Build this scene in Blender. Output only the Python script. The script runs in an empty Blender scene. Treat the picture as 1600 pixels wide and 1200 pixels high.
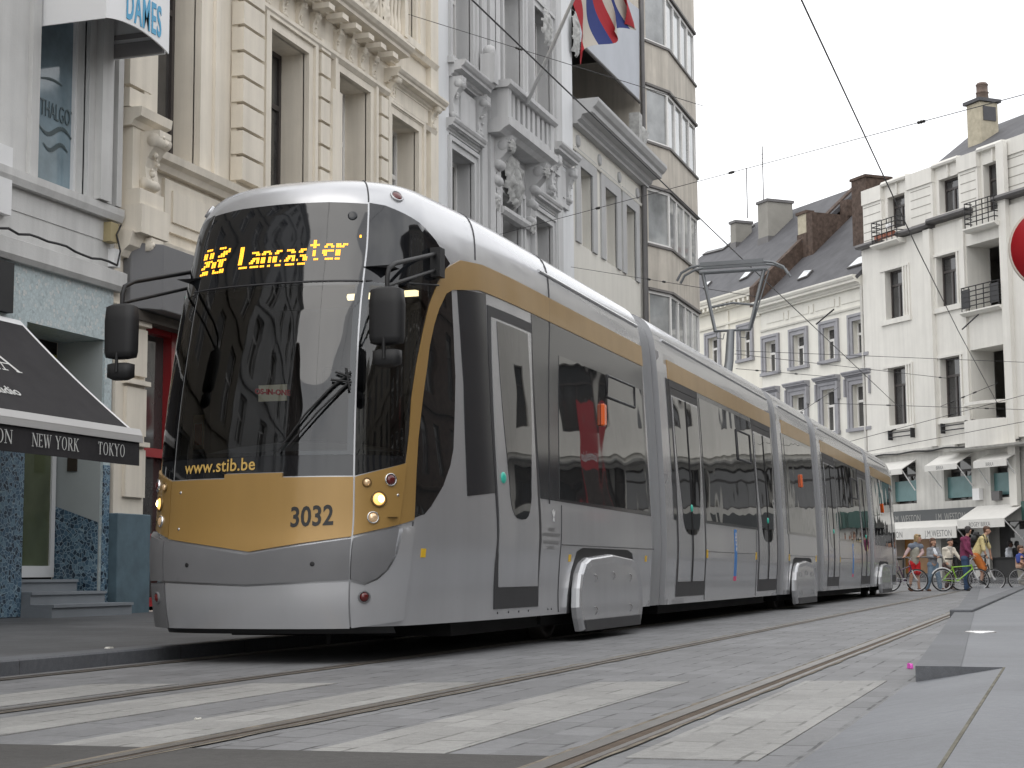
import bpy, bmesh, math, random
import numpy as np
from mathutils import Vector, Matrix
from mathutils.geometry import delaunay_2d_cdt
random.seed(7)
SC = bpy.context.scene
COL = SC.collection
rad = math.radians

# ------------------------------------------------------------------ camera
EYE = np.array([0., 0., .605]); FPX = 2600.
PITCH, YAW, ROLL = rad(6.5), rad(18.3), rad(.4)
_f = np.array([-math.sin(YAW)*math.cos(PITCH), math.cos(YAW)*math.cos(PITCH), math.sin(PITCH)])
_r = np.array([math.cos(YAW), math.sin(YAW), 0.]); _u = np.cross(_r, _f)
CR = math.cos(ROLL)*_r - math.sin(ROLL)*_u; CU = math.sin(ROLL)*_r + math.cos(ROLL)*_u; CF = _f
cam = bpy.data.objects.new('camera', bpy.data.cameras.new('camera')); COL.objects.link(cam)
cam.data.sensor_width = 36.; cam.data.lens = FPX/1600*36
cam.data.clip_start = .05; cam.data.clip_end = 3000
cam.matrix_world = Matrix(((CR[0], CU[0], -CF[0], EYE[0]), (CR[1], CU[1], -CF[1], EYE[1]), (CR[2], CU[2], -CF[2], EYE[2]), (0, 0, 0, 1)))
SC.camera = cam

def proj(P):
    d = np.asarray(P, float)-EYE; z = d@CF
    return np.stack([800+FPX*(d@CR)/z, 600-FPX*(d@CU)/z], -1)
def on_plane(px, py, P, N):
    d = CF*FPX+CR*(px-800)-CU*(py-600)
    t = ((np.array(P, float)-EYE)@np.array(N, float))/(d@np.array(N, float)); return EYE+t*d

# ------------------------------------------------------------------ sky and sun (high thin overcast)
SUN_EL, SUN_DIR = rad(50), Vector((-.10, -.99, 0)).normalized()
w = bpy.data.worlds.new('World'); SC.world = w; w.use_nodes = True
nt = w.node_tree; nt.nodes.clear()
sky = nt.nodes.new('ShaderNodeTexSky'); sky.sky_type = 'NISHITA'; sky.sun_disc = False
sky.sun_elevation = SUN_EL; sky.sun_rotation = math.atan2(SUN_DIR.x, SUN_DIR.y)
tc = nt.nodes.new('ShaderNodeTexCoord')
nz = nt.nodes.new('ShaderNodeTexNoise'); nz.inputs['Scale'].default_value = 2.2; nz.inputs['Detail'].default_value = 5
nt.links.new(tc.outputs['Generated'], nz.inputs['Vector'])
cr = nt.nodes.new('ShaderNodeValToRGB')
cr.color_ramp.elements[0].position = .38; cr.color_ramp.elements[0].color = (11.6, 11.7, 12., 1)
cr.color_ramp.elements[1].position = .58; cr.color_ramp.elements[1].color = (15.5, 15.5, 15.5, 1)
nt.links.new(nz.outputs['Fac'], cr.inputs['Fac'])
mx = nt.nodes.new('ShaderNodeMixRGB'); mx.inputs['Fac'].default_value = .9
nt.links.new(sky.outputs['Color'], mx.inputs['Color1']); nt.links.new(cr.outputs['Color'], mx.inputs['Color2'])
bg = nt.nodes.new('ShaderNodeBackground'); bg.inputs['Strength'].default_value = .1
nt.links.new(mx.outputs['Color'], bg.inputs['Color'])
wo = nt.nodes.new('ShaderNodeOutputWorld'); nt.links.new(bg.outputs['Background'], wo.inputs['Surface'])
sl = bpy.data.lights.new('sun', 'SUN'); sl.energy = .6; sl.angle = rad(50); sl.color = (1., .95, .88)
so = bpy.data.objects.new('sun', sl); COL.objects.link(so)
to_sun = Vector((SUN_DIR.x*math.cos(SUN_EL), SUN_DIR.y*math.cos(SUN_EL), math.sin(SUN_EL)))
so.rotation_euler = to_sun.to_track_quat('Z', 'Y').to_euler(); so.location = (0, -20, 40)
SC.view_settings.view_transform = 'Standard'; SC.view_settings.look = 'None'
SC.view_settings.exposure = .33; SC.view_settings.gamma = 1.
try:
    SC.view_settings.use_curve_mapping = False
except Exception: pass

# ------------------------------------------------------------------ materials
def pmat(name, col, rough=.6, metal=0., var=0., vscale=1.2, streak=0., bump=0., bscale=30., coat=0., spec=.5, alpha_tr=None, emit=None, estr=1.):
    m = bpy.data.materials.new(name); m.use_nodes = True
    n, l = m.node_tree.nodes, m.node_tree.links
    b = n['Principled BSDF']
    b.inputs['Base Color'].default_value = (*col, 1); b.inputs['Roughness'].default_value = rough
    b.inputs['Metallic'].default_value = metal; b.inputs['Specular IOR Level'].default_value = spec
    b.inputs['Coat Weight'].default_value = coat; b.inputs['Coat Roughness'].default_value = .06
    if emit:
        b.inputs['Emission Color'].default_value = (*emit, 1); b.inputs['Emission Strength'].default_value = estr
    g = n.new('ShaderNodeNewGeometry')
    last = None
    def noise(scale, detail, vec):
        t = n.new('ShaderNodeTexNoise'); t.inputs['Scale'].default_value = scale; t.inputs['Detail'].default_value = detail
        t.inputs['Roughness'].default_value = .6; l.new(vec, t.inputs['Vector']); return t.outputs['Fac']
    def mul(fac, lo, hi, a, b_):
        mr = n.new('ShaderNodeMapRange'); mr.inputs[1].default_value = a; mr.inputs[2].default_value = b_
        mr.inputs[3].default_value = lo; mr.inputs[4].default_value = hi; l.new(fac, mr.inputs[0]); return mr.outputs[0]
    facs = []
    if var: facs.append(mul(noise(vscale, 6, g.outputs['Position']), 1-var, 1+var*.6, .3, .7))
    if streak:
        vm = n.new('ShaderNodeVectorMath'); vm.operation = 'MULTIPLY'; vm.inputs[1].default_value = (2.3, 2.3, .16)
        l.new(g.outputs['Position'], vm.inputs[0]); facs.append(mul(noise(1.7, 8, vm.outputs[0]), 1-streak, 1.0, .30, .60))
    if facs:
        prev = facs[0]
        for f in facs[1:]:
            q = n.new('ShaderNodeMath'); q.operation = 'MULTIPLY'; l.new(prev, q.inputs[0]); l.new(f, q.inputs[1]); prev = q.outputs[0]
        v = n.new('ShaderNodeVectorMath'); v.operation = 'SCALE'; v.inputs[0].default_value = col
        l.new(prev, v.inputs['Scale']); l.new(v.outputs[0], b.inputs['Base Color'])
        rr = n.new('ShaderNodeMath'); rr.operation = 'MULTIPLY_ADD'; rr.inputs[1].default_value = -.25*rough; rr.inputs[2].default_value = rough*1.25
        l.new(prev, rr.inputs[0]); l.new(rr.outputs[0], b.inputs['Roughness'])
    if bump:
        bp = n.new('ShaderNodeBump'); bp.inputs['Strength'].default_value = bump; bp.inputs['Distance'].default_value = .02
        l.new(noise(bscale, 4, g.outputs['Position']), bp.inputs['Height']); l.new(bp.outputs['Normal'], b.inputs['Normal'])
    return m

def glass_mat(name, tint=(.02, .022, .024), rough=.03, wav=.06, wscale=1.3, spec=.8, sill=0.):
    """dark window glass: mirror reflections over a dim room, panes slightly uneven"""
    m = pmat(name, tint, rough, spec=spec, var=.5, vscale=.8)
    n, l = m.node_tree.nodes, m.node_tree.links
    g = n.new('ShaderNodeNewGeometry'); t = n.new('ShaderNodeTexNoise'); t.inputs['Scale'].default_value = wscale; t.inputs['Detail'].default_value = 1
    l.new(g.outputs['Position'], t.inputs['Vector'])
    bp = n.new('ShaderNodeBump'); bp.inputs['Strength'].default_value = wav; bp.inputs['Distance'].default_value = .12
    l.new(t.outputs['Fac'], bp.inputs['Height']); l.new(bp.outputs['Normal'], n['Principled BSDF'].inputs['Normal'])
    return m

def clear_glass(name, tint=(.30, .33, .34), wav=.05):
    """thin tinted glass one can look through"""
    m = bpy.data.materials.new(name); m.use_nodes = True
    n, l = m.node_tree.nodes, m.node_tree.links; n.clear()
    o = n.new('ShaderNodeOutputMaterial'); mixs = n.new('ShaderNodeMixShader'); tr = n.new('ShaderNodeBsdfTransparent'); gl = n.new('ShaderNodeBsdfGlossy')
    tr.inputs['Color'].default_value = (*tint, 1); gl.inputs['Roughness'].default_value = .02
    fr = n.new('ShaderNodeFresnel'); fr.inputs['IOR'].default_value = 1.85
    g = n.new('ShaderNodeNewGeometry'); t = n.new('ShaderNodeTexNoise'); t.inputs['Scale'].default_value = 1.1; t.inputs['Detail'].default_value = 1
    l.new(g.outputs['Position'], t.inputs['Vector'])
    bp = n.new('ShaderNodeBump'); bp.inputs['Strength'].default_value = wav; bp.inputs['Distance'].default_value = .12
    l.new(t.outputs['Fac'], bp.inputs['Height']); l.new(bp.outputs['Normal'], gl.inputs['Normal'])
    l.new(fr.outputs[0], mixs.inputs[0]); l.new(tr.outputs[0], mixs.inputs[1]); l.new(gl.outputs[0], mixs.inputs[2]); l.new(mixs.outputs[0], o.inputs[0])
    return m

# ------------------------------------------------------------------ object helpers
def world_of(o):
    v = Vector((0, 0, 0))
    while o: v = v+Vector(o.location); o = o.parent
    return v
def thing(name, label, cat, loc, group=None):
    o = bpy.data.objects.new(name, None); COL.objects.link(o); o.location = loc; o.empty_display_size = .2
    o['label'] = label; o['category'] = cat
    if group: o['group'] = group
    return o
def tag(o, label, cat, group=None):
    o['label'] = label; o['category'] = cat
    if group: o['group'] = group
    return o

APART = {'panel_joint', 'mosaic_pier', 'modillion', 'end_panel', 'gutter', 'carved_relief', 'shop_pier', 'shop_window', 'white_strip', 'pilaster', 'roof_parapet', 'wire_bracket', 'post', 'rosette', 'hood_bracket', 'grip', 'joint_mortar',
         'flower_box', 'aerial', 'pedal', 'backpack_strap', 'roof_rail', 'glazing_seal', 'underframe', 'eyes', 'window_trim', 'frieze', 'lintel', 'sill', 'arm', 'parapet_block', 'door_reveal', 'string_course', 'window_side'}
class MB:
    """collects faces, builds ONE mesh object"""
    def __init__(s): s.v = []; s.f = []; s.sm = []; s.mi = []
    def add(s, vs, fs, smooth=False, mi=0):
        k = len(s.v); s.v += [tuple(map(float, p)) for p in vs]
        for f in fs: s.f.append([i+k for i in f]); s.sm.append(smooth); s.mi.append(mi)
        return s
    def quad(s, a, b, c, d, mi=0): return s.add([a, b, c, d], [(0, 1, 2, 3)], mi=mi)
    def hexa(s, p, mi=0, smooth=False):   # p: 4 bottom, 4 top
        return s.add(p, [(0, 3, 2, 1), (4, 5, 6, 7), (0, 1, 5, 4), (1, 2, 6, 5), (2, 3, 7, 6), (3, 0, 4, 7)], smooth, mi)
    def box(s, a, b, mi=0):
        (x0, y0, z0), (x1, y1, z1) = a, b
        return s.hexa([(x0, y0, z0), (x1, y0, z0), (x1, y1, z0), (x0, y1, z0), (x0, y0, z1), (x1, y0, z1), (x1, y1, z1), (x0, y1, z1)], mi)
    def extr(s, prof, vec, mi=0):          # closed polygon (3-D points) pushed along vec
        n = len(prof); v = Vector(vec); P = [Vector(p) for p in prof]
        return s.add(P+[p+v for p in P], [tuple(range(n))[::-1], tuple(range(n, 2*n))]+[(i, (i+1) % n, n+(i+1) % n, n+i) for i in range(n)], False, mi)
    def tube(s, path, r, seg=8, mi=0, closed=False):
        P = [Vector(p) for p in path]; n = len(P); rr = r if isinstance(r, (list, tuple)) else [r]*n
        vs = []; up = Vector((0, 0, 1)); prev = None
        for i, p in enumerate(P):
            if closed: d = P[(i+1) % n]-P[i-1]
            else: d = P[min(i+1, n-1)]-P[max(i-1, 0)]
            if d.length < 1e-9: d = Vector((0, 0, 1))
            d.normalize()
            if prev is None:
                a = up if abs(d.z) < .9 else Vector((1, 0, 0)); e = d.cross(a).normalized()
            else:
                e = prev-d*prev.dot(d)
                e = e.normalized() if e.length > 1e-6 else d.cross(up).normalized()
            prev = e; g = d.cross(e)
            for k in range(seg):
                t = 2*math.pi*k/seg; vs.append(p+(e*math.cos(t)+g*math.sin(t))*rr[i])
        fs = []
        for i in range(n if closed else n-1):
            j = (i+1) % n
            for k in range(seg): fs.append((i*seg+k, i*seg+(k+1) % seg, j*seg+(k+1) % seg, j*seg+k))
        s.add(vs, fs, True, mi)
        if not closed:
            s.add(vs[:seg], [tuple(range(seg))], False, mi); s.add(vs[-seg:], [tuple(range(seg))], False, mi)
        return s
    def lathe(s, o, ax, prof, seg=16, mi=0):   # prof: (radius, along ax)
        o = Vector(o); d = Vector(ax).normalized(); a = Vector((0, 0, 1)) if abs(d.z) < .9 else Vector((1, 0, 0))
        e = d.cross(a).normalized(); g = d.cross(e); vs = []
        for r, h in prof:
            for k in range(seg):
                t = 2*math.pi*k/seg; vs.append(o+d*h+(e*math.cos(t)+g*math.sin(t))*r)
        fs = [(i*seg+k, i*seg+(k+1) % seg, (i+1)*seg+(k+1) % seg, (i+1)*seg+k) for i in range(len(prof)-1) for k in range(seg)]
        s.add(vs, fs, True, mi)
        if prof[0][0] > 1e-4: s.add(vs[:seg], [tuple(range(seg))], False, mi)
        if prof[-1][0] > 1e-4: s.add(vs[-seg:], [tuple(range(seg))], False, mi)
        return s
    def ball(s, c, r, sq=(1, 1, 1), seg=14, rings=8, mi=0):
        c = Vector(c); vs = []; fs = []
        for i in range(rings+1):
            th = math.pi*i/rings
            for k in range(seg):
                ph = 2*math.pi*k/seg; vs.append(c+Vector((r*sq[0]*math.sin(th)*math.cos(ph), r*sq[1]*math.sin(th)*math.sin(ph), r*sq[2]*math.cos(th))))
        for i in range(rings):
            for k in range(seg): fs.append((i*seg+k, (i+1)*seg+k, (i+1)*seg+(k+1) % seg, i*seg+(k+1) % seg))
        return s.add(vs, fs, True, mi)
    def pieces(s):
        """loose islands that stand well apart, as separate builders"""
        n = len(s.v); par = list(range(n))
        def root(i):
            while par[i] != i: par[i] = par[par[i]]; i = par[i]
            return i
        for f in s.f:
            for i in f[1:]: par[root(i)] = root(f[0])
        box = {}
        for i, v in enumerate(s.v):
            r = root(i); b = box.setdefault(r, [list(v), list(v)])
            for k in range(3): b[0][k] = min(b[0][k], v[k]); b[1][k] = max(b[1][k], v[k])
        ks = list(box); grp = {k: k for k in ks}
        def g(k):
            while grp[k] != k: k = grp[k]
            return k
        for i, a in enumerate(ks):
            for b in ks[:i]:
                if all(box[a][0][q]-.025 <= box[b][1][q] and box[b][0][q]-.025 <= box[a][1][q] for q in range(3)): grp[g(a)] = g(b)
        out = {}
        for f, sm, mi in zip(s.f, s.sm, s.mi): out.setdefault(g(root(f[0])), []).append((f, sm, mi))
        res = []
        for fl in out.values():
            m = MB(); idx = {}
            for f, sm, mi in fl:
                for i in f:
                    if i not in idx: idx[i] = len(m.v); m.v.append(s.v[i])
                m.f.append([idx[i] for i in f]); m.sm.append(sm); m.mi.append(mi)
            res.append(m)
        return res
    def build(s, name, mat, parent=None, bevel=0., recalc=True, base=None, weld=False):
        if name in APART:
            ps = s.pieces()
            if len(ps) > 1: return [p._build(name, mat, parent, bevel, recalc, base, weld) for p in ps][0]
        return s._build(name, mat, parent, bevel, recalc, base, weld)
    def _build(s, name, mat, parent=None, bevel=0., recalc=True, base=None, weld=False):
        off = world_of(parent) if parent else (Vector(base) if base is not None else Vector((0, 0, 0)))
        me = bpy.data.meshes.new(name)
        me.from_pydata([tuple(Vector(p)-off) for p in s.v], [], s.f)
        for m in (mat if isinstance(mat, (list, tuple)) else [mat]): me.materials.append(m)
        me.polygons.foreach_set('use_smooth', s.sm); me.polygons.foreach_set('material_index', s.mi)
        if recalc or bevel:
            bm = bmesh.new(); bm.from_mesh(me)
            if weld or bevel: bmesh.ops.remove_doubles(bm, verts=bm.verts, dist=1e-5)
            if bevel:
                es = [e for e in bm.edges if len(e.link_faces) == 2 and e.calc_face_angle(0) > .6]
                bmesh.ops.bevel(bm, geom=es, offset=bevel, segments=1, affect='EDGES', clamp_overlap=True)
            bmesh.ops.recalc_face_normals(bm, faces=bm.faces); bm.to_mesh(me); bm.free()
        me.update()
        o = bpy.data.objects.new(name, me); COL.objects.link(o)
        if parent: o.parent = parent
        elif base is not None: o.location = base
        return o

class Frame:
    """facade frame: u along the wall, n out of the wall, z up"""
    def __init__(s, o, u, n): s.o = Vector(o); s.u = Vector(u).normalized(); s.n = Vector(n).normalized()
    def p(s, u, n, z): return s.o+s.u*u+s.n*n+Vector((0, 0, z))
    def px(s, x, y, n=0.):                  # where the line of sight of a photo point meets this wall: (u, z)
        q = Vector(on_plane(x, y, s.p(0, n, 0), s.n)); return (q-s.o).dot(s.u), q.z
    def box(s, mb, u0, u1, n0, n1, z0, z1, mi=0):
        return mb.hexa([s.p(u0, n0, z0), s.p(u1, n0, z0), s.p(u1, n1, z0), s.p(u0, n1, z0), s.p(u0, n0, z1), s.p(u1, n0, z1), s.p(u1, n1, z1), s.p(u0, n1, z1)], mi)
    def mould(s, mb, u0, u1, prof, mi=0):   # (n, z) profile run along u
        return mb.extr([s.p(u0, n, z) for n, z in prof], s.u*(u1-u0), mi)
    def poly(s, mb, uz, n0, n1, mi=0):      # (u, z) outline given thickness n0..n1
        return mb.extr([s.p(u, n0, z) for u, z in uz], s.n*(n1-n0), mi)
    def wall(s, mb, u0, u1, z0, z1, holes=(), n=0., rev=.3, mi=0, back=None):
        us = sorted({u0, u1, *[h[0] for h in holes], *[h[1] for h in holes]}); zs = sorted({z0, z1, *[h[2] for h in holes], *[h[3] for h in holes]})
        us = [x for x in us if u0 <= x <= u1]; zs = [x for x in zs if z0 <= x <= z1]
        for a, b in zip(us, us[1:]):
            for c, d in zip(zs, zs[1:]):
                if b-a < 1e-6 or d-c < 1e-6: continue
                um, zm = (a+b)/2, (c+d)/2
                if any(h[0] < um < h[1] and h[2] < zm < h[3] for h in holes): continue
                mb.quad(s.p(a, n, c), s.p(b, n, c), s.p(b, n, d), s.p(a, n, d), mi)
        for h in holes:
            a, b, c, d = h[:4]; r = h[4] if len(h) > 4 else rev
            for q in (((a, c), (b, c)), ((b, c), (b, d)), ((b, d), (a, d)), ((a, d), (a, c))):
                (ua, za), (ub, zb) = q
                mb.quad(s.p(ua, n, za), s.p(ub, n, zb), s.p(ub, n-r, zb), s.p(ua, n-r, za), mi)
        if back:                             # the rest of the building's block
            B = n-back
            mb.quad(s.p(u0, n, z0), s.p(u0, B, z0), s.p(u0, B, z1), s.p(u0, n, z1), mi)
            mb.quad(s.p(u1, n, z0), s.p(u1, B, z0), s.p(u1, B, z1), s.p(u1, n, z1), mi)
            mb.quad(s.p(u0, B, z0), s.p(u1, B, z0), s.p(u1, B, z1), s.p(u0, B, z1), mi)
            mb.quad(s.p(u0, n, z1), s.p(u1, n, z1), s.p(u1, B, z1), s.p(u0, B, z1), mi)
        return mb

def window(fr, par, u0, u1, z0, z1, n, fm, gm, transom=.68, mull=(.5,), fw=.06, name='window', low_mull_only=True, panes=True, d=.06):
    """framed window set at depth n: frame mesh with its pane as a sub-part"""
    mb = MB()
    fr.box(mb, u0, u0+fw, n, n+d, z0, z1); fr.box(mb, u1-fw, u1, n, n+d, z0, z1)
    fr.box(mb, u0+fw, u1-fw, n, n+d, z0, z0+fw); fr.box(mb, u0+fw, u1-fw, n, n+d, z1-fw, z1)
    zt = z1-fw
    if transom:
        zt = z0+(z1-z0)*transom; fr.box(mb, u0+fw, u1-fw, n, n+d*.95, zt-fw*.6, zt+fw*.6); zt -= fw*.6
    for m in mull:
        um = u0+(u1-u0)*m; fr.box(mb, um-fw*.55, um+fw*.55, n, n+d*.9, z0+fw, zt if low_mull_only else z1-fw)
    o = mb.build(name, fm, par)
    if panes:
        g = MB(); fr.box(g, u0+fw*.5, u1-fw*.5, n-.02, n+.015, z0+fw*.5, z1-fw*.5); g.build('pane', gm, o)
    return o

_txt = {}
def text_mesh(s, size=1., bold=0., extr=.004, align='CENTER', sx=1.):
    c = bpy.data.curves.new('t', 'FONT'); c.body = s; c.size = size; c.align_x = align; c.align_y = 'BOTTOM_BASELINE'; c.extrude = extr; c.offset = bold; c.space_character = 1.12 if s == 'DAMES' else 1.03; c.resolution_u = 3
    o = bpy.data.objects.new('t', c); COL.objects.link(o); bpy.context.view_layer.update()
    me = bpy.data.meshes.new_from_object(o.evaluated_get(bpy.context.evaluated_depsgraph_get()))
    bpy.data.objects.remove(o); bpy.data.curves.remove(c)
    V = [(v.co.x*sx, v.co.y, v.co.z) for v in me.vertices]; F = [list(p.vertices) for p in me.polygons]; bpy.data.meshes.remove(me)
    return V, F
def put_text(s, size, o, ex, ey, name, mat, parent, bold=0., sx=1., extr=.004, align='CENTER', warp=None):
    V, F = text_mesh(s, size, bold, extr, align, sx); o, ex, ey = Vector(o), Vector(ex).normalized(), Vector(ey).normalized(); ez = ex.cross(ey)
    mb = MB(); mb.add([(warp(x, y, z) if warp else o+ex*x+ey*y+ez*z) for x, y, z in V], F)
    return mb.build(name, mat, parent, recalc=False)
# a small serif alphabet drawn with strokes: (x0,y0,x1,y1,width) on a unit-high cell
SER = {
 'N': (.8, [(.1, 0, .1, 1, .05), (.1, 1, .7, 0, .12), (.7, 0, .7, 1, .05)], [(.1, 0), (.08, 1), (.7, 1)]),
 'E': (.66, [(.14, 0, .14, 1, .12), (.14, .97, .56, .97, .05), (.14, .52, .46, .52, .05), (.14, .03, .58, .03, .05), (.55, .85, .55, 1, .05), (.57, 0, .57, .16, .05), (.45, .42, .45, .62, .04)], [(.12, 0), (.12, 1)]),
 'W': (1.05, [(.06, 1, .3, 0, .12), (.3, 0, .52, 1, .05), (.48, 1, .74, 0, .12), (.74, 0, .96, 1, .05)], [(.06, 1), (.5, 1), (.96, 1)]),
 'Y': (.78, [(.08, 1, .38, .48, .12), (.38, .48, .68, 1, .05), (.38, 0, .38, .5, .12)], [(.08, 1), (.68, 1), (.38, 0)]),
 'O': (.84, [], []), 'R': (.78, [(.16, 0, .16, 1, .12), (.16, .97, .45, .97, .05), (.45, .97, .56, .86, .08), (.56, .86, .56, .64, .11), (.56, .64, .44, .52, .08), (.16, .51, .44, .51, .05), (.38, .51, .68, 0, .12)], [(.14, 0), (.14, 1), (.7, 0)]),
 'K': (.8, [(.16, 0, .16, 1, .12), (.18, .45, .62, 1, .05), (.3, .58, .68, 0, .12)], [(.14, 0), (.14, 1), (.62, 1), (.7, 0)]),
 'T': (.72, [(.36, 0, .36, 1, .12), (.06, .97, .66, .97, .05), (.07, .8, .07, 1, .05), (.65, .8, .65, 1, .05)], [(.36, 0)]),
 'A': (.8, [(.08, 0, .38, 1, .05), (.38, 1, .7, 0, .13), (.2, .36, .56, .36, .05)], [(.08, 0), (.7, 0)]),
 'L': (.66, [(.14, 0, .14, 1, .12), (.14, .03, .58, .03, .05), (.58, 0, .58, .2, .05)], [(.14, 0), (.14, 1)]),
 'D': (.8, [(.14, 0, .14, 1, .12), (.14, .97, .45, .97, .05), (.45, .97, .66, .75, .09), (.66, .75, .66, .25, .12), (.66, .25, .45, .03, .09), (.45, .03, .14, .03, .05)], []),
 'S': (.6, [(.5, .85, .4, .97, .06), (.4, .97, .2, .95, .06), (.2, .95, .1, .78, .1), (.1, .78, .5, .3, .12), (.5, .3, .42, .06, .1), (.42, .06, .2, .03, .06), (.2, .03, .08, .2, .06)], []),
 ' ': (.45, [], []),
}
def serif(s, h, fn, mb, sx=1.):
    """fn(x, y) -> 3-D point; letters h high starting at x=0; returns the width"""
    x = 0.
    for ch in s:
        wd, st, sf = SER[ch]
        if ch == 'O':
            k = 20
            for i in range(k):
                a, b = 2*math.pi*i/k, 2*math.pi*(i+1)/k
                q = [(.42+.36*math.cos(a), .5+.51*math.sin(a)), (.42+.36*math.cos(b), .5+.51*math.sin(b)), (.42+.25*math.cos(b), .5+.47*math.sin(b)), (.42+.25*math.cos(a), .5+.47*math.sin(a))]
                mb.quad(*[fn((x+p[0]*sx)*h, p[1]*h) for p in q])
        for x0, y0, x1, y1, t in st:
            d = Vector((x1-x0, y1-y0)).normalized(); e = Vector((-d.y, d.x))*t/2
            q = [(x0-e.x, y0-e.y), (x1-e.x, y1-e.y), (x1+e.x, y1+e.y), (x0+e.x, y0+e.y)]
            mb.quad(*[fn((x+p[0]*sx)*h, p[1]*h) for p in q])
        for sx_, sy_ in sf:
            y0 = 0 if sy_ == 0 else .955
            mb.quad(*[fn((x+p[0]*sx)*h, p[1]*h) for p in ((sx_-.13, y0), (sx_+.13, y0), (sx_+.13, y0+.045), (sx_-.13, y0+.045))])
        x += (wd+.08)*sx
    return x*h
def serif_w(s, h, sx=1.): return sum((SER[c][0]+.08)*sx for c in s)*h
# ------------------------------------------------------------------ tram materials
M_SIL = pmat('silver_paint', (.52, .525, .54), .26, .52, var=.07, vscale=.7, streak=.06, coat=.35)
M_GOLD = pmat('gold_paint', (.385, .235, .075), .34, .25, var=.08, vscale=.9, streak=.08, coat=.15)
M_BUMP = pmat('grey_moulding', (.15, .151, .157), .55, var=.06, vscale=3, bump=.04, bscale=300)
M_TDARK = pmat('dark_film', (.032, .034, .038), .10, var=.15, vscale=.8, streak=.12, spec=.45)
M_BLACK = pmat('black_rubber', (.012, .012, .013), .6, var=.2)
M_BORDER = pmat('black_glass_border', (.010, .011, .013), .05, spec=.8)
M_FRAME = pmat('door_rubber', (.034, .034, .037), .5, var=.12, vscale=2)
M_TGL = glass_mat('tram_glass', (.016, .017, .018), .02, .055, 1.3, spec=1.)
M_WS = clear_glass('windscreen_glass', (.55, .58, .60), .045)
M_LED = pmat('amber_leds', (.8, .3, .02), .5, emit=(1., .42, .03), estr=2.6)
M_LAMP = pmat('lit_headlamp', (.9, .85, .7), .2, emit=(1., .74, .36), estr=5.)
M_LAMP2 = pmat('dim_headlamp', (.7, .55, .38), .08, .6, emit=(1., .55, .2), estr=.12)
M_GLOW = pmat('amber_reflector', (.8, .5, .2), .15, .4, emit=(1., .55, .16), estr=1.1)
M_REDL = pmat('red_lens', (.10, .008, .008), .15, coat=.5)
M_CHROME = pmat('polished_metal', (.7, .7, .7), .12, 1.)
M_ORANGE = pmat('orange_lens', (.75, .12, .015), .25, coat=.6)
M_UNDER_SHADE = pmat('underframe_black', (.006, .006, .006), .85, var=.3)  # near-black colour stands in for the shade beneath the tram
M_TYRE = pmat('wheel_steel', (.05, .045, .04), .5, .6, var=.3)
M_YEL = pmat('yellow_sticker', (.80, .50, .02), .45)
M_TEAL = pmat('teal_button', (.04, .38, .30), .3, emit=(.02, .5, .35), estr=.12)
M_TXT = pmat('black_lettering', (.015, .015, .015), .5)
M_TXTG = pmat('grey_lettering', (.12, .12, .12), .5)
M_BLUE = pmat('blue_sticker', (.03, .22, .62), .4)
M_PINK = pmat('pink_sticker', (.75, .05, .18), .4)
M_WHITE = pmat('white_print', (.8, .8, .8), .5)
M_INT = pmat('cab_lining', (.07, .07, .072), .7, var=.2)
M_DASH = pmat('dashboard_grey', (.13, .135, .14), .6, var=.1)
M_BELL = pmat('bellows_rubber', (.33, .335, .345), .6, var=.08, vscale=2)
M_PAPER = pmat('paper_notice', (.78, .70, .50), .7)
M_REDTX = pmat('red_lettering', (.6, .03, .03), .5)

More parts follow.
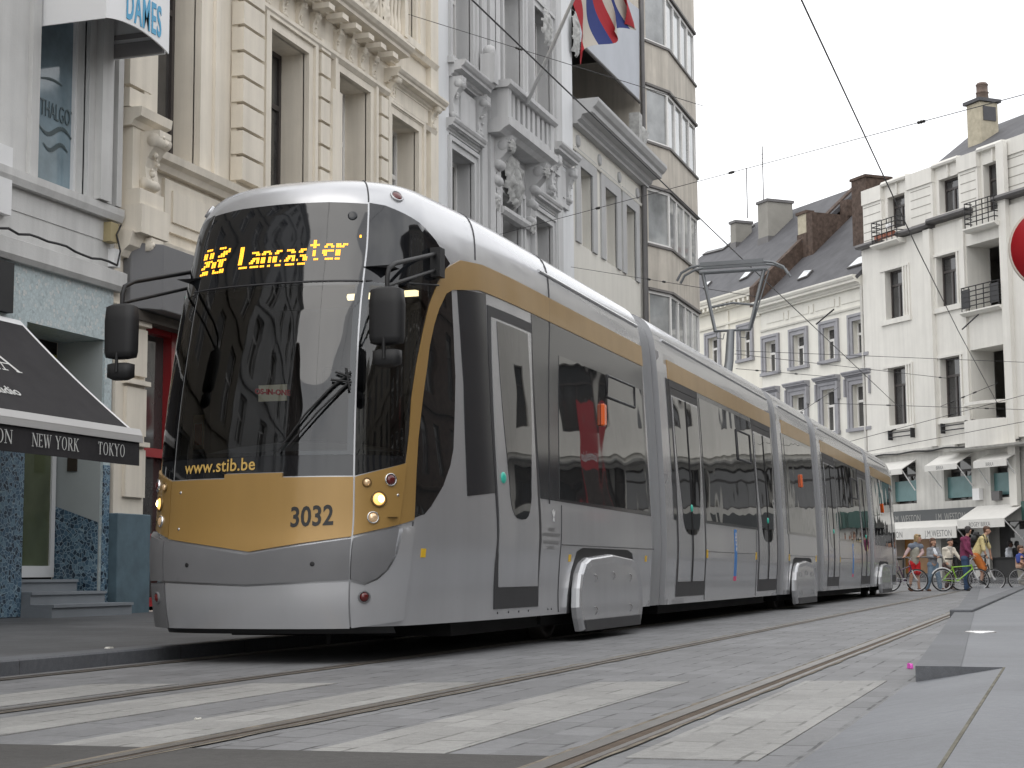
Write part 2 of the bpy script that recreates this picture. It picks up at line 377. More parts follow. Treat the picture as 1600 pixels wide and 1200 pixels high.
# ------------------------------------------------------------------ ground
def pave_mat(name, col, bw, bh, mortar, mcol, var, rough=.62, off=.5, ax=('Y', 'X'), patch=.22, jag=.012, bstr=.35):
    """stone setts: bricks in plan, worn joints, blotchy stone"""
    m = bpy.data.materials.new(name); m.use_nodes = True; n, l = m.node_tree.nodes, m.node_tree.links; b = n['Principled BSDF']
    g = n.new('ShaderNodeNewGeometry'); sp = n.new('ShaderNodeSeparateXYZ'); l.new(g.outputs['Position'], sp.inputs[0])
    cb = n.new('ShaderNodeCombineXYZ'); l.new(sp.outputs[ax[0]], cb.inputs[0]); l.new(sp.outputs[ax[1]], cb.inputs[1])
    t0 = n.new('ShaderNodeTexNoise'); t0.inputs['Scale'].default_value = 9; l.new(g.outputs['Position'], t0.inputs['Vector'])
    sv = n.new('ShaderNodeVectorMath'); sv.operation = 'SCALE'; sv.inputs['Scale'].default_value = jag; l.new(t0.outputs['Color'], sv.inputs[0])
    av = n.new('ShaderNodeVectorMath'); av.operation = 'ADD'; l.new(cb.outputs[0], av.inputs[0]); l.new(sv.outputs[0], av.inputs[1])
    br = n.new('ShaderNodeTexBrick'); br.offset = off; br.inputs['Scale'].default_value = 1.; br.inputs['Brick Width'].default_value = bw; br.inputs['Row Height'].default_value = bh
    br.inputs['Mortar Size'].default_value = mortar; br.inputs['Mortar Smooth'].default_value = .2; br.inputs['Bias'].default_value = 0.
    br.inputs['Color1'].default_value = (*[c*(1-var) for c in col], 1); br.inputs['Color2'].default_value = (*[c*(1+var) for c in col], 1); br.inputs['Mortar'].default_value = (*mcol, 1)
    l.new(av.outputs[0], br.inputs['Vector'])
    def nz(s, d): 
        t = n.new('ShaderNodeTexNoise'); t.inputs['Scale'].default_value = s; t.inputs['Detail'].default_value = d; t.inputs['Roughness'].default_value = .65; l.new(g.outputs['Position'], t.inputs['Vector']); return t.outputs['Fac']
    def mr(f, lo, hi, a=.3, c=.7):
        q = n.new('ShaderNodeMapRange'); q.inputs[1].default_value = a; q.inputs[2].default_value = c; q.inputs[3].default_value = lo; q.inputs[4].default_value = hi; l.new(f, q.inputs[0]); return q.outputs[0]
    a1 = mr(nz(.55, 5), 1-patch, 1+patch*.6); a2 = mr(nz(22, 5), .86, 1.12); a3 = mr(nz(160, 2), .85, 1.12)
    # joints come and go
    jm = mr(nz(3.0, 3), 0., .95, .45, .62)
    m1 = n.new('ShaderNodeMath'); m1.operation = 'MULTIPLY'; l.new(a1, m1.inputs[0]); l.new(a2, m1.inputs[1])
    m2 = n.new('ShaderNodeMath'); m2.operation = 'MULTIPLY'; l.new(m1.outputs[0], m2.inputs[0]); l.new(a3, m2.inputs[1])
    mixj = n.new('ShaderNodeMixRGB'); mixj.inputs['Color1'].default_value = (*col, 1); l.new(br.outputs['Color'], mixj.inputs['Color2'])
    mq = n.new('ShaderNodeMath'); mq.operation = 'SUBTRACT'; mq.inputs[0].default_value = 1.; l.new(br.outputs['Fac'], mq.inputs[1])
    mx_ = n.new('ShaderNodeMath'); mx_.operation = 'MAXIMUM'; l.new(mq.outputs[0], mx_.inputs[0]); l.new(jm, mx_.inputs[1]); l.new(mx_.outputs[0], mixj.inputs['Fac'])
    vs = n.new('ShaderNodeVectorMath'); vs.operation = 'SCALE'; l.new(mixj.outputs[0], vs.inputs[0]); l.new(m2.outputs[0], vs.inputs['Scale']); l.new(vs.outputs[0], b.inputs['Base Color'])
    b.inputs['Roughness'].default_value = rough; b.inputs['Specular IOR Level'].default_value = .4
    bp = n.new('ShaderNodeBump'); bp.inputs['Strength'].default_value = bstr; bp.inputs['Distance'].default_value = .006; bp.invert = True
    ad = n.new('ShaderNodeMath'); ad.operation = 'MULTIPLY_ADD'; ad.inputs[1].default_value = -.5; l.new(nz(60, 3), ad.inputs[0]); l.new(br.outputs['Fac'], ad.inputs[2])
    l.new(ad.outputs[0], bp.inputs['Height']); l.new(bp.outputs['Normal'], b.inputs['Normal'])
    return m
M_ROAD = pave_mat('road_setts', (.182, .184, .19), .34, .17, .008, (.032, .032, .033), .13)
M_STRIPE = pave_mat('pale_setts', (.285, .282, .272), .34, .17, .008, (.11, .108, .10), .10)
M_ASPH = pave_mat('asphalt', (.078, .075, .072), 9., 9., .001, (.08, .08, .08), .02, .9, patch=.3, bstr=.8)
M_PAVL = pave_mat('pavement_slabs_left', (.10, .103, .108), .5, .3, .007, (.04, .04, .04), .10, patch=.35)
M_PAVR = pave_mat('bluestone_slabs', (.155, .163, .18), .95, 1.45, .006, (.04, .04, .043), .06, .5, ax=('Y', 'X'), patch=.22, jag=.004, bstr=.2)
M_KERB = pave_mat('kerb_stone', (.12, .126, .138), 1.0, 3., .006, (.05, .05, .05), .05, .6, jag=.004)
def structure(o): o['kind'] = 'structure'; return o
def sheet(name, pts, mat):
    mb = MB(); n = len(pts); lo = [(x, y, -.01) for x, y, z in pts]; mb.add(list(pts)+lo, [tuple(range(n))]+[(i, (i+1) % n, n+(i+1) % n, n+i) for i in range(n)]); o = mb.build(name, mat, recalc=False)
    if o.data.polygons[0].normal.z < 0: o.data.flip_normals()
    return structure(o)
mb = MB(); Ys = [(-300, 0.), (50, 0.), (66, .2), (900, .2)]
for (a, za), (b, zb) in zip(Ys, Ys[1:]): mb.quad((-500, a, za), (500, a, za), (500, b, zb), (-500, b, zb))
g = structure(mb.build('road', M_ROAD, recalc=False))
Z1, Z2 = .004, .008
def farY(x): return 8.28+.29*(x+5.17)
def nearY(x): return 5.25+.06*(x+3.7)
sheet('asphalt_strip', [(-6.1, -2, Z1), (-1.62, -2, Z1), (-1.62, nearY(-1.62), Z1), (-3.0, nearY(-3.0), Z1), (-6.1, nearY(-6.1), Z1)], M_ASPH)
for a, b in ((-5.24, -4.76), (-4.36, -3.9), (-3.5, -3.13), (-2.5, -2.02), (-1.4, -.97)):
    sheet('crossing_stripe', [(a, nearY(a), Z1), (b, nearY(b), Z1), (b, farY(b), Z1), (a, farY(a), Z1)], M_STRIPE)
# rails let into the road
M_RAIL = pmat('rail_steel', (.20, .19, .18), .38, .6, var=.2, vscale=4)
M_GROOVE = pmat('rail_groove_rust', (.085, .06, .04), .85, var=.3, vscale=6)
M_JOINT = pmat('rail_joint_mortar', (.19, .165, .13), .9, var=.5, vscale=7, bump=.5, bscale=25)
rl = {-6.03: 'left hand rail of the tram track, running along the kerb', -4.60: 'right hand rail of the tram track passing under the tram',
      -3.03: 'middle rail between the tram and the right hand track, edged with cracked mortar', -1.56: 'nearest wide grooved rail beside the right hand pavement'}
for k, (x, lb) in enumerate(rl.items()):
    t = thing('tram_rail', lb, 'rail', (x, 20, 0), 'rails of the two tram tracks'); w_ = 1 if k != 3 else 1.3; gw = .03 if k != 3 else .05
    def drift(y): return 0.
    m = MB(); m.box((x-.05*w_, -3, -.05), (x+.0, 60, .008)); m.box((x+gw, -3, -.05), (x+gw+.022*w_, 60, .007)); m.build('rail_head', M_RAIL, t)
    m = MB(); m.box((x+.0005, -3, -.05), (x+gw-.0005, 60, .0045)); m.build('groove', M_GROOVE, t)
    m = MB(); rnd = random.Random(k); y = -3.; 
    for sd in ((-1, x-.05*w_-.001, .035), (1, x+gw+.022*w_+.001, .025)):
        y = -3.; L = []
        while y < 60: L.append((y, rnd.uniform(.35, 1.)*sd[2]*(1.4 if k == 2 and sd[0] < 0 else 1))); y += rnd.uniform(.08, .3)
        for (ya, wa), (yb, wb) in zip(L, L[1:]): m.quad((sd[1], ya, .0055), (sd[1]+sd[0]*wa, ya, .0055), (sd[1]+sd[0]*wb, yb, .0055), (sd[1], yb, .0055))
    m.build('joint_mortar', M_JOINT, t)
# left pavement with kerb
mb = MB(); KX = -6.22
mb.quad((-12.6, -60, .15), (KX-.28, -60, .095), (KX-.28, 53, .095), (-12.6, 53, .15)); structure(mb.build('pavement', M_PAVL, recalc=False))
mb = MB(); mb.box((KX-.28, -60, -.1), (KX, 53, .098)); structure(mb.build('kerb', M_KERB, bevel=.012))
# right pavement: dropped kerb at the crossing, then full height, then a jog
mb = MB(); W = -.34
def kx(y): return -.80-.045*(y-9.3)
mb.quad((W, -5, .09), (14, -5, .09), (14, 9.33, .09), (W, 9.33, .09)); mb.quad((kx(9.33)+.24, 9.33, .09), (14, 9.33, .09), (14, 60, .09), (kx(60)+.24+.0, 60, .09))
structure(mb.build('pavement', M_PAVR, recalc=False))
mb = MB(); mb.quad((-.83, -5, .004), (W-.002, -5, .088), (W-.002, 9.33, .088), (-.83, 9.33, .004)); structure(mb.build('dropped_kerb', M_PAVR, recalc=False))
mb = MB(); n = 24
P1 = [(kx(9.33)-.0, 9.33)]+[(kx(y), y) for y in np.linspace(9.5, 60, n)]
for (xa, ya), (xb, yb) in zip(P1, P1[1:]):
    mb.quad((xa, ya, 0), (xb, yb, 0), (xb, yb, .094), (xa, ya, .094)); mb.quad((xa, ya, .094), (xb, yb, .094), (xb+.24, yb, .094), (xa+.24, ya, .094))
mb.quad((kx(9.33), 9.33, 0), (W, 9.33, .0), (W, 9.33, .092), (kx(9.33), 9.33, .094))
structure(mb.build('kerb', M_KERB, recalc=False))
mb = MB(); mb.box((-1.40, 21.4, -.02), (-1.13, 59, .125)); structure(mb.build('kerb', M_KERB, bevel=.01))
mb = MB(); mb.box((W-.006, -5, .0885), (W+.006, 9.33, .0925)); structure(mb.build('slab_joint', pmat('joint_sand', (.15, .14, .11), .9, var=.4, vscale=8), recalc=False))
# far square: raised pavement in front of the houses
# small things lying on the ground
def bit(name, x, y, z, mat, label, cat, r, seed, h=.012):
    rnd = random.Random(seed); mb = MB(); pts = [(x+r*math.cos(t)*rnd.uniform(.6, 1.3), y+r*1.3*math.sin(t)*rnd.uniform(.6, 1.3)) for t in np.linspace(0, 2*math.pi, 9, endpoint=False)]
    vs = [(a, b, z+.001) for a, b in pts]+[(x+(a-x)*.8, y+(b-y)*.8, z+h*rnd.uniform(.6, 1.2)) for a, b in pts]
    mb.add(vs, [tuple(range(9)), tuple(range(9, 18))]+[(i, (i+1) % 9, 9+(i+1) % 9, 9+i) for i in range(9)]); o = mb.build(name, mat, base=(x, y, z)); return tag(o, label, cat)
M_PAPERW = pmat('litter_white', (.5, .49, .45), .8, var=.2, vscale=20); M_PAPERP = pmat('litter_pink', (.75, .12, .55), .6)
bit('paper_scrap', -5.95+-.5, 10.4, .098, M_PAPERW, 'white paper scrap lying on the left pavement near the kerb', 'litter', .03, 3, .012)
bit('pink_scrap', -.95, 10.72, .002, M_PAPERP, 'crumpled pink scrap in the gutter at the corner of the raised kerb', 'litter', .022, 4, .03)
bit('cigarette_packet', -3.49, 6.32, .005, M_PAPERW, 'small cream scrap lying on the pale crossing stripe', 'litter', .014, 5, .008)
mb = MB(); mb.lathe((-.71, 14.5, .09), (0, 0, 1), [(.13, 0), (.13, .008), (.11, .014), (.0001, .015)], 20)
tag(mb.build('ground_stud', pmat('stud_metal', (.75, .75, .75), .25, .6), base=(-.71, 14.5, .09)), 'round bright metal stud set in the bluestone slabs of the right pavement', 'stud')
# ------------------------------------------------------------------ building materials
M_A = pmat('shop_plaster_white', (.60, .595, .58), .8, var=.10, vscale=1.1, streak=.18, bump=.15, bscale=40)
M_B = pmat('cream_stucco', (.75, .69, .59), .8, var=.10, vscale=.9, streak=.16, bump=.12, bscale=40)
M_C = pmat('grey_stucco', (.53, .53, .53), .8, var=.08, vscale=.9, streak=.16, bump=.12, bscale=40)
M_C2 = pmat('grey_carving', (.40, .40, .39), .85, var=.35, vscale=7, bump=.5, bscale=14)
M_CW = pmat('white_render', (.68, .69, .70), .8, var=.05, streak=.08)
M_D = pmat('pale_render', (.66, .64, .585), .8, var=.06, vscale=.8, streak=.08, bump=.1)
M_DST = pmat('grey_surround', (.42, .42, .42), .75, var=.08)
M_E = pmat('beige_concrete', (.52, .48, .42), .85, var=.14, vscale=1.1, streak=.28, bump=.12)
M_F = pmat('ivory_render', (.73, .715, .655), .85, var=.05, streak=.07)
M_F1 = pmat('yellowish_render', (.73, .705, .625), .85, var=.05, streak=.07)
M_G = pmat('white_art_deco_render', (.72, .705, .66), .85, var=.05, streak=.10)
M_GD = pmat('dirty_white_stone', (.60, .59, .555), .85, var=.12, vscale=1.5, streak=.22)
M_BLUESTONE = pmat('bluestone_trim', (.30, .30, .32), .75, var=.14, vscale=3)
M_SLATE = pmat('slate_roof', (.075, .075, .082), .7, var=.22, vscale=1.4, bump=.2, bscale=18)
M_BRICK = pmat('old_brick', (.085, .058, .045), .9, var=.5, vscale=5, bump=.6, bscale=12)
M_BRICKY = pmat('yellow_brick', (.42, .38, .29), .9, var=.2, vscale=4, bump=.3, bscale=14)
M_WIN = pmat('window_white', (.72, .71, .69), .5, var=.05)
M_WDK = pmat('window_dark', (.055, .047, .045), .45, var=.2)
M_GLASS = glass_mat('house_glass', (.055, .052, .05), .04, .05, 1.6, spec=.7)
M_GLASSL = glass_mat('curtained_glass', (.095, .092, .087), .06, .04, 1.6, spec=.7)
M_GLASSB = glass_mat('backed_glass', (.20, .27, .31), .06, .05, 1.2, spec=.6)
M_IRON = pmat('black_iron', (.03, .03, .032), .5, .4)
M_SHADOWVOID = pmat('shaded_void', (.02, .018, .017), .8)  # near-black colour stands in for the shade inside doorway and terrace
M_GUT = pmat('zinc', (.13, .125, .125), .55, .3, var=.2)
M_WHITEM = pmat('white_metal', (.74, .74, .74), .4, var=.04)
FL = Frame((-11.5, 0, 0), (0, 1, 0), (1, 0, 0)); L = FL.px
def Lu(x, y): return L(x, y)[0]
def Lz(x, y): return L(x, y)[1]
def part_box(name, fr, args, mat, par, bevel=0.):
    mb = MB()
    for a in args: fr.box(mb, *a)
    return mb.build(name, mat, par, bevel=bevel)
def surround(fr, par, u0, u1, z0, z1, w, mat, pr=.07, name='window_surround', sill=True, step=True):
    mb = MB()
    fr.box(mb, u0-w, u0, -.02, pr, z0, z1+w); fr.box(mb, u1, u1+w, -.02, pr, z0, z1+w); fr.box(mb, u0, u1, -.02, pr, z1, z1+w)
    if step:
        k = w*.38
        fr.box(mb, u0-w-.003, u0-w+k, -.02, pr+.045, z0, z1+w+.003); fr.box(mb, u1+w-k, u1+w+.003, -.02, pr+.045, z0, z1+w+.003); fr.box(mb, u0-w+k, u1+w-k, -.02, pr+.045, z1+w-k, z1+w+.004)
    if sill: fr.box(mb, u0-w-.05, u1+w+.05, -.02, pr+.1, z0-.14, z0-.001)
    return mb.build(name, mat, par)
def cornice(fr, par, u0, u1, z, h, out, mat, name='cornice', dent=0., n0=0.):
    p = [(-.02, 0), (.25, 0), (.25, .12), (.38, .2), (.42, .36), (.78, .42), (.80, .60), (.9, .68), (1., .86), (1., 1.), (-.02, 1.)]
    mb = MB(); fr.mould(mb, u0, u1, [(n0+a*out, z+b*h) for a, b in p], 0)
    o = mb.build(name, mat, par)
    if dent:
        m = MB(); u = u0+dent*.5
        while u < u1-dent*.4: fr.box(m, u-dent*.22, u+dent*.22, n0+out*.2, n0+out*.72, z+h*.1, z+h*.415); u += dent
        m.build('dentil', mat, o)
    return o
def console(fr, par, u, z0, z1, w, out, mat, name='console', n0=0.):
    """scrolled bracket with a relief on its face"""
    h = z1-z0; prof = [(0, 1), (1, 1), (1, .9), (.92, .78), (.70, .68), (.5, .55), (.42, .4), (.46, .26), (.5, .14), (.38, .03), (.2, 0), (0, 0)]
    mb = MB(); mb.extr([fr.p(u-w/2, n0-.01+a*out, z0+b*h) for a, b in prof], fr.u*w)
    rnd = random.Random(int((u+z0)*100))
    for k in range(9):
        t = rnd.random(); i = .15+.8*t; nn = np.interp(i, [0, .3, .6, .8, 1.], [.4, .45, .6, .9, 1.])
        mb.ball(fr.p(u+rnd.uniform(-.32, .32)*w, n0+out*nn, z0+h*i), w*rnd.uniform(.07, .16), seg=7, rings=4)
    mb.lathe(fr.p(u-w*.54, n0+out*.72, z0+h*.84), fr.u, [(.001, 0), (out*.26, 0), (out*.26, w*1.08), (.001, w*1.08)], 12); mb.lathe(fr.p(u-w*.52, n0+out*.34, z0+h*.13), fr.u, [(.001, 0), (out*.2, 0), (out*.2, w*1.04), (.001, w*1.04)], 12)
    return mb.build(name, mat, par)
def pier(fr, par, u0, u1, z0, z1, mat, out=.10, pitch=.42, gap=.045, name='rusticated_pier', ph=0., n0=0.):
    """pier of blocks with recessed joints"""
    mb = MB(); fr.box(mb, u0+.03, u1-.03, n0-.02, n0+out*.45, z0, z1); z = z0+ph
    if ph > .1: fr.box(mb, u0, u1, n0+out*.1, n0+out, z0, z-gap)
    while z < z1-.05:
        fr.box(mb, u0, u1, n0+out*.1, n0+out, z, min(z+pitch-gap, z1-.002)); z += pitch
    return mb.build(name, mat, par)
from mathutils import noise as mnoise
def relief(fr, mb, u, z, w, h, n, seed, k=0, r=.1):
    """carved foliage: a swelling panel broken up by deep folds"""
    N = 30; o = Vector((seed*7.3, seed*3.1, seed*1.7)); vs = []; ok = []
    for i in range(N+1):
        for j in range(N+1):
            a, b = 2*i/N-1, 2*j/N-1; q = a*a+b*b; f = 2.6/max(w, h)
            t = abs(mnoise.noise(Vector((a*w*f*1.3, b*h*f*1.3, 0))+o))*1.5+.5*abs(mnoise.noise(Vector((a*w*f*3.2, b*h*f*3.2, 2))+o))
            dm = max(0., 1-q)**.5; vs.append(fr.p(u+a*w/2, n-.05+dm*(.06+min(w, h)*r*(.5+t)), z+b*h/2)); ok.append(q < .92+.5*(t-.4))
    W_ = N+1
    mb.add(vs, [(i*W_+j, (i+1)*W_+j, (i+1)*W_+j+1, i*W_+j+1) for i in range(N) for j in range(N) if ok[i*W_+j] and ok[(i+1)*W_+j] and ok[(i+1)*W_+j+1] and ok[i*W_+j+1]], True)

# ------------------------------------------------------------------ the mosaic fronted shop at the left edge
A = thing('shop_house', 'white plastered house over a pale blue mosaic shopfront, at the left edge', 'building', (-11.5, 16, .12))
def mosaic(name, base, dark, light, scale, fade=False):
    m = bpy.data.materials.new(name); m.use_nodes = True; n, l = m.node_tree.nodes, m.node_tree.links; b = n['Principled BSDF']; b.inputs['Roughness'].default_value = .3
    g = n.new('ShaderNodeNewGeometry'); vo = n.new('ShaderNodeTexVoronoi'); vo.inputs['Scale'].default_value = scale; l.new(g.outputs['Position'], vo.inputs['Vector'])
    sp = n.new('ShaderNodeSeparateXYZ'); l.new(vo.outputs['Color'], sp.inputs[0])
    cr = n.new('ShaderNodeValToRGB'); e = cr.color_ramp.elements; e[0].position = 0.; e[0].color = (*dark, 1); e[1].position = 1.; e[1].color = (*light, 1)
    x = cr.color_ramp.elements.new(.12 if fade else .45); x.color = (*base, 1); x = cr.color_ramp.elements.new(.8 if fade else .7); x.color = (*[c*1.15 for c in base], 1)
    l.new(sp.outputs[0], cr.inputs['Fac'])
    ed = n.new('ShaderNodeTexVoronoi'); ed.feature = 'DISTANCE_TO_EDGE'; ed.inputs['Scale'].default_value = scale; l.new(g.outputs['Position'], ed.inputs['Vector'])
    mr = n.new('ShaderNodeMapRange'); mr.inputs[1].default_value = .02; mr.inputs[2].default_value = .07; l.new(ed.outputs['Distance'], mr.inputs[0])
    mx = n.new('ShaderNodeMixRGB'); mx.inputs['Color1'].default_value = (*([c*.9 for c in base] if fade else (.30, .40, .46)), 1); l.new(mr.outputs[0], mx.inputs['Fac']); l.new(cr.outputs[0], mx.inputs['Color2']); l.new(mx.outputs[0], b.inputs['Base Color'])
    return m
M_MOSL = mosaic('pale_blue_mosaic', (.43, .50, .515), (.33, .39, .41), (.60, .60, .58), 24., True)
M_MOSD = mosaic('dark_blue_mosaic', (.055, .11, .17), (.012, .022, .04), (.16, .26, .33), 20.)
M_REV = pmat('grey_reveal', (.36, .39, .39), .7, var=.08)
zf0, zf1 = 3.585, 4.25
d0, d1 = Lu(34, 700), Lu(158, 700)
zg = .15
mb = MB(); FL.wall(mb, 13.2, 18.46, zf1, 13.5, [(16.66, 17.72, 5.33, 9.6, .22)], back=8.); aw = mb.build('wall', M_A, A)
mb = MB(); FL.wall(mb, 13.2, 18.42, zg, zf1+.02, [(d0, d1, zg, zf0, .7)], n=.03); mb.build('mosaic_front', M_MOSL, A)
# darker mosaic lower down on the two piers
mb = MB(); FL.box(mb, 15.4, d0-.002, .02, .045, zg, 2.35); FL.box(mb, d1+.002, 18.40, .02, .045, zg, 2.0); mb.build('mosaic_pier', M_MOSD, A)
# doorway
mb = MB(); FL.box(mb, d1-.012, d1+.0, -.66, .0, zg, zf0-.01); FL.box(mb, d0-.0, d0+.012, -.66, .0, zg, zf0-.01); mb.build('door_reveal', M_REV, A)
mb = MB(); mb.add([FL.p(d1-.016, -.66, .2), FL.p(d1-.016, -.01, .2), FL.p(d1-.016, -.01, 1.28), FL.p(d1-.016, -.66, 1.5)], [(0, 1, 2, 3)]); mb.add([FL.p(d1-.03, -.2, .2), FL.p(d1-.03, -.18, .2), FL.p(d1-.03, -.18, 1.34), FL.p(d1-.03, -.2, 1.34)], [(0, 1, 2, 3)]); mb.build('mosaic_dado', M_MOSD, A)
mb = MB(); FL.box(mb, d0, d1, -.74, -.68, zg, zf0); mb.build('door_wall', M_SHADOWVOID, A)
M_DGL = glass_mat('green_room_glass', (.085, .10, .055), .05, .03, 1.2)
ub = [Lu(25, 800), 0, 0]
duo = [(d0+.03, d0+.74), (d0+.76, d1-.04)]
for a, b in duo:
    mb = MB(); w_ = .085
    FL.box(mb, a, a+w_, -.68, -.62, .60, 2.75); FL.box(mb, b-w_, b, -.68, -.62, .60, 2.75); FL.box(mb, a+w_, b-w_, -.68, -.62, .60, .74); FL.box(mb, a+w_, b-w_, -.68, -.62, 2.66, 2.75)
    dr = mb.build('door', M_WHITEM, A); mb = MB(); FL.box(mb, a+w_-.01, b-w_+.01, -.66, -.645, .72, 2.67); mb.build('pane', M_DGL, dr)
mb = MB(); FL.box(mb, d0+.03, d1-.04, -.68, -.655, 2.78, 3.42); tr_ = mb.build('transom_sign', pmat('transom_yellow', (.34, .34, .07), .4, var=.2), A)
put_text('LA DE', .36, FL.p(d1-.10, -.65, 2.86), (0, 1, 0), (0, 0, 1), 'lettering', pmat('transom_red', (.35, .03, .04), .5), tr_, .006, align='RIGHT')
mb = MB()
for k, (o_, e_) in enumerate(((.95, .12), (.62, .08), (.32, .02))): pass
steps = [(.0, .36, zg-.02, .30), (-.36, .02, .30, .44), (-.68, -.34, .44, .58)]
sm_ = pmat('step_bluestone', (.22, .24, .26), .6, var=.12)
mb = MB()
for k, (n0, n1, z0, z1) in enumerate(((-.1, .46, zg-.03, .285), (-.4, .16, .285, .43), (-.7, -.18, .43, .575))):
    e = d1+(.04, -.10, -.2)[k]; s_ = d0-(.0, 0, 0)[k]
    if k: s_, e = max(s_, d0+.013), min(e, d1-.035)
    FL.box(mb, s_, e, n0, n1, z0, z1-.035); FL.box(mb, s_, e, n0, n1+.025, z1-.034, z1)
mb.build('steps', sm_, A)
mb = MB(); FL.box(mb, d1-.03, d1-.012, -.47, -.33, 1.93, 2.17); mb.build('door_entry_panel', pmat('entry_bronze', (.07, .055, .045), .4, .5), A)
# ledge over the frieze, cracked plaster band, cables and box
mb = MB(); FL.mould(mb, 13.2, 18.56, [(-.01, 4.24), (.10, 4.24), (.14, 4.30), (.14, 4.48), (.10, 4.50), (-.01, 4.52)]); mb.build('ledge', M_A, A)
mb = MB(); FL.mould(mb, 13.2, 18.50, [(-.01, 5.14), (.09, 5.14), (.12, 5.22), (.12, 5.31), (-.01, 5.34)]); mb.build('sill_band', M_A, A)
mb = MB(); FL.box(mb, 13.2, 18.44, .0, .012, 4.86, 5.12); mb.build('plaster_panel', M_A, A)
mb = MB(); rnd = random.Random(5); pts = [FL.p(u, .15+rnd.uniform(-.01, .01), 4.535+rnd.uniform(0, .05)) for u in np.linspace(13.5, 18.3, 26)]; mb.tube(pts, .016, 5)
mb.tube([FL.p(18.3, .15, 4.55), FL.p(18.38, .14, 4.75), FL.p(18.3, .13, 4.95), FL.p(18.42, .12, 5.1)], .012, 5); mb.build('cable', M_BLACK, A)
part_box('junction_box', FL, [(18.18, 18.36, .0, .12, 4.85, 5.1)], pmat('ochre_box', (.35, .29, .16), .6), A); part_box('junction_box', FL, [(18.32, 18.45, .0, .1, 4.55, 4.78)], M_WHITEM, A)
# big window with white frame
mb = MB()
FL.box(mb, 16.50, 16.66, -.02, .06, 5.33, 9.7); FL.box(mb, 17.72, 17.86, -.02, .06, 5.33, 9.7); FL.box(mb, 17.862, 18.1, -.02, .16, 5.33, 13.4); FL.box(mb, 18.102, 18.22, -.02, .1, 5.33, 13.4); FL.box(mb, 18.3, 18.42, -.02, .12, 5.33, 13.4); mb.build('window_surround', M_A, A)
wa = window(FL, A, 16.66, 17.72, 5.34, 9.6, -.18, M_WHITEM, M_GLASSB, None, (), .05)
# shop name etched on the window: arc, letters, two waves
mb = MB(); nW = -.155
def stroke(pts, r0, r1=None):
    r1 = r0 if r1 is None else r1
    n = len(pts)
    for i in range(n-1):
        (a, b), (c, d) = pts[i], pts[i+1]; dx = Vector((c-a, d-b)); 
        if dx.length < 1e-6: continue
        e = Vector((-dx.y, dx.x)).normalized(); t0 = r0+(r1-r0)*i/n
        k0 = t0*math.sin(math.pi*(i+.3)/(n+.6))+.004; k1 = t0*math.sin(math.pi*(i+1.3)/(n+.6))+.004
        mb.quad(FL.p(a-e.x*k0, nW, b-e.y*k0), FL.p(a+e.x*k0, nW, b+e.y*k0), FL.p(c+e.x*k1, nW, d+e.y*k1), FL.p(c-e.x*k1, nW, d-e.y*k1))
uc, zc = 17.31, 6.30
stroke([(uc-.36+.8*t, zc+.36+.10*math.sin(math.pi*t*1.0)-.1*t) for t in np.linspace(0, .62, 14)], .012)
stroke([(uc-.34+.68*t, zc-.22-.07*math.sin(2*math.pi*t)-.0*t) for t in np.linspace(0, 1, 18)], .026); stroke([(uc-.24+.52*t, zc-.42-.06*math.sin(2*math.pi*t)) for t in np.linspace(0, 1, 16)], .026)
stroke([(uc+.34+.08*math.sin(t*math.pi), zc+.12-.36*t) for t in np.linspace(0, 1, 10)], .010)
mb.build('etched_wave', pmat('etched_grey', (.05, .075, .08), .5), wa, recalc=False)
put_text('THALGO', .30, FL.p(uc-.0, nW, zc-.08), (0, 1, 0), (0, 0, 1), 'lettering', pmat('etched_letters', (.07, .10, .11), .5), wa, -.002, sx=.52)
# neighbouring black fascia of the awning shop + small frame at the edge
part_box('black_fascia', FL, [(13.2, 16.16, .03, .12, 3.62, 4.20)], M_BLACK, A)
part_box('display_case', FL, [(14.5, 16.1, .0, .1, 4.75, 5.55)], M_WHITEM, A)
# canopy over the window
can = thing('shop_canopy', 'white curved shop canopy with blue capital letters, fixed above the tall shop window', 'canopy', (-11.5, 17.4, 7.2))
mb = MB(); u0, u1, zc0, pr = 16.70, 18.17, 7.21, .90
FL.box(mb, u0, u0+.02, .0, pr, zc0, 8.6)
FL.box(mb, u1-.02, u1, .0, pr-.03, zc0, 8.6)
mb.build('end_panel', M_WHITEM, can)
mb = MB(); n = 16; tp = []
for i in range(n+1):
    t = i/n; tp.append((u0+(u1-u0)*t, zc0+.10*math.sin(math.pi*t)**.8+.0))
for (a, za), (b, zb) in zip(tp, tp[1:]): mb.hexa([FL.p(a, pr, za), FL.p(b, pr, zb), FL.p(b, pr+.02, zb), FL.p(a, pr+.02, za), FL.p(a, pr, 8.6), FL.p(b, pr, 8.6), FL.p(b, pr+.02, 8.6), FL.p(a, pr+.02, 8.6)])
fa = mb.build('curved_fascia', M_WHITEM, can)
put_text('DAMES', .56, FL.p(17.55, pr+.026, 7.36), (0, 1, 0), (0, 0, 1), 'lettering', pmat('canopy_blue', (.03, .30, .52), .4), fa, .010, sx=.44, extr=.003)
mb = MB(); FL.box(mb, u0+.02, u1-.02, .02, pr-.01, 8.1, 8.13); FL.box(mb, u1-.06, u1-.022, .02, pr-.04, 7.22, 7.4); FL.box(mb, u1-.05, u1-.022, .02, pr-.04, 7.46, 7.52); mb.build('soffit', pmat('canopy_shade', (.22, .21, .21), .6), can)  # grey colour stands in for the shade inside the white canopy
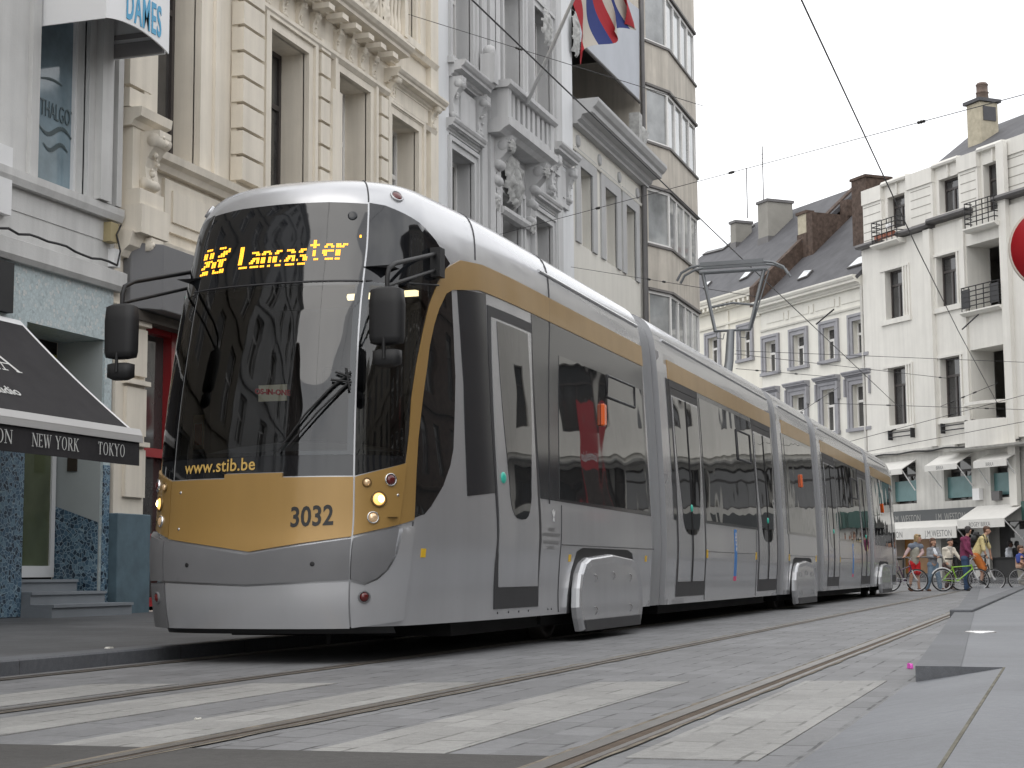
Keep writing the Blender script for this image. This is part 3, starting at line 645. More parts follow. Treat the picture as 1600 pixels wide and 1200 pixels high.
# awning
aw = thing('shop_awning', 'black shop awning with white edging and pale city names on its valance, left edge', 'awning', (-11.4, 15, 2.2))
M_AWN = pmat('black_canvas', (.018, .016, .018), .85, var=.15, vscale=3, bump=.2, bscale=200)
B0, B1 = Vector((-11.42, 0, 3.56)), Vector((-9.86, 0, 2.20)); ya, yb = 11., 16.35
def aw_p(y, t, off=0.):
    nrm = Vector((B0.z-B1.z, 0, B1.x-B0.x)).normalized(); q = B0.lerp(B1, t); sag = -.03*math.sin(math.pi*t); return Vector((q.x, y, q.z))+nrm*(off+sag)
mb = MB(); k = 10
for i in range(k):
    for off in (0, -.012): mb.quad(aw_p(ya, i/k, off), aw_p(yb, i/k, off), aw_p(yb, (i+1)/k, off), aw_p(ya, (i+1)/k, off))
mb.build('canvas', M_AWN, aw, recalc=False)
mb = MB(); bw = .055
for i in range(k): mb.quad(aw_p(yb-bw, i/k, .004), aw_p(yb, i/k, .004), aw_p(yb, (i+1)/k, .004), aw_p(yb-bw, (i+1)/k, .004))
mb.quad(aw_p(ya, .97, .005), aw_p(yb-bw, .97, .005), aw_p(yb-bw, 1., .005), aw_p(ya, 1., .005)); mb.quad(aw_p(ya, .0, .005), aw_p(yb-bw, 0., .005), aw_p(yb-bw, .05, .005), aw_p(ya, .05, .005)); mb.build('white_edging', M_WHITEM, aw, recalc=False)
mb = MB(); mb.extr([(-9.93, ya, 2.16), (-9.80, ya, 2.12), (-9.79, ya, 2.17), (-9.82, ya, 2.245), (-9.90, ya, 2.25)], (0, yb+.03-ya, 0)); mb.box((-9.80, ya, 2.09), (-9.775, yb+.02, 2.15)); mb.build('front_bar', pmat('bar_grey', (.48, .47, .46), .45, .2, var=.06), aw)
mb = MB(); rnd = random.Random(2); ys = np.linspace(ya, yb-.02, 60); f = [(-9.80+.012*math.sin(y*3.1), y) for y in ys]
for (xa, y0), (xb, y1) in zip(f, f[1:]):
    for o_ in (0, -.008): mb.quad((xa+o_, y0, 1.83), (xb+o_, y1, 1.83), (-9.80+o_, y1, 2.12), (-9.80+o_, y0, 2.12))
val = mb.build('valance', M_AWN, aw, recalc=False)
mb = MB(); fx = -9.78
M_PALE = pmat('pale_lettering', (.62, .62, .60), .7)
for wd, px0, px1 in (('NEW YORK', 50, 124), ('TOKYO', 153, 196), ('LONDON', -62, 20)):
    y0 = on_plane(px0, 700, (fx, 0, 0), (1, 0, 0))[1]; y1 = on_plane(px1, 710, (fx, 0, 0), (1, 0, 0))[1]; h = .135
    sx = (y1-y0)/serif_w(wd, h); serif(wd, h, lambda x, y, q=y0: (fx, q+x, 1.905+y), mb, sx)
mb.build('lettering', M_PALE, val, recalc=False)
mb = MB(); y0 = on_plane(2, 585, (-10.9, 0, 0), (1, 0, 0))[1]
serif('LA', .40, lambda x, y: aw_p(15.22-serif_w('LA', .40, 1.0)+x, .56-y*.48, .006), mb, 1.0); mb.build('lettering', M_PALE, aw, recalc=False)
put_text('Coiffer', .2, aw_p(14.62, .66, .008), (0, 1, 0), (B0-B1), 'lettering', M_PALE, aw, .0, align='RIGHT'); put_text('studio', .2, aw_p(14.66, .80, .008), (0, 1, 0), (B0-B1), 'lettering', M_PALE, aw, .0, align='RIGHT')
mb = MB(); mb.tube([(-11.4, yb-.25, 2.9), (-10.5, yb-.3, 2.62), (-9.9, yb-.25, 2.16)], .025, 6); mb.build('arm', M_WHITEM, aw)

# ------------------------------------------------------------------ cream stucco house
Bd = thing('stucco_house', 'cream stucco town house with rusticated piers, carved brackets and deep window reveals', 'building', (-11.5, 24, .12))
u0, u1 = 18.47, Lu(678, 100)
op = []
b1 = (Lu(236, 150), Lu(303, 200), 6.30, 9.6, .42)
b2 = (Lu(416, 150), Lu(475, 150), 6.05, Lz(416, 44), .5)
b3 = (Lu(523, 200), Lu(572, 200), 6.05, Lz(523, 112), .5)
b4 = (Lu(606, 230), Lu(648, 230), 6.05, Lz(606, 178), .45)
t1 = (Lu(611, 40), Lu(644, 40), Lz(644, 80)+.1, 14.6, .4)
dr = (19.25, 21.2, .15, 4.0, .3)
mb = MB(); FL.wall(mb, u0, u1, .1, 15.5, [b1, b2, b3, b4, t1, dr, (22.2, 24.0, .5, 3.9, .3), (25.2, 27, .5, 3.9, .3)], back=8.); mb.build('wall', M_B, Bd)
for i, h in enumerate((b1, b2, b3, b4, t1)):
    fm = M_WDK if i < 2 else M_WIN
    window(FL, Bd, h[0], h[1], h[2], h[3], -h[4]+.03, fm, M_GLASSL if i else M_GLASS, .70, (.5,) if i != 3 else (.35,), .075)
for h in (b2, b3, b4, t1): surround(FL, Bd, h[0], h[1], h[2], h[3], .26 if h is not t1 else .16, M_B, .09)
mb = MB(); FL.box(mb, b1[1], b1[1]+.34, -.02, .10, 6.3, 15); FL.box(mb, b1[1]+.342, b1[1]+.46, -.02, .15, 6.3, 15); FL.box(mb, b1[0]-.30, b1[0], -.02, .1, 6.3, 15); FL.box(mb, b1[0]-.42, b1[0]-.30, -.02, .15, 6.3, 15); mb.build('window_surround', M_B, Bd)
# first bay: sill, panelled apron, bracket stones
mb = MB(); FL.mould(mb, b1[0]-.5, 21.75, [(-.01, 6.06), (.1, 6.06), (.14, 6.14), (.22, 6.18), (.24, 6.28), (-.01, 6.3)]); mb.build('sill', M_B, Bd)
mb = MB(); FL.box(mb, 19.62, 21.5, -.01, .05, 5.28, 6.0); FL.box(mb, 19.8, 21.3, .05, .08, 5.42, 5.86); mb.build('apron_panel', M_B, Bd)
mb = MB(); FL.mould(mb, 18.5, 24.3, [(-.01, 4.72), (.08, 4.72), (.12, 4.80), (.2, 4.86), (.24, 5.04), (-.01, 5.08)]); mb.build('string_course', M_B, Bd)
mb = MB(); FL.box(mb, 18.55, 19.25, -.02, .34, 5.02, 5.40); FL.box(mb, 18.6, 19.2, -.02, .28, 5.402, 5.62); FL.box(mb, 18.6, 19.2, -.02, .16, 5.622, 6.45); FL.mould(mb, 18.52, 19.3, [(-.01, 6.452), (.18, 6.452), (.22, 6.52), (.32, 6.56), (.34, 6.68), (-.01, 6.7)]); mb.build('pedestal', M_B, Bd)
console(FL, Bd, 18.93, 5.63, 6.42, .30, .36, M_B, 'carved_bracket', .1); console(FL, Bd, 18.97, 4.38, 5.0, .30, .32, M_B, 'carved_bracket', .02)
# piers
pier(FL, Bd, Lu(187, 100), Lu(222, 100), 6.70, 14.5, M_B, .16, .60, .05, ph=.3)
pier(FL, Bd, Lu(360, 100), Lu(393, 100), 6.30, 11.5, M_B, .22, .395, .05, ph=.1)
pier(FL, Bd, Lu(490, 150), Lu(505, 150), 5.6, Lz(490, 60), M_B, .14, .395, .05, ph=.1)
pier(FL, Bd, Lu(585, 200), Lu(596, 200), 5.6, Lz(585, 150), M_B, .14, .395, .05, ph=.1)
mb = MB(); FL.box(mb, Lu(505, 150), Lu(520, 150), -.02, .18, 5.6, 8.7); FL.box(mb, Lu(597, 200), Lu(602, 200), -.02, .14, 5.6, 8.4); FL.box(mb, Lu(666, 200), u1-.01, -.02, .10, .1, 15.5); mb.build('pilaster', M_B, Bd)
# entablature with brackets over the two middle windows, balcony above
ea, eb = Lu(393, 20), Lu(598, 80)
zt = 9.60
mb = MB(); FL.mould(mb, ea, eb, [(-.01, zt-.34), (.10, zt-.34), (.16, zt-.28), (.16, zt-.22), (.1, zt-.2), (-.01, zt-.2)]); mb.build('frieze_moulding', M_B, Bd)
for px in (413, 440, 465, 487, 524, 543, 562, 580):
    u = Lu(px, 40); console(FL, Bd, u, 9.42, 9.85, .15, .15, M_B)
mb = MB()
for u in np.arange(ea+.3, eb, .55): FL.box(mb, u, u+.24, .1, .40, 9.86, 9.95)
mb.build('modillion', M_B, Bd)
cornice(FL, Bd, ea-.1, eb+.35, 9.95, .30, .50, M_B)
# balcony parapet with carved middle
mb = MB(); bu0, bu1 = ea+1.2, Lu(606, 30); FL.box(mb, bu0, bu1, .20, .38, 10.26, 10.40); FL.mould(mb, bu0, bu1, [(.15, 11.14), (.43, 11.14), (.45, 11.28), (.15, 11.3)])
for u in np.arange(bu0+.1, bu1-.05, .17): 
    if abs(u-(bu0+bu1)/2-.3) > .5: mb.lathe(FL.p(u, .29, 10.40), (0, 0, 1), [(.045, 0), (.06, .15), (.035, .35), (.05, .6), (.05, .74)], 8)
FL.box(mb, bu1-.16, bu1, .15, .41, 10.40, 11.14); mb.build('balcony_parapet', M_B, Bd)
mb = MB(); relief(FL, mb, (bu0+bu1)/2+.3, 10.74, .95, 1.0, .36, 4); relief(FL, mb, (bu0+bu1)/2+1.2, 10.6, .35, .7, .36, 5); mb.build('carved_relief', M_B, Bd)
# over the last window: small cornice, scrolls
ca, cb = Lu(600, 140), u1-.05
cornice(FL, Bd, ca, cb, Lz(600, 118)-.12, .26, .34, M_B)
mb = MB(); z_ = Lz(640, 150); FL.box(mb, ca+.4, cb-.45, -.01, .07, z_-.34, z_-.02); FL.mould(mb, ca+.1, cb-.1, [(-.01, z_-.5), (.1, z_-.5), (.14, z_-.42), (-.01, z_-.4)]); mb.build('frieze_panel', M_B, Bd)
for u in (ca+.18, cb-.25): console(FL, Bd, u, z_-.42, z_+.06, .18, .26, M_B)
mb = MB(); FL.mould(mb, Lu(608, 60), u1-.1, [(-.01, Lz(610, 62)), (.1, Lz(610, 62)), (.16, Lz(610, 62)+.1), (-.01, Lz(610, 62)+.12)]); mb.build('sill', M_B, Bd)
# curved stucco screen and ledge above the first floor
mb = MB(); sc = []; su0, su1 = Lu(494, 230), Lu(548, 270)
for t in np.linspace(0, 1, 14): sc.append((su0+(su1-su0)*t, 6.75-.75*(3*t*t-2*t*t*t)+(.1 if t < .05 else 0)))
FL.poly(mb, [(su0, 5.2)]+sc+[(su1, 5.2)], .2, .42); mb.build('scrolled_parapet', M_B, Bd)
cornice(FL, Bd, 21.6, 23.6, 5.82, .25, .4, M_B, 'ledge')
# street level: grey painted base, red door
mb = MB(); FL.box(mb, 18.42, 19.22, -.01, .16, .12, 1.40); gb = mb.build('painted_plinth', pmat('plinth_blue_grey', (.085, .135, .165), .7, var=.2, vscale=5), Bd, bevel=.01)
mb = MB(); FL.box(mb, 18.46, 19.18, -.01, .06, 1.40, 4.1)
for z in (1.62, 2.42, 3.2): FL.box(mb, 18.66, 19.14, .06, .11, z, z+.62); FL.box(mb, 18.62, 19.18, .06, .15, z+.66, z+.72)
mb.build('panelled_pilaster', M_B, Bd)
mb = MB(); FL.box(mb, 19.0, 19.12, .11, .135, .85, 1.02); mb.build('torn_sticker', M_PAPERW, gb)
mb = MB(); R_ = pmat('red_frame', (.30, .008, .012), .35, coat=.3)
for a, b, c, d in ((19.27, 19.40, .2, 4.0), (20.2, 20.32, .2, 4.0), (21.08, 21.2, .2, 4.0)): FL.box(mb, a, b, -.28, -.14, c, d)
for z in (.2, 1.05, 2.2, 3.88): FL.box(mb, 19.40, 20.2, -.279, -.15, z, z+.12); FL.box(mb, 20.32, 21.08, -.279, -.15, z, z+.12)
rd = mb.build('red_shopfront', R_, Bd); mb = MB(); FL.box(mb, 19.3, 21.18, -.29, -.27, .2, 3.98); mb.build('pane', M_GLASS, rd)
mb = MB(); FL.box(mb, 22.2, 24., -.29, -.27, .5, 3.9); FL.box(mb, 25.2, 27., -.29, -.27, .5, 3.9); mb.build('shop_window', M_GLASS, Bd)
gs = thing('sign_box', 'plain grey faceted sign box fixed above the red shop door', 'sign', (-11.4, 19.4, 4.5))
mb = MB(); mb.extr([FL.p(18.68, .0, 4.06), FL.p(18.68, .12, 4.06), FL.p(18.98, .42, 4.06), FL.p(21.0, .42, 4.06), FL.p(21.3, .1, 4.06), FL.p(21.3, 0, 4.06)], (0, 0, .87)); gsb = mb.build('sign_body', pmat('sign_grey', (.15, .15, .155), .5, var=.05), gs, bevel=.01)
mb = MB(); FL.box(mb, 19.55, 19.8, .422, .426, 4.28, 4.33); mb.build('green_stripe', pmat('sign_green', (.02, .30, .18), .4), gsb)
mb = MB(); FL.box(mb, 18.5, 21.5, -.01, .2, 3.92, 4.05); mb.build('lintel', pmat('dark_lintel', (.07, .06, .05), .8, var=.3, vscale=4), Bd)  # dark brown strip below the sign box, mottled at random

# ------------------------------------------------------------------ grey stucco house with balcony
Cd = thing('balcony_house', 'pale grey stucco house with a stone balcony carried on carved scrolls', 'building', (-11.5, 35, .12))
u0, u1 = Lu(678, 100), Lu(890, 200)
c1 = (Lu(701, 260), Lu(736, 260), 6.0, Lz(701, 232), .4); c2 = (Lu(780, 320), Lu(809, 310), 6.0, Lz(780, 300), .45); c3 = (Lu(833, 350), Lu(859, 340), 6.0, Lz(833, 337), .4)
k1 = (Lu(702, 40), Lu(734, 40), Lz(702, 93), 13.6, .4); k2 = (Lu(783, 60), Lu(812, 60), 10.3, 14., .45); k3 = (Lu(831, 100), Lu(858, 100), 10.35, 14., .4)
mb = MB(); FL.wall(mb, u0, u1, .1, 17.5, [c1, c2, c3, k1, k2, k3], back=8.); mb.build('wall', M_C, Cd)
for h in (c1, c2, c3, k1, k2, k3): window(FL, Cd, h[0], h[1], h[2], h[3], -h[4]+.03, M_WIN, M_GLASSL, .62, (.5,), .07); surround(FL, Cd, h[0], h[1], h[2], h[3], .22, M_C, .08)
mb = MB(); FL.box(mb, u0, Lu(697, 150), -.02, .06, .1, 17.4); FL.box(mb, Lu(873, 150), u1-.004, -.02, .08, .1, 17.4); mb.build('white_strip', M_CW, Cd)
mb = MB()
for a, b in ((744, 752), (757, 766), (765, 773), (862, 870)): FL.box(mb, Lu(a, 200), Lu(b, 200), -.02, .14, .1, 17.2)
mb.build('pilaster', M_C, Cd)
for px in (701, 833): 
    h = c1 if px == 701 else c3; z = h[3]+.30; cornice(FL, Cd, h[0]-.3, h[1]+.32, z, .26, .26, M_C)
zs = Lz(700, 96)
for a, b in ((Lu(697, 120), Lu(745, 150)), (Lu(852, 200), Lu(884, 230))):
    cornice(FL, Cd, a, b, zs-.34, .32, .42, M_C); mb = MB(); FL.box(mb, a+.35, b-.35, -.01, .10, zs-1.3, zs-.45); FL.box(mb, a+.5, b-.5, .1, .13, zs-1.15, zs-.6); FL.box(mb, a+.28, b-.28, -.01, .16, zs-1.42, zs-1.3); mb.build('apron_panel', M_C, Cd)
    for u in (a+.17, b-.17): console(FL, Cd, u, zs-1.25, zs-.34, .24, .34, M_C)
# the balcony
ba, bb, bz = 32.9, 36.5, 10.0; bo = .60
bal = None; mb = MB(); FL.mould(mb, ba, bb, [(0, bz), (bo-.22, bz), (bo-.12, bz+.08), (bo, bz+.14), (bo, bz+.30), (0, bz+.30)]); bal = mb.build('balcony', M_C, Cd)
mb = MB(); za, zb = bz+.28, bz+.98
FL.box(mb, ba+.1, ba+.35, bo-.32, bo-.06, za, zb); FL.box(mb, bb-.35, bb-.1, bo-.32, bo-.06, za, zb); FL.box(mb, ba+.12, ba+.3, 0, bo-.32, za, zb-.02); FL.box(mb, bb-.3, bb-.12, 0, bo-.32, za, zb-.02)
FL.box(mb, ba+.35, bb-.35, bo-.28, bo-.10, za, za+.16)
for u in np.arange(ba+.55, bb-.4, .36): FL.box(mb, u, u+.2, bo-.27, bo-.11, za+.16, zb)
FL.mould(mb, ba+.02, bb-.02, [(0, zb), (bo-.04, zb), (bo+.03, zb+.06), (bo+.03, zb+.16), (0, zb+.17)]); mb.build('parapet', M_C, bal)
for u in (33.45, 36.0):
    n = 18; pts = []; mb = MB()
    P_ = [(.08, bz-2.2), (.16, bz-2.0), (.22, bz-1.75), (.20, bz-1.4), (.22, bz-1.1), (.40, bz-.8), (.62, bz-.55), (.66, bz-.3), (.74, bz-.12), (.8, bz), (0, bz), (0, bz-2.2)]
    mb.extr([FL.p(u-.16, a*.66, bz+(z-bz)*.62) for a, z in P_], FL.u*.32)
    for (a, z, r) in ((.62, bz-.3, .24), (.36, bz-.95, .16), (.22, bz-1.5, .18), (.16, bz-2.1, .15)): r *= .66; mb.lathe(FL.p(u-.19, a*.53, bz+(z-bz)*.62), FL.u, [(.001, 0), (r*.6, 0), (r, .05), (r, .33), (r*.6, .38), (.001, .38)], 14)
    mb.build('scroll_bracket', M_C, Cd); mb = MB(); relief(FL, mb, u, bz-.2, .4, .36, .50, 3); relief(FL, mb, u, bz-1.4, .36, .5, .14, 5); mb.build('carved_leaves', M_C2, Cd)
mb = MB(); uc = 34.55; relief(FL, mb, uc, bz-.72, 1.35, 1.25, .14, 9, 0, .11); mb.ball(FL.p(uc, .2, bz-.75), .27, (.5, .9, 1.4), 14, 8); mb.build('cartouche', M_C2, Cd)
mb = MB(); FL.mould(mb, 33.7, 35.6, [(-.01, bz-1.6), (.16, bz-1.6), (.22, bz-1.52), (.22, bz-1.44), (-.01, bz-1.4)]); mb.build('door_hood', M_C, Cd)
mb = MB(); mb.box((-11.34, 32.3, 10.9), (-11.02, 32.55, 11.55)); mb.ball((-11.18, 32.43, 11.62), .14); mb.build('urn', M_C, Cd)
mb = MB(); relief(FL, mb, Lu(843, 45), Lz(845, 48), .7, 1.0, .2, 12); relief(FL, mb, Lu(888, 50), Lz(886, 52), .7, 1.3, .2, 13); mb.build('carved_relief', M_C2, Cd)
part_box('cable_box', FL, [(30.2, 30.3, .06, .14, 6.55, 6.8)], M_GUT, Cd)
# flagpole with two flags
fp = thing('flagpole', 'slanting white flagpole fixed to the stone balcony, carrying a tricolour flag', 'flagpole', (-10.5, 36.6, 9.3))
f0 = Vector(on_plane(824, 160, (-10.95, 0, 0), (1, 0, 0))); f1d = Vector(on_plane(905, -22, (-8.4, 0, 0), (1, 0, 0)))
mb = MB(); mb.tube([f0, f1d], [.05, .035], 8); mb.ball(f1d, .09); mb.build('pole', M_WHITEM, fp)
M_FLAG = [pmat('flag_red', (.36, .018, .026), .8), pmat('flag_white', (.50, .455, .40), .8), pmat('flag_blue', (.025, .04, .17), .8)]  # flag colours darkened to stand in for shade on the cloth
def flag(name, pa, pb, drop, sway, stripes, label, seed):
    mb = MB(); n, m = 16, 14; pa, pb = Vector(pa), Vector(pb)
    def P(i, j):
        t, s = i/n, j/m; q = pa.lerp(pb, t); return q+Vector((sway[0]*s+.14*math.sin(5*t+3.2*s+seed)*s, sway[1]*s+.30*math.sin(7*t+2*s+seed)*s, -drop*s*(1-.10*math.sin(3.1*t))))
    for i in range(n):
        mi = stripes[min(len(stripes)-1, int(i/n*len(stripes)))]
        for j in range(m): mb.add([P(i, j), P(i+1, j), P(i+1, j+1), P(i, j+1)], [(0, 1, 2, 3)], True, mi)
    o = mb.build(name, M_FLAG, base=pa, recalc=False); return tag(o, label, 'flag')
fA = Vector(on_plane(893, 8, (-8.7, 0, 0), (1, 0, 0))); fB = fA+Vector((.55, 2.0, 1.5))
flag('flag', Vector(on_plane(893, 0, (-9.0, 0, 0), (1, 0, 0))), Vector(on_plane(940, -45, (-8.6, 0, 0), (1, 0, 0))), 1.15, (.1, .65), [0, 1, 2, 0, 1], 'red, white and blue striped flag in shade-darkened colours hanging from the slanting pole', 1.)
flag('flag', Vector(on_plane(948, -30, (-9.2, 0, 0), (1, 0, 0))), Vector(on_plane(966, -40, (-9.0, 0, 0), (1, 0, 0))), 1.0, (.1, .8), [2, 1, 0], 'half hidden second flag hanging behind the shade-darkened striped flag', 2.)

# ------------------------------------------------------------------ low white house with roof terrace
Dd = thing('terrace_house', 'low plain off-white house with grey window surrounds under a roof terrace', 'building', (-11.5, 43, .12))
u0, u1 = Lu(890, 200), Lu(1003, 400)
ztop = Lz(893, 170)
ds = [(Lu(905, 300), Lu(924, 300), Lz(905, 385), Lz(905, 256)), (Lu(944, 330), Lu(962, 330), Lz(944, 405), Lz(944, 290)), (Lu(977, 360), Lu(992, 360), Lz(977, 425), Lz(977, 325))]
zd0, zd1 = sum(d[2] for d in ds)/3, sum(d[3] for d in ds)/3
holes = [(d[0], d[1], zd0, zd1, .35) for d in ds]
mb = MB(); FL.wall(mb, u0+.004, u1, .1, ztop+.2, holes, back=8.); FL.box(mb, u0+.3, u1-.1, -8., -2.6, ztop+.2, ztop+3.6); mb.build('wall', M_D, Dd)
for d in holes: window(FL, Dd, d[0], d[1], d[2], d[3], -.32, M_WIN, M_GLASSL, None, (.5,), .07); surround(FL, Dd, d[0], d[1], d[2], d[3], .42, M_DST, .05, step=False, sill=False)
cornice(FL, Dd, u0+.05, u1+.25, ztop-.42, .62, .75, M_DST)
mb = MB(); FL.mould(mb, u0+.02, u1, [(-.01, ztop-1.05), (.06, ztop-1.05), (.08, ztop-.98), (-.01, ztop-.95)]); mb.build('string_course', M_D, Dd)
mb = MB()
for k in range(4): u = u0+.7+k*(u1-u0-1.2)/3; mb.lathe(FL.p(u, -.01, ztop-.72), FL.n, [(.16, 0), (.16, .05), (.10, .07), (.0001, .05)], 12)
mb.build('rosette', M_DST, Dd)
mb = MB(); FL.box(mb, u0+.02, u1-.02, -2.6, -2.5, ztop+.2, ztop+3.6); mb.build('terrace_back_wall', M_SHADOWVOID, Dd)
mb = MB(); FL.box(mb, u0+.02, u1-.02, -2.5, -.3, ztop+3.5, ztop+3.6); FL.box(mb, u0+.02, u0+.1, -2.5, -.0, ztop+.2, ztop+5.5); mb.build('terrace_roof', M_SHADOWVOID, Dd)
mb = MB(); ua = u0+2.6
for k in range(13): u = ua+k*.2; mb.tube([FL.p(u, -.05, ztop+.2), FL.p(u, -.05, ztop+.95)], .018, 5)
for z in (.3, .6, .95): mb.tube([FL.p(ua, -.05, ztop+z), FL.p(ua+2.4, -.05, ztop+z)], .02, 5)
mb.build('iron_railing', M_IRON, Dd)
mb = MB(); mb.box((-11.5-.1, u1-.9, ztop+.2), (-11.3, u1-.5, ztop+1.6)); mb.lathe(FL.p(u1-.35, .1, ztop+.2), (0, 0, 1), [(.2, 0), (.24, .25), (.12, .4), (.2, .7), (.26, .9), (.1, 1.1)], 10); mb.build('stone_urn', M_C2, Dd)
mb = MB(); mb.tube([FL.p(u1-.12, .1, .3), FL.p(u1-.12, .1, ztop-.4)], .07, 8); mb.build('downpipe', M_GUT, Dd)
ta = thing('terrace_screen', 'large pale grey canvas screen hanging over the dark roof terrace', 'screen', (-11.3, 43, ztop+2))
q = [L(905, 68), L(998, 160), L(998, 15), L(905, -60)]
mb = MB(); FL.poly(mb, q, -.02, .02); mb.build('canvas', pmat('grey_canvas', (.43, .45, .49), .7, var=.06), ta); mb = MB(); mb.tube([FL.p(q[0][0], .03, q[0][1]), FL.p(q[1][0], .03, q[1][1])], .05, 6); mb.build('bottom_bar', M_GUT, ta)

# ------------------------------------------------------------------ apartment block with canted bay
Ed = thing('bay_apartment_block', 'tall beige apartment block with stacked canted bay windows and white frames', 'building', (-11.5, 50, .12))
u0 = Lu(1003, 400)+.01; pa = Lu(1010, 300); pr = .46
def at_n(px, n): 
    q = on_plane(px, 300, (-11.5+n, 0, 0), (1, 0, 0)); return q[1]
pb, pc = at_n(1047, pr), at_n(1090, pr); pd = pc+.5
plan = [(pa, 0.), (pb, pr), (pc, pr), (pd, 0.)]
mb = MB(); FL.wall(mb, u0, pd+.3, .1, 26, [], back=8.); mb.build('wall', M_E, Ed)
floors = [Lz(1011, 222+157*2), Lz(1011, 222+157), Lz(1011, 222), Lz(1009, 66), Lz(1009, 66)+3.45]
zb = []
fh = (Lz(1011, 222)-Lz(1014, 382)); base = Lz(1011, 222); wh = Lz(1011, 136)-Lz(1011, 222)
for k in range(-3, 5):
    z = base+k*fh
    if z < 1: continue
    # spandrel band below the window, window band above
    m = MB()
    for (a, na), (b, nb) in zip(plan, plan[1:]):
        m.hexa([FL.p(a, -.05, z-fh+wh), FL.p(b, -.05, z-fh+wh), FL.p(b, nb, z-fh+wh), FL.p(a, na, z-fh+wh), FL.p(a, -.05, z), FL.p(b, -.05, z), FL.p(b, nb, z), FL.p(a, na, z)])
    sp_ = m.build('spandrel', M_E, Ed)
    m = MB()
    for (a, na), (b, nb) in zip(plan, plan[1:]):
        for zz in (z-fh+wh, z-.06): m.hexa([FL.p(a, -.04, zz), FL.p(b, -.04, zz), FL.p(b, nb+.06, zz), FL.p(a, na+.06, zz), FL.p(a, -.04, zz+.07), FL.p(b, -.04, zz+.07), FL.p(b, nb+.06, zz+.07), FL.p(a, na+.06, zz+.07)])
    m.build('sill', pmat('weathered_sill', (.16, .15, .145), .7, var=.2) if 'weathered_sill' not in bpy.data.materials else bpy.data.materials['weathered_sill'], sp_)
    m = MB(); g_ = MB()
    for j, ((a, na), (b, nb)) in enumerate(zip(plan, plan[1:])):
        nn = (1, 4, 1)[j]
        for i in range(nn):
            t0, t1 = i/nn, (i+1)/nn; ua, ub_ = a+(b-a)*t0, a+(b-a)*t1; n0, n1 = na+(nb-na)*t0, na+(nb-na)*t1; w_ = .06
            dU = Vector((ub_-ua, n1-n0)); ln = dU.length; eu = dU/ln
            def pp(d, o, zz): return FL.p(ua+eu.x*d+eu.y*o, n0+eu.y*d-eu.x*o, zz)
            def bx(M, d0, d1, o0, o1, z0, z1): M.hexa([pp(d0, o0, z0), pp(d1, o0, z0), pp(d1, o1, z0), pp(d0, o1, z0), pp(d0, o0, z1), pp(d1, o0, z1), pp(d1, o1, z1), pp(d0, o1, z1)])
            bx(m, .0, w_, .03, .11, z+.012, z+wh-.002); bx(m, ln-w_, ln, .03, .11, z+.012, z+wh-.002); bx(m, w_, ln-w_, .03, .11, z+.012, z+.09); bx(m, w_, ln-w_, .03, .11, z+wh-.09, z+wh-.002)
            bx(g_, w_-.01, ln-w_+.01, .08, .095, z+.08, z+wh-.08)
    wf = m.build('window', M_WIN, Ed); g_.build('pane', glass_mat('bay_glass', (.30, .31, .31), .05, .03, 1.4) if 'bay_glass' not in bpy.data.materials else bpy.data.materials['bay_glass'], wf)
mb = MB(); mb.tube([FL.p(u0+.12, .08, .3), FL.p(u0+.12, .08, 25)], .07, 8); mb.build('downpipe', M_GUT, Ed)
# ------------------------------------------------------------------ houses across the square
FG = Frame((-4.52, 68.48, 0), (.668, -.744, 0), (-.744, -.668, 0)); G_ = FG.px
M_GLASSF = glass_mat('far_glass', (.05, .05, .052), .04, .05, .8, spec=.9)
M_TEAL2 = pmat('frosted_teal', (.11, .22, .225), .35, var=.15, vscale=2)
Gd = thing('corner_house', 'white art deco corner house with small awnings, balconies and a shop at street level', 'building', FG.p(4, 0, .2))
rows = {'A': (14.97, 16.38), 'B': (11.1, 13.18), 'C': (6.63, 9.05), 'D': (3.35, 5.05)}
cols = [(-3.28, -2.1), (.16, 1.38), (2.05, 3.98)]
ext = [5.6+3.6*k for k in range(5)]
holes = []; info = []
for r, (z0, z1) in rows.items():
    for ci, (a, b) in enumerate(cols+[(e, e+1.7) for e in ext]):
        zz0, zz1, rv = z0, z1, .38
        if r == 'D': a, b = (a-.15, b+.32) if ci < 2 else ((a+.75, b+.5) if ci == 2 else (a-.6, b+1.0)); rv = .45
        if ci == 2 and r in 'BC': zz0 -= .45; zz1 += .1; rv = 1.15
        if ci >= 2 and r == 'A': zz0 -= .6; a, b = (2.9, 4.05) if ci == 2 else (a, b)
        holes.append((a, b, zz0, zz1, rv)); info.append((r, ci))
shop = [(-3.3, 1.75, .3, 2.2, .5), (2.6, 5.2, .3, 2.45, .5)]+[(e, e+2.4, .3, 2.45, .5) for e in ext[1:]]
GL, GR = -4.86, 24.
mb = MB(); FG.wall(mb, GL, GR, .1, 5.55, [h for h, i in zip(holes, info) if i[0] == 'D']+shop, back=9.); mb.build('ground_storeys', M_GD, Gd)
mb = MB(); FG.wall(mb, GL, GR, 5.55, 14.4, [h for h, i in zip(holes, info) if i[0] in 'BC'], n=.12, back=9.); FG.wall(mb, GL, GR, 14.4, 16.9, [h for h, i in zip(holes, info) if i[0] == 'A'], n=-.15, back=8.5); mb.build('wall', M_G, Gd)
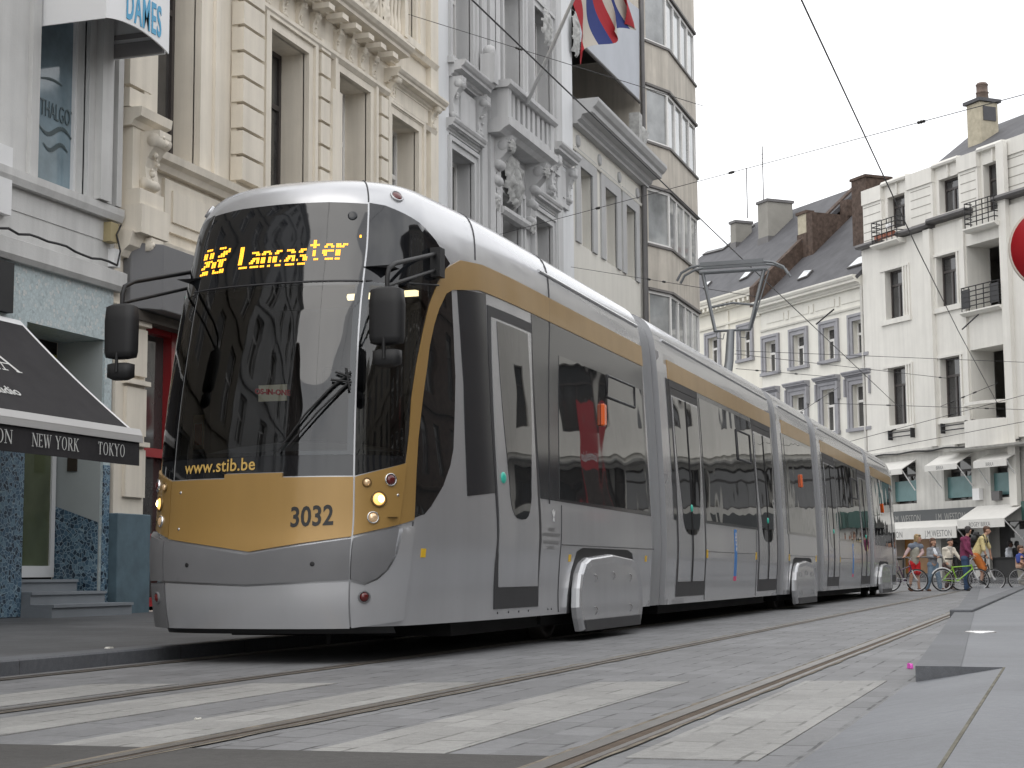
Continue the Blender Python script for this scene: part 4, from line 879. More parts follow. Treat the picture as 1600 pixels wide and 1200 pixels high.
for h, (r, ci) in zip(holes, info):
    n_ = .12 if r in 'BC' else (-.15 if r == 'A' else 0); a, b, z0, z1, rv = h
    fm = M_WDK
    if ci == 2 and r in 'BC': a = a+.95
    window(FG, Gd, a, b, z0, z1, n_-rv+.02, fm, M_GLASSF, .70, (.5,), .075)
    if r == 'D' and ci < 3:
        mb = MB(); FG.box(mb, a, b, -.2, -.17, z0+.12, z0+.95); mb.build('frosted_screen', M_TEAL2, Gd)
    if r in 'BC' and ci < 2:
        mb = MB(); FG.box(mb, a-.28, b+.55, n_-.01, n_+.09, z0-.22, z0-.003); FG.box(mb, a-.3, b+.5, n_-.01, n_+.05, z1+.003, z1+.10)
        for k in (.08, .26, .44): FG.box(mb, b+k, b+k+.08, n_-.01, n_+.05, z0, z1)
        if ci: 
            for k in (.12, .32, .52): FG.box(mb, a-k-.08, a-k, n_-.01, n_+.05, z0, z1)
        mb.build('window_trim', M_G, Gd)
mb = MB(); FG.box(mb, -.42, .0, .1, .30, 5.55, 14.38); FG.box(mb, 1.78, 2.0, .1, .22, 5.55, 14.4); FG.box(mb, 4.2, 4.62, .1, .3, 3.0, 16.9); mb.build('pilaster', M_G, Gd)
# attic: parapet blocks, panels with raised dark strips painted as groove shade, dark gutter
mb = MB(); 
for a, b in ((-4.86, -3.5), (-1.75, -.05), (1.55, 2.75), (4.2, 5.6), (7.3, 9.2)): FG.box(mb, a, b, -.16, .06, 16.35, 16.98); FG.box(mb, a+.02, b-.02, -.16, .0, 14.4, 16.35)
for a, b in ((-3.5, -1.75), (-.05, 1.55), (2.75, 4.2), (5.6, 7.3)): FG.mould(mb, a+.004, b-.004, [(-.3, 16.9), (.02, 16.9), (.06, 16.98), (.0, 17.08), (-.3, 17.1)]); FG.box(mb, (a+b)/2+.05, (a+b)/2+.11, -.16, -.06, 16.4, 16.9)
mb.build('roof_parapet', M_G, Gd)
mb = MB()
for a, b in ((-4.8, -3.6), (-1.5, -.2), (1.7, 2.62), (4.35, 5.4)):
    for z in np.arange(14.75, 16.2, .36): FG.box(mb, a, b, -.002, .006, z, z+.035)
mb.build('groove_shade', pmat('groove_shadow', (.30, .29, .26), .9), Gd)
mb = MB(); 
for a, b, z in ((-4.86, -3.4, 14.36), (-2.05, .0, 14.42), (.0, 2.4, 14.55), (4.0, 6.5, 14.62), (6.5, 12, 14.62)): FG.mould(mb, a, b-.004, [(-.02, z), (.42, z+.02), (.48, z+.1), (.44, z+.2), (-.02, z+.22)])
mb.build('gutter', M_GUT, Gd)
# balconies with rails
def rails(par, u0, u1, n1, z0, z1, fr=FG, k=5, mat=None, panels=False):
    mb = MB()
    for i in range(k): z = z0+(z1-z0)*(i+1)/k; mb.tube([fr.p(u0, 0.1, z), fr.p(u0, n1, z), fr.p(u1, n1, z), fr.p(u1, .1, z)], .022, 4)
    for t in np.linspace(0, 1, 6): mb.tube([fr.p(u0+(u1-u0)*t, n1, z0), fr.p(u0+(u1-u0)*t, n1, z1)], .02, 4)
    if panels:
        for a in (u0, u1-.5): fr.box(mb, a, a+.5, n1-.01, n1+.01, z0+.12, z1-.08)
    return mb.build('railing', mat or M_IRON, par)
def balcony(u0, u1, n1, z, h=.9, panels=False, name='balcony'):
    mb = MB(); FG.mould(mb, u0, u1, [(.0, z-.16), (n1-.15, z-.16), (n1, z-.06), (n1, z), (0, z)]); b = mb.build(name, M_G, Gd); rails(b, u0+.06, u1-.06, n1-.08, z, z+h, panels=panels); return b
b1_ = balcony(-3.6, -1.75, .6, 14.32, .95); balcony(1.9, 4.2, .45, 10.64, .95, True); balcony(2.4, 4.25, .55, 13.86, 1.0)
mb = MB(); FG.box(mb, -3.4, -2.7, .36, .5, 14.5, 14.7); FG.box(mb, -2.6, -2.1, .36, .5, 14.5, 14.7); pot = mb.build('flower_box', pmat('terracotta', (.30, .11, .07), .7), b1_); 
mb = MB(); mb.ball(FG.p(-2.4, .45, 14.95), .16, (1, .3, .8)); mb.build('white_dish', M_WHITEM, b1_)
# bowed balcony on the second floor
mb = MB(); cu, rr, z = 3.05, 1.25, 5.6; pts = [(cu+rr*math.cos(t), .1+.75*math.sin(t)) for t in np.linspace(math.pi, 0, 18)]
for (ua, na), (ub_, nb) in zip(pts, pts[1:]): mb.hexa([FG.p(ua, .1, z-.3), FG.p(ub_, .1, z-.3), FG.p(ub_, nb, z-.3), FG.p(ua, na, z-.3), FG.p(ua, .1, z+.72), FG.p(ub_, .1, z+.72), FG.p(ub_, nb, z+.72), FG.p(ua, na, z+.72)])
for (ua, na), (ub_, nb) in zip(pts, pts[1:]): mb.hexa([FG.p(ua, na-.12, z+1.3), FG.p(ub_, nb-.12, z+1.3), FG.p(ub_, nb, z+1.3), FG.p(ua, na, z+1.3), FG.p(ua, na-.12, z+1.42), FG.p(ub_, nb-.12, z+1.42), FG.p(ub_, nb, z+1.42), FG.p(ua, na, z+1.42)])
mb.build('bowed_balcony', M_G, Gd, weld=True)
mb = MB(); FG.mould(mb, GL, 1.0, [(-.01, 5.38), (.14, 5.38), (.2, 5.46), (.2, 5.55), (-.01, 5.6)]); FG.mould(mb, 1.0, GR, [(-.01, 5.2), (.75, 5.22), (.8, 5.3), (-.01, 5.34)]); mb.build('string_course', M_GD, Gd)
mb = MB(); mb.tube([FG.p(GL+.1, .26, 5.44)]+[FG.p(u, .24+.02*math.sin(u*5), 5.42+.03*math.sin(u*3)) for u in np.arange(GL+.5, 5, .4)], .035, 5); mb.build('cable', M_BLACK, Gd)
mb = MB()
for a in (-3.15, .3, 2.2):
    FG.box(mb, a, a+.06, .1, .32, 6.02, 6.42); FG.box(mb, a+1.5, a+1.56, .1, .32, 6.02, 6.42); mb.tube([FG.p(a, .3, 6.12), FG.p(a+1.56, .3, 6.12)], .025, 5); mb.tube([FG.p(a, .3, 6.3), FG.p(a+1.56, .3, 6.3)], .025, 5)
mb.build('wire_bracket', M_IRON, Gd)
part_box('alarm_box', FG, [(1.95, 2.35, .0, .2, 3.3, 3.75)], M_WHITEM, Gd); part_box('junction_box', FG, [(3.0, 3.45, .0, .15, 3.25, 3.6)], M_GUT, Gd)
# shopfront
M_FASC = pmat('fascia_dark_grey', (.06, .065, .068), .5, var=.1)
mb = MB(); FG.box(mb, -3.75, 1.88, -.01, .14, 2.45, 3.05); fas = mb.build('shop_fascia', M_FASC, Gd)
M_GTXT = pmat('faded_lettering', (.26, .26, .25), .6)
for u in (-2.3, .5): put_text('J.M. WESTON', .42, FG.p(u, .142, 2.58), FG.u, (0, 0, 1), 'lettering', M_GTXT, fas, .0, sx=.72, extr=.003)
M_SHOPW = pmat('lit_shop_amber', (.22, .11, .03), .4, var=.4, vscale=.9, emit=(.5, .22, .05), estr=.05)
mb = MB(); FG.box(mb, -3.3, 1.75, -.56, -.5, .3, 2.2); FG.box(mb, 2.6, 5.2, -.56, -.5, .3, 2.45)
for e in ext[1:]: FG.box(mb, e, e+2.4, -.56, -.5, .3, 2.45)
mb.build('shop_window', M_GLASSF, Gd)
mb = MB(); FG.box(mb, -3.28, -1.6, -.5, -.46, .5, 2.15); mb.build('shop_display', M_SHOPW, Gd)
mb = MB(); FG.box(mb, -1.0, -.3, -.49, .02, .3, 2.2); FG.box(mb, 1.76, 2.6, -.4, .03, .3, 2.45); mb.build('shop_pier', M_GD, Gd)
mb = MB(); FG.box(mb, 2.62, 5.2, -.5, -.1, .3, 1.05); FG.box(mb, 2.62, 5.2, -.48, .0, 1.05, 1.1); mb.build('stall_riser', M_BLACK, Gd)
mb = MB()
for e in ext[1:]: FG.box(mb, e-.3, e+2.7, .0, .12, 2.46, 3.1)
mb.build('lintel', M_FASC, Gd)
mb = MB(); FG.box(mb, 4.7, 6.2, .02, .2, 2.45, 3.15); mb.build('green_fascia', pmat('fascia_green', (.04, .10, .085), .5), Gd)
# awnings over shop and windows
M_AWW = pmat('white_canvas', (.66, .65, .62), .85, var=.05, vscale=4); M_AWT = pmat('awning_grey_text', (.20, .20, .20), .7)
def awning(u0, u1, zt, zb, out, val, label, txt=(), group=None, size=.2):
    t = thing('window_awning' if group else 'shop_awning', label, 'awning', FG.p((u0+u1)/2, 0, zt), group)
    mb = MB(); q = [FG.p(u0, .02, zt), FG.p(u1, .02, zt), FG.p(u1, out, zb), FG.p(u0, out, zb)]; up = Vector((0, 0, .03)); mb.hexa(q+[p+up for p in q]); mb.build('canvas', M_AWW, t)
    mb = MB(); FG.box(mb, u0, u1, out-.01, out+.02, zb-val, zb+.02); v = mb.build('valance', M_AWW, t)
    for s, u in txt: put_text(s, size, FG.p(u, out+.022, zb-val*.82), FG.u, (0, 0, 1), 'lettering', M_AWT, v, .0, sx=.8, extr=.002)
    mb = MB()
    for u in (u0+.05, u1-.05): mb.tube([FG.p(u, out-.02, zb-.03), FG.p(u, .05, zb-.85)], .025, 5)
    mb.build('arm', M_WHITEM, t); return t
awning(-3.55, 1.8, 2.62, 2.28, .9, .42, 'long white shop awning under the dark grey fascia of the corner house', (('J.M.WESTON', -2.4), ('J.M.WESTON', .7)), None, .36)
awning(2.0, 4.7, 3.05, 2.5, 1.0, .3, 'shorter white shop awning right of the dark grey fascia', (('BOGEY BIRKA', 3.3),), None, .24)
grp = 'small white awnings over the first floor windows'
awning(-3.75, -1.75, 5.1, 4.72, .7, .2, 'small white awning over the left frosted window, next to the end of the tram', (('BIRKA', -2.7),), grp)
awning(-.15, 1.85, 5.15, 4.72, .8, .2, 'small white awning over the middle frosted window, above the grey fascia', (('BIRKA', .8),), grp)
awning(2.7, 4.6, 5.02, 4.72, .7, .24, 'small white awning over the right frosted window, below the bowed balcony', (('BIRKA', 3.65),), grp)
# roof and chimney
mb = MB(); R0 = [FG.p(-1.3, -.5, 16.95), FG.p(GR, -.5, 16.95), FG.p(GR, -4.2, 19.75), FG.p(-4.1+2.6, -4.2, 19.2)]
mb.add([FG.p(-1.3, -.4, 16.9), FG.p(GR, -.4, 16.9), FG.p(GR, -5, 19.9), FG.p(-3.85+.3, -5, 19.73), FG.p(GR, -9, 16.9), FG.p(-1.3-6, -9, 16.9)], [(0, 1, 2, 3), (3, 2, 4, 5), (0, 3, 5), (0, 5, 4, 1)])
mb.build('roof', M_SLATE, Gd)
mb = MB(); FG.box(mb, -.83, .04, -3.45, -2.5, 17.3, 20.0); ch = mb.build('chimney', M_BRICKY, Gd, bevel=.03)
mb = MB(); FG.box(mb, -.93, .14, -3.55, -2.4, 20.0, 20.14); FG.box(mb, .035, .075, -3.3, -2.65, 19.2, 19.8); mb.build('chimney_cap', M_SLATE, ch); mb = MB(); mb.lathe(FG.p(-.38, -3.0, 20.14), (0, 0, 1), [(.27, 0), (.25, .32), (.28, .34), (.24, .40), (.24, .66), (.27, .68), (.2, .78), (.001, .84)], 14); mb.build('chimney_pot', pmat('grey_terracotta', (.16, .12, .10), .85, var=.3, vscale=5), ch)

# ivory house with slate roof
Fd = thing('slate_roof_house', 'ivory house with grey stone window surrounds and a slate roof with skylights', 'building', FG.p(-9, 0, .2))
fu0, fu1, ze = -13.25, -4.92, 13.25
w3 = [(-13.3, -11.62), (-10.87, -9.22), (-8.42, -6.81), (-6.2, -4.58)]
v3 = [(-11.25, -9.14), (-8.8, -6.75), (-6.56, -4.35)]
hh = []
for k, (a, b) in enumerate(w3): hh.append((a+.36, b-.36, 9.95, 11.42, .3)) if k else hh.append((a+.42, b-.34, 9.95, 11.42, .3))
for a, b in [(-13.6, -11.6)]+v3: hh.append((a+.55, b-.55, 6.75, 8.65, .3))
for a, b in [(-13.6, -11.6)]+v3: hh.append((a+.55, b-.55, 2.9, 4.9, .3))
mb = MB(); FG.wall(mb, fu0, fu1, .1, ze, [h for h in hh if h[0] > fu0], back=9.); mb.build('wall', M_F, Fd)
for i, h in enumerate(hh):
    if h[0] <= fu0: continue
    window(FG, Fd, h[0], h[1], h[2], h[3], -.28, M_WIN, M_GLASSF, .62, (.5,), .09)
    surround(FG, Fd, h[0], h[1], h[2], h[3], .30, M_BLUESTONE, .06, sill=True)
    if i >= 4: cornice(FG, Fd, h[0]-.42, h[1]+.42, h[3]+.29, .28, .32, M_BLUESTONE, 'window_hood'); mb = MB(); FG.box(mb, h[0]-.4, h[0]-.305, .0, .2, h[3]-.5, h[3]+.28); FG.box(mb, h[1]+.305, h[1]+.4, .0, .2, h[3]-.5, h[3]+.28); mb.build('hood_bracket', M_BLUESTONE, Fd)
cornice(FG, Fd, fu0, fu1-.02, ze-.42, .5, .6, M_F)
mb = MB(); FG.mould(mb, fu0, fu1, [(-.01, 11.95), (.07, 11.95), (.1, 12.03), (-.01, 12.06)])
for a in np.arange(fu0+.5, fu1-1.5, 2.05): FG.box(mb, a, a+1.5, -.01, .035, 12.28, 12.62); FG.box(mb, a+1.65, a+1.9, -.01, .05, 12.25, 12.65)
mb.build('frieze', M_F, Fd)
mb = MB(); mb.tube([FG.p(fu1-.05, .12, .3), FG.p(fu1-.05, .12, ze-.4)], .07, 6); mb.build('downpipe', M_GD, Fd)
al = rad(42); RN = Vector(FG.n)*math.sin(al)+Vector((0, 0, 1))*math.cos(al)
def roofp(px, py, z0=ze, off=0.): return Vector(on_plane(px, py, FG.p(0, .45, z0)+RN*off, RN))
def slope(u, t, z0=ze, off=0.): return FG.p(u, .45, z0)+(Vector(FG.n)*-math.cos(al)+Vector((0, 0, 1))*math.sin(al))*t+RN*off
mb = MB(); q = [slope(fu0, 0), slope(fu1+.0, 0), slope(fu1+.0, 8.3), slope(fu0, 8.3)]; mb.hexa([p-RN*.15 for p in q]+q); mb.build('roof', M_SLATE, Fd)
def skylight(par, pts, z0=ze):
    mb = MB(); q = [roofp(*p, z0, .02) for p in pts]; q2_ = [p+RN*.07 for p in q]; mb.hexa(q+q2_); f_ = mb.build('skylight', M_GUT, par)
    c = sum(q2_, Vector())/4; g2 = [c+(p-c)*.84+RN*.012 for p in q2_]; mb = MB(); mb.add(g2, [(0, 1, 2, 3)]); mb.build('pane', pmat('skylight_glass', (.55, .58, .60), .04, .0, spec=1.) if 'skylight_glass' not in bpy.data.materials else bpy.data.materials['skylight_glass'], f_, recalc=False)
skylight(Fd, [(1246, 439), (1262, 433), (1271, 423), (1258, 424)]); skylight(Fd, [(1324, 421), (1350, 413), (1359, 398), (1342, 404)])
mb = MB(); a = roofp(1333, 385); b = (a-FG.o).dot(FG.u); na = (a-FG.o).dot(FG.n); FG.box(mb, b, b+1.1, na-1.4, na, a.z-1.2, a.z+3.0); ch = mb.build('chimney', M_BRICK, Fd); mb = MB(); FG.box(mb, b-.06, b+1.16, na-1.46, na+.06, a.z+3., a.z+3.12); mb.build('chimney_cap', M_BRICK, ch)

# yellowish house behind the pantograph, its party wall and chimneys
Hd = thing('dentil_cornice_house', 'yellowish house with a dentil cornice, big slate roof and two tall chimneys, behind the pantograph', 'building', FG.p(-17, 0, .2))
hu0, hu1, zh = -24., -13.26, 14.0
hw = [(-18.2, -17.25), (-15.1, -14.2), (-21.3, -20.3)]
hs = [(a, b, 10.85, 12.3, .3) for a, b in hw]+[(a, b, 7.2, 9., .3) for a, b in hw]
mb = MB(); FG.wall(mb, hu0, hu1, .1, zh, hs, back=9.); mb.build('wall', M_F1, Hd)
for h in hs: window(FG, Hd, h[0], h[1], h[2], h[3], -.28, M_WIN, M_GLASSF, .62, (.5,), .09); surround(FG, Hd, h[0], h[1], h[2], h[3], .28, M_BLUESTONE, .06)
cornice(FG, Hd, hu0, hu1-.02, zh-.5, .62, .6, M_F1, dent=.42)
mb = MB(); FG.mould(mb, hu0, hu1, [(-.01, 12.75), (.08, 12.75), (.1, 12.85), (-.01, 12.88)]); FG.box(mb, -16.4, -16.15, -.01, .06, .2, 13.4); mb.build('string_course', M_F1, Hd)
zr = 14.1
mb = MB(); q = [slope(hu0+1, 0, zr), slope(hu1, 0, zr), slope(hu1, 11.2, zr), slope(hu0+9-3., 11.2, zr)]; ridge_l = roofp(1180, 348, zr); tl = roofp(1093, 402, zr)
q = [slope(hu0+1, 0, zr), slope(hu1+.02, 0, zr), roofp(1347, 289, zr), ridge_l, tl]
mb.add([p-RN*.2 for p in q]+q, [(4, 3, 2, 1, 0), (5, 6, 7, 8, 9)]+[(i, (i+1) % 5, 5+(i+1) % 5, 5+i) for i in range(5)]); mb.build('roof', M_SLATE, Hd)
skylight(Hd, [(1155, 440), (1168, 434), (1182, 420), (1168, 424)], zr); skylight(Hd, [(1099, 452), (1106, 448), (1113, 440), (1106, 442)], zr); skylight(Hd, [(1098, 399), (1130, 391), (1180, 352), (1172, 350)], zr)
mb = MB(); q = [slope(hu1+.0, -.2, ze, .0), slope(hu1+.38, -.2, ze, .0), slope(hu1+.38, 8.2, ze), slope(hu1, 8.2, ze)]; mb.hexa(q+[p+Vector((0, 0, .95)) for p in q]); mb.build('party_wall', M_BRICK, Hd)
def chim(px, py, w, d, h, mat, cap, name='chimney', z0=zr, pots=()):
    a = roofp(px, py, z0); u = (a-FG.o).dot(FG.u); n_ = (a-FG.o).dot(FG.n)
    mb = MB(); FG.box(mb, u-w/2, u+w/2, n_-d, n_, a.z-1.5, a.z+h); c = mb.build(name, mat, Hd); mb = MB(); FG.box(mb, u-w/2-.07, u+w/2+.07, n_-d-.07, n_+.07, a.z+h, a.z+h+.14); FG.box(mb, u-w/2-.04, u+w/2+.04, n_-d*.6, n_+.04, a.z-1.2, a.z+.30); mb.build('chimney_cap', cap, c); return a
M_CHM = pmat('rendered_chimney', (.26, .25, .225), .85, var=.15)
chim(1146, 388, .55, 1.0, 1.35, M_CHM, M_GUT); chim(1193, 380, .95, 1.5, 2.1, M_CHM, M_GUT); 
a = chim(1254, 375, .75, .35, 1.25, M_BRICKY, M_BRICK)
mb = MB(); u = (a-FG.o).dot(FG.u); n_ = (a-FG.o).dot(FG.n); FG.box(mb, u+.38, u+.9, n_-3.6, n_+.02, a.z-1.6, a.z+1.2); FG.box(mb, u+.3, u+.9, n_-3.8, n_-2.0, a.z-.5, a.z+2.0); mb.build('brick_stack', M_BRICK, Hd)
mb = MB()
for px, py, h in ((1194, 315, 2.0), (1169, 345, 1.8)): p = roofp(px, py+40, zr); p.z += 1.5; mb.tube([p, p+Vector((0, 0, h+.9))], .03, 5)
for k in range(4): p = roofp(1194, 355, zr); p.z += 3.3+k*.22; mb.tube([p-Vector(FG.u)*.25, p+Vector(FG.u)*.25], .015, 4)
mb.build('aerial', M_GUT, Hd)
# pavement in front of them
structure(MB().hexa([FG.p(-26, 0, 0), FG.p(26, 0, 0), FG.p(26, 3.2, 0), FG.p(-26, 3.2, 0), FG.p(-26, 0, .33), FG.p(26, 0, .33), FG.p(26, 3.2, .30), FG.p(-26, 3.2, .30)]).build('pavement', M_PAVL))
# iron posts with rail on the far kerb
rail = thing('guard_rail', 'low dark guard rail on the far pavement behind the cyclists', 'railing', FG.p(-1, 2.7, .3))
mb = MB()
for u in np.arange(-4, 7, 1.6): mb.tube([FG.p(u, 2.7, .3), FG.p(u, 2.7, 1.15)], .035, 6)
mb.build('post', M_IRON, rail); mb = MB(); mb.tube([FG.p(-4, 2.7, 1.12), FG.p(5.6, 2.7, 1.12)], .03, 6); mb.build('top_rail', M_GUT, rail)

# ------------------------------------------------------------------ the rest of the street, seen only in the tram's glass
M_E2 = pmat('dark_beige_stone', (.24, .215, .18), .85, var=.15)
def plain_house(fr, u0, u1, h, mat, label, floors, wmat, seed, win=1.15, pitch=2.4):
    t = thing('town_house', label, 'building', fr.p((u0+u1)/2, 0, 0)); hs = []; fh = (h-1)/floors
    n = max(1, int((u1-u0-.6)/pitch)); st = (u1-u0)/n
    for f in range(floors):
        for k in range(n):
            c = u0+st*(k+.5)
            hs.append((c-win/2, c+win/2, .4+f*fh+.5, .4+f*fh+fh*.80, .25)) if f else hs.append((c-st*.38, c+st*.38, .4, fh*.85, .35))
    mb = MB(); fr.wall(mb, u0, u1, 0, h, hs, back=7.); mb.build('wall', mat, t)
    for i, q in enumerate(hs): window(fr, t, q[0], q[1], q[2], q[3], -.24, wmat, M_GLASSL if i % 3 else M_GLASS, .66, (.5,), .08)
    cornice(fr, t, u0, u1, h-.5, .6, .6, mat); 
    for f in range(1, floors): 
        m = MB(); fr.mould(m, u0, u1, [(-.01, .3+f*fh), (.12, .3+f*fh), (.14, .42+f*fh), (-.01, .45+f*fh)]); m.build('string_course', mat, t)
    return t
FR = Frame((12.5, 0, 0), (0, 1, 0), (-1, 0, 0))
plain_house(FR, -14, -4, 13, M_D, 'plain off-white town house on the right side, out of the picture', 3, M_WIN, 1)
plain_house(FR, 16, 30, 13, M_E2, 'dark beige town house on the right side near the square, out of the picture', 4, M_WIN, 8)
plain_house(FR, 30.1, 48.5, 13, M_BRICK, 'dark brick town house on the right side at the square, out of the picture', 4, M_WDK, 10)
plain_house(FR, 8, 15.9, 12, M_BRICK, 'brown brick town house on the right side, out of the picture', 4, M_WIN, 9)
plain_house(FR, -4, 7.9, 12, M_E2, 'beige town house on the right side, out of the picture', 3, M_WDK, 2)
ban = thing('street_banner', 'red exhibition banner on a pole at the right kerb, mirrored in the tram window', 'banner', (4.3, 46, .09))
mb = MB(); mb.tube([(4.4, 47.5, .09), (4.4, 47.5, 6.6)], .06, 8); mb.build('pole', M_GUT, ban)
mb = MB(); mb.box((4.28, 45.3, 2.4), (4.31, 47.4, 6.4)); cl_ = mb.build('banner_cloth', pmat('banner_red', (.42, .02, .03), .7, var=.1), ban)
mb = MB(); mb.box((4.274, 45.4, 2.7), (4.279, 47.3, 4.2)); mb.build('banner_picture', pmat('banner_dark', (.05, .035, .03), .7, var=.5, vscale=5), cl_)
put_text('Rubens', .5, (4.272, 46.35, 4.5), (0, -1, 0), (0, 0, 1), 'lettering', M_WHITE, cl_, .003)
plain_house(FL, 2.5, 13.1, 15, M_E2, 'dark beige town house beside the camera on the left pavement, out of the picture', 4, M_WIN, 4)
plain_house(FL, -9, 2.4, 17, M_C, 'grey town house behind the camera on the left side, out of the picture', 5, M_WIN, 5)
plain_house(FL, -22, -9.1, 14, M_BRICK, 'brick town house behind the camera on the left side, out of the picture', 4, M_WIN, 6)
# ------------------------------------------------------------------ the tram's outer skin: x = width, y = along the street, z = up
TX, TIP, HW = -5.35, 10.38, 1.15
# profile: z, width share, how far the nose is set back at that height
_P = np.array([(.25, .965, .05), (.40, .972, .01), (.60, .985, .0), (.78, .997, .0), (.88, 1., .03), (1.0, 1., .045), (1.3, .995, .06), (1.6, .987, .085), (1.9, .976, .125), (2.2, .963, .18), (2.5, .95, .245), (2.75, .937, .32),
               (2.95, .926, .385), (3.12, .914, .42), (3.26, .895, .46), (3.38, .855, .51), (3.47, .785, .585), (3.53, .67, .71), (3.57, .48, .93), (3.59, .23, 1.3), (3.595, 0., 1.8)])
_va = np.concatenate([[0], np.cumsum(np.hypot(np.diff(_P[:, 0]), np.diff(_P[:, 1]*HW)))])
# smooth resample
_vv = np.linspace(0, _va[-1], 240)
def _sm(a):
    k = np.hanning(15); k /= k.sum(); return np.convolve(np.pad(a, 7, mode='reflect', reflect_type='odd'), k, 'valid')
_pz, _pb, _py = [_sm(np.interp(_vv, _va, _P[:, i])) for i in range(3)]
VMAX = _vv[-1]
def v_of_z(z): return float(np.interp(z, _pz, _vv))
LC, NS = .58, 2.5
_t = np.linspace(0, math.pi/2, 200)
_cx, _cy = np.sin(_t)**(2/NS), LC*(1-np.cos(_t)**(2/NS))
_sa = np.concatenate([[0], np.cumsum(np.hypot(np.diff(_cx*.95), np.diff(_cy)))]); SF = _sa[-1]
def skin(s, v):
    s = np.asarray(s, float); v = np.asarray(v, float); a = np.abs(s)
    z, b, y0 = np.interp(v, _vv, _pz), np.interp(v, _vv, _pb), np.interp(v, _vv, _py)
    c = np.where(a < SF, np.interp(a, _sa, _cx), 1.); yy = np.where(a < SF, np.interp(a, _sa, _cy), LC+a-SF)
    wf = .962-.02*np.clip((z-1.2)/2., 0, 1)**1.3
    q = np.clip((yy+y0*.6-.25)/2.6, 0, 1); T = wf+(HW-wf)*(1-(1-q)**2.2)
    return np.stack([TX+np.sign(s)*T*c*b, TIP+y0+yy, z], -1)
def skin_n(s, v, e=2e-3):
    du = skin(s+e, v)-skin(s-e, v); dv = skin(s, np.minimum(v+e, VMAX))-skin(s, np.maximum(v-e, 0)); n = np.cross(du, dv)
    return n/np.maximum(np.linalg.norm(n, axis=-1, keepdims=True), 1e-9)
_gs = np.concatenate([np.linspace(-SF*1.2, SF*1.2, 90), np.linspace(SF*1.2, SF+6.6, 120)]); _gv = np.linspace(0, VMAX*.93, 120)
_G = np.stack(np.meshgrid(_gs, _gv, indexing='ij'), -1).reshape(-1, 2)
_GP = skin(_G[:, 0], _G[:, 1]); _vis = (skin_n(_G[:, 0], _G[:, 1])*(EYE-_GP)).sum(1) > .0
_Gv = _G[_vis]; _Gq = proj(_GP[_vis])
def trace(pts):
    """photo points -> (s, v) on the tram's skin"""
    out = []
    for px, py in pts:
        q = np.array([px, py], float); i = np.argmin(((_Gq-q)**2).sum(1)); x = _Gv[i].copy()
        for _ in range(8):
            e = 1e-3; f0 = proj(skin(x[0], x[1])); J = np.stack([(proj(skin(x[0]+e, x[1]))-f0)/e, (proj(skin(x[0], x[1]+e))-f0)/e], 1)
            d = np.linalg.lstsq(J, q-f0, rcond=1e-3)[0]; x = x+np.clip(d, -.1, .1); x[1] = min(max(x[1], 0), VMAX)
        out.append((float(x[0]), float(x[1])))
    return out
tram = thing('tram', 'long silver and gold tram with large dark windscreen stopped on the left hand track', 'tram', (TX, TIP, 0))
Y1E, Y2S, Y2E, Y3S, Y3E, Y4S, Y4E, Y5S = 17.43, 18.49, 25.66, 26.6, 29.9, 31.1, 38.44, 39.5
YEND = TIP+(Y1E-TIP)+Y5S+0.
YSUM = Y5S+Y1E                                    # the rear cab is the front cab turned round

def P_cab(s, v, off=0.):
    p = skin(np.array([s]), np.array([v]))[0]
    return p+skin_n(np.array([s]), np.array([v]))[0]*off if off else p
def P_rear(s, v, off=0.):
    p = P_cab(s, v, off); return np.array([2*TX-p[0], YSUM-p[1], p[2]])
def P_mid(side):
    def f(y, v, off=0.):
        e = 2e-3; b = np.interp(v, _vv, _pb); z = np.interp(v, _vv, _pz)
        db = (np.interp(v+e, _vv, _pb)-np.interp(v-e, _vv, _pb))*HW; dz = np.interp(v+e, _vv, _pz)-np.interp(v-e, _vv, _pz)
        l = math.hypot(db, dz) or 1; return np.array([TX+side*(HW*b+off*dz/l), y, z-off*db/l*1.])
    return f
P_R = P_mid(1)
def cab_s(y, z=1.5): return y-TIP-float(np.interp(v_of_z(z), _vv, _py))-LC+SF
def inside(p, poly):
    x, y = p; c = False; n = len(poly); j = n-1
    for i in range(n):
        (xi, yi), (xj, yj) = poly[i], poly[j]
        if (yi > y) != (yj > y) and x < (xj-xi)*(y-yi)/(yj-yi)+xi: c = not c
        j = i
    return c
def dense(poly, d):
    o = []
    for (a, b), (c, e) in zip(poly, poly[1:]+poly[:1]):
        n = max(1, int(math.hypot(c-a, e-b)/d)); o += [(a+(c-a)*i/n, b+(e-b)*i/n) for i in range(n)]
    return o
def _fat(q):
    a = abs((q[1].x-q[0].x)*(q[2].y-q[0].y)-(q[2].x-q[0].x)*(q[1].y-q[0].y)); return a > .02*max((q[1]-q[0]).length_squared, (q[2]-q[1]).length_squared, (q[0]-q[2]).length_squared)
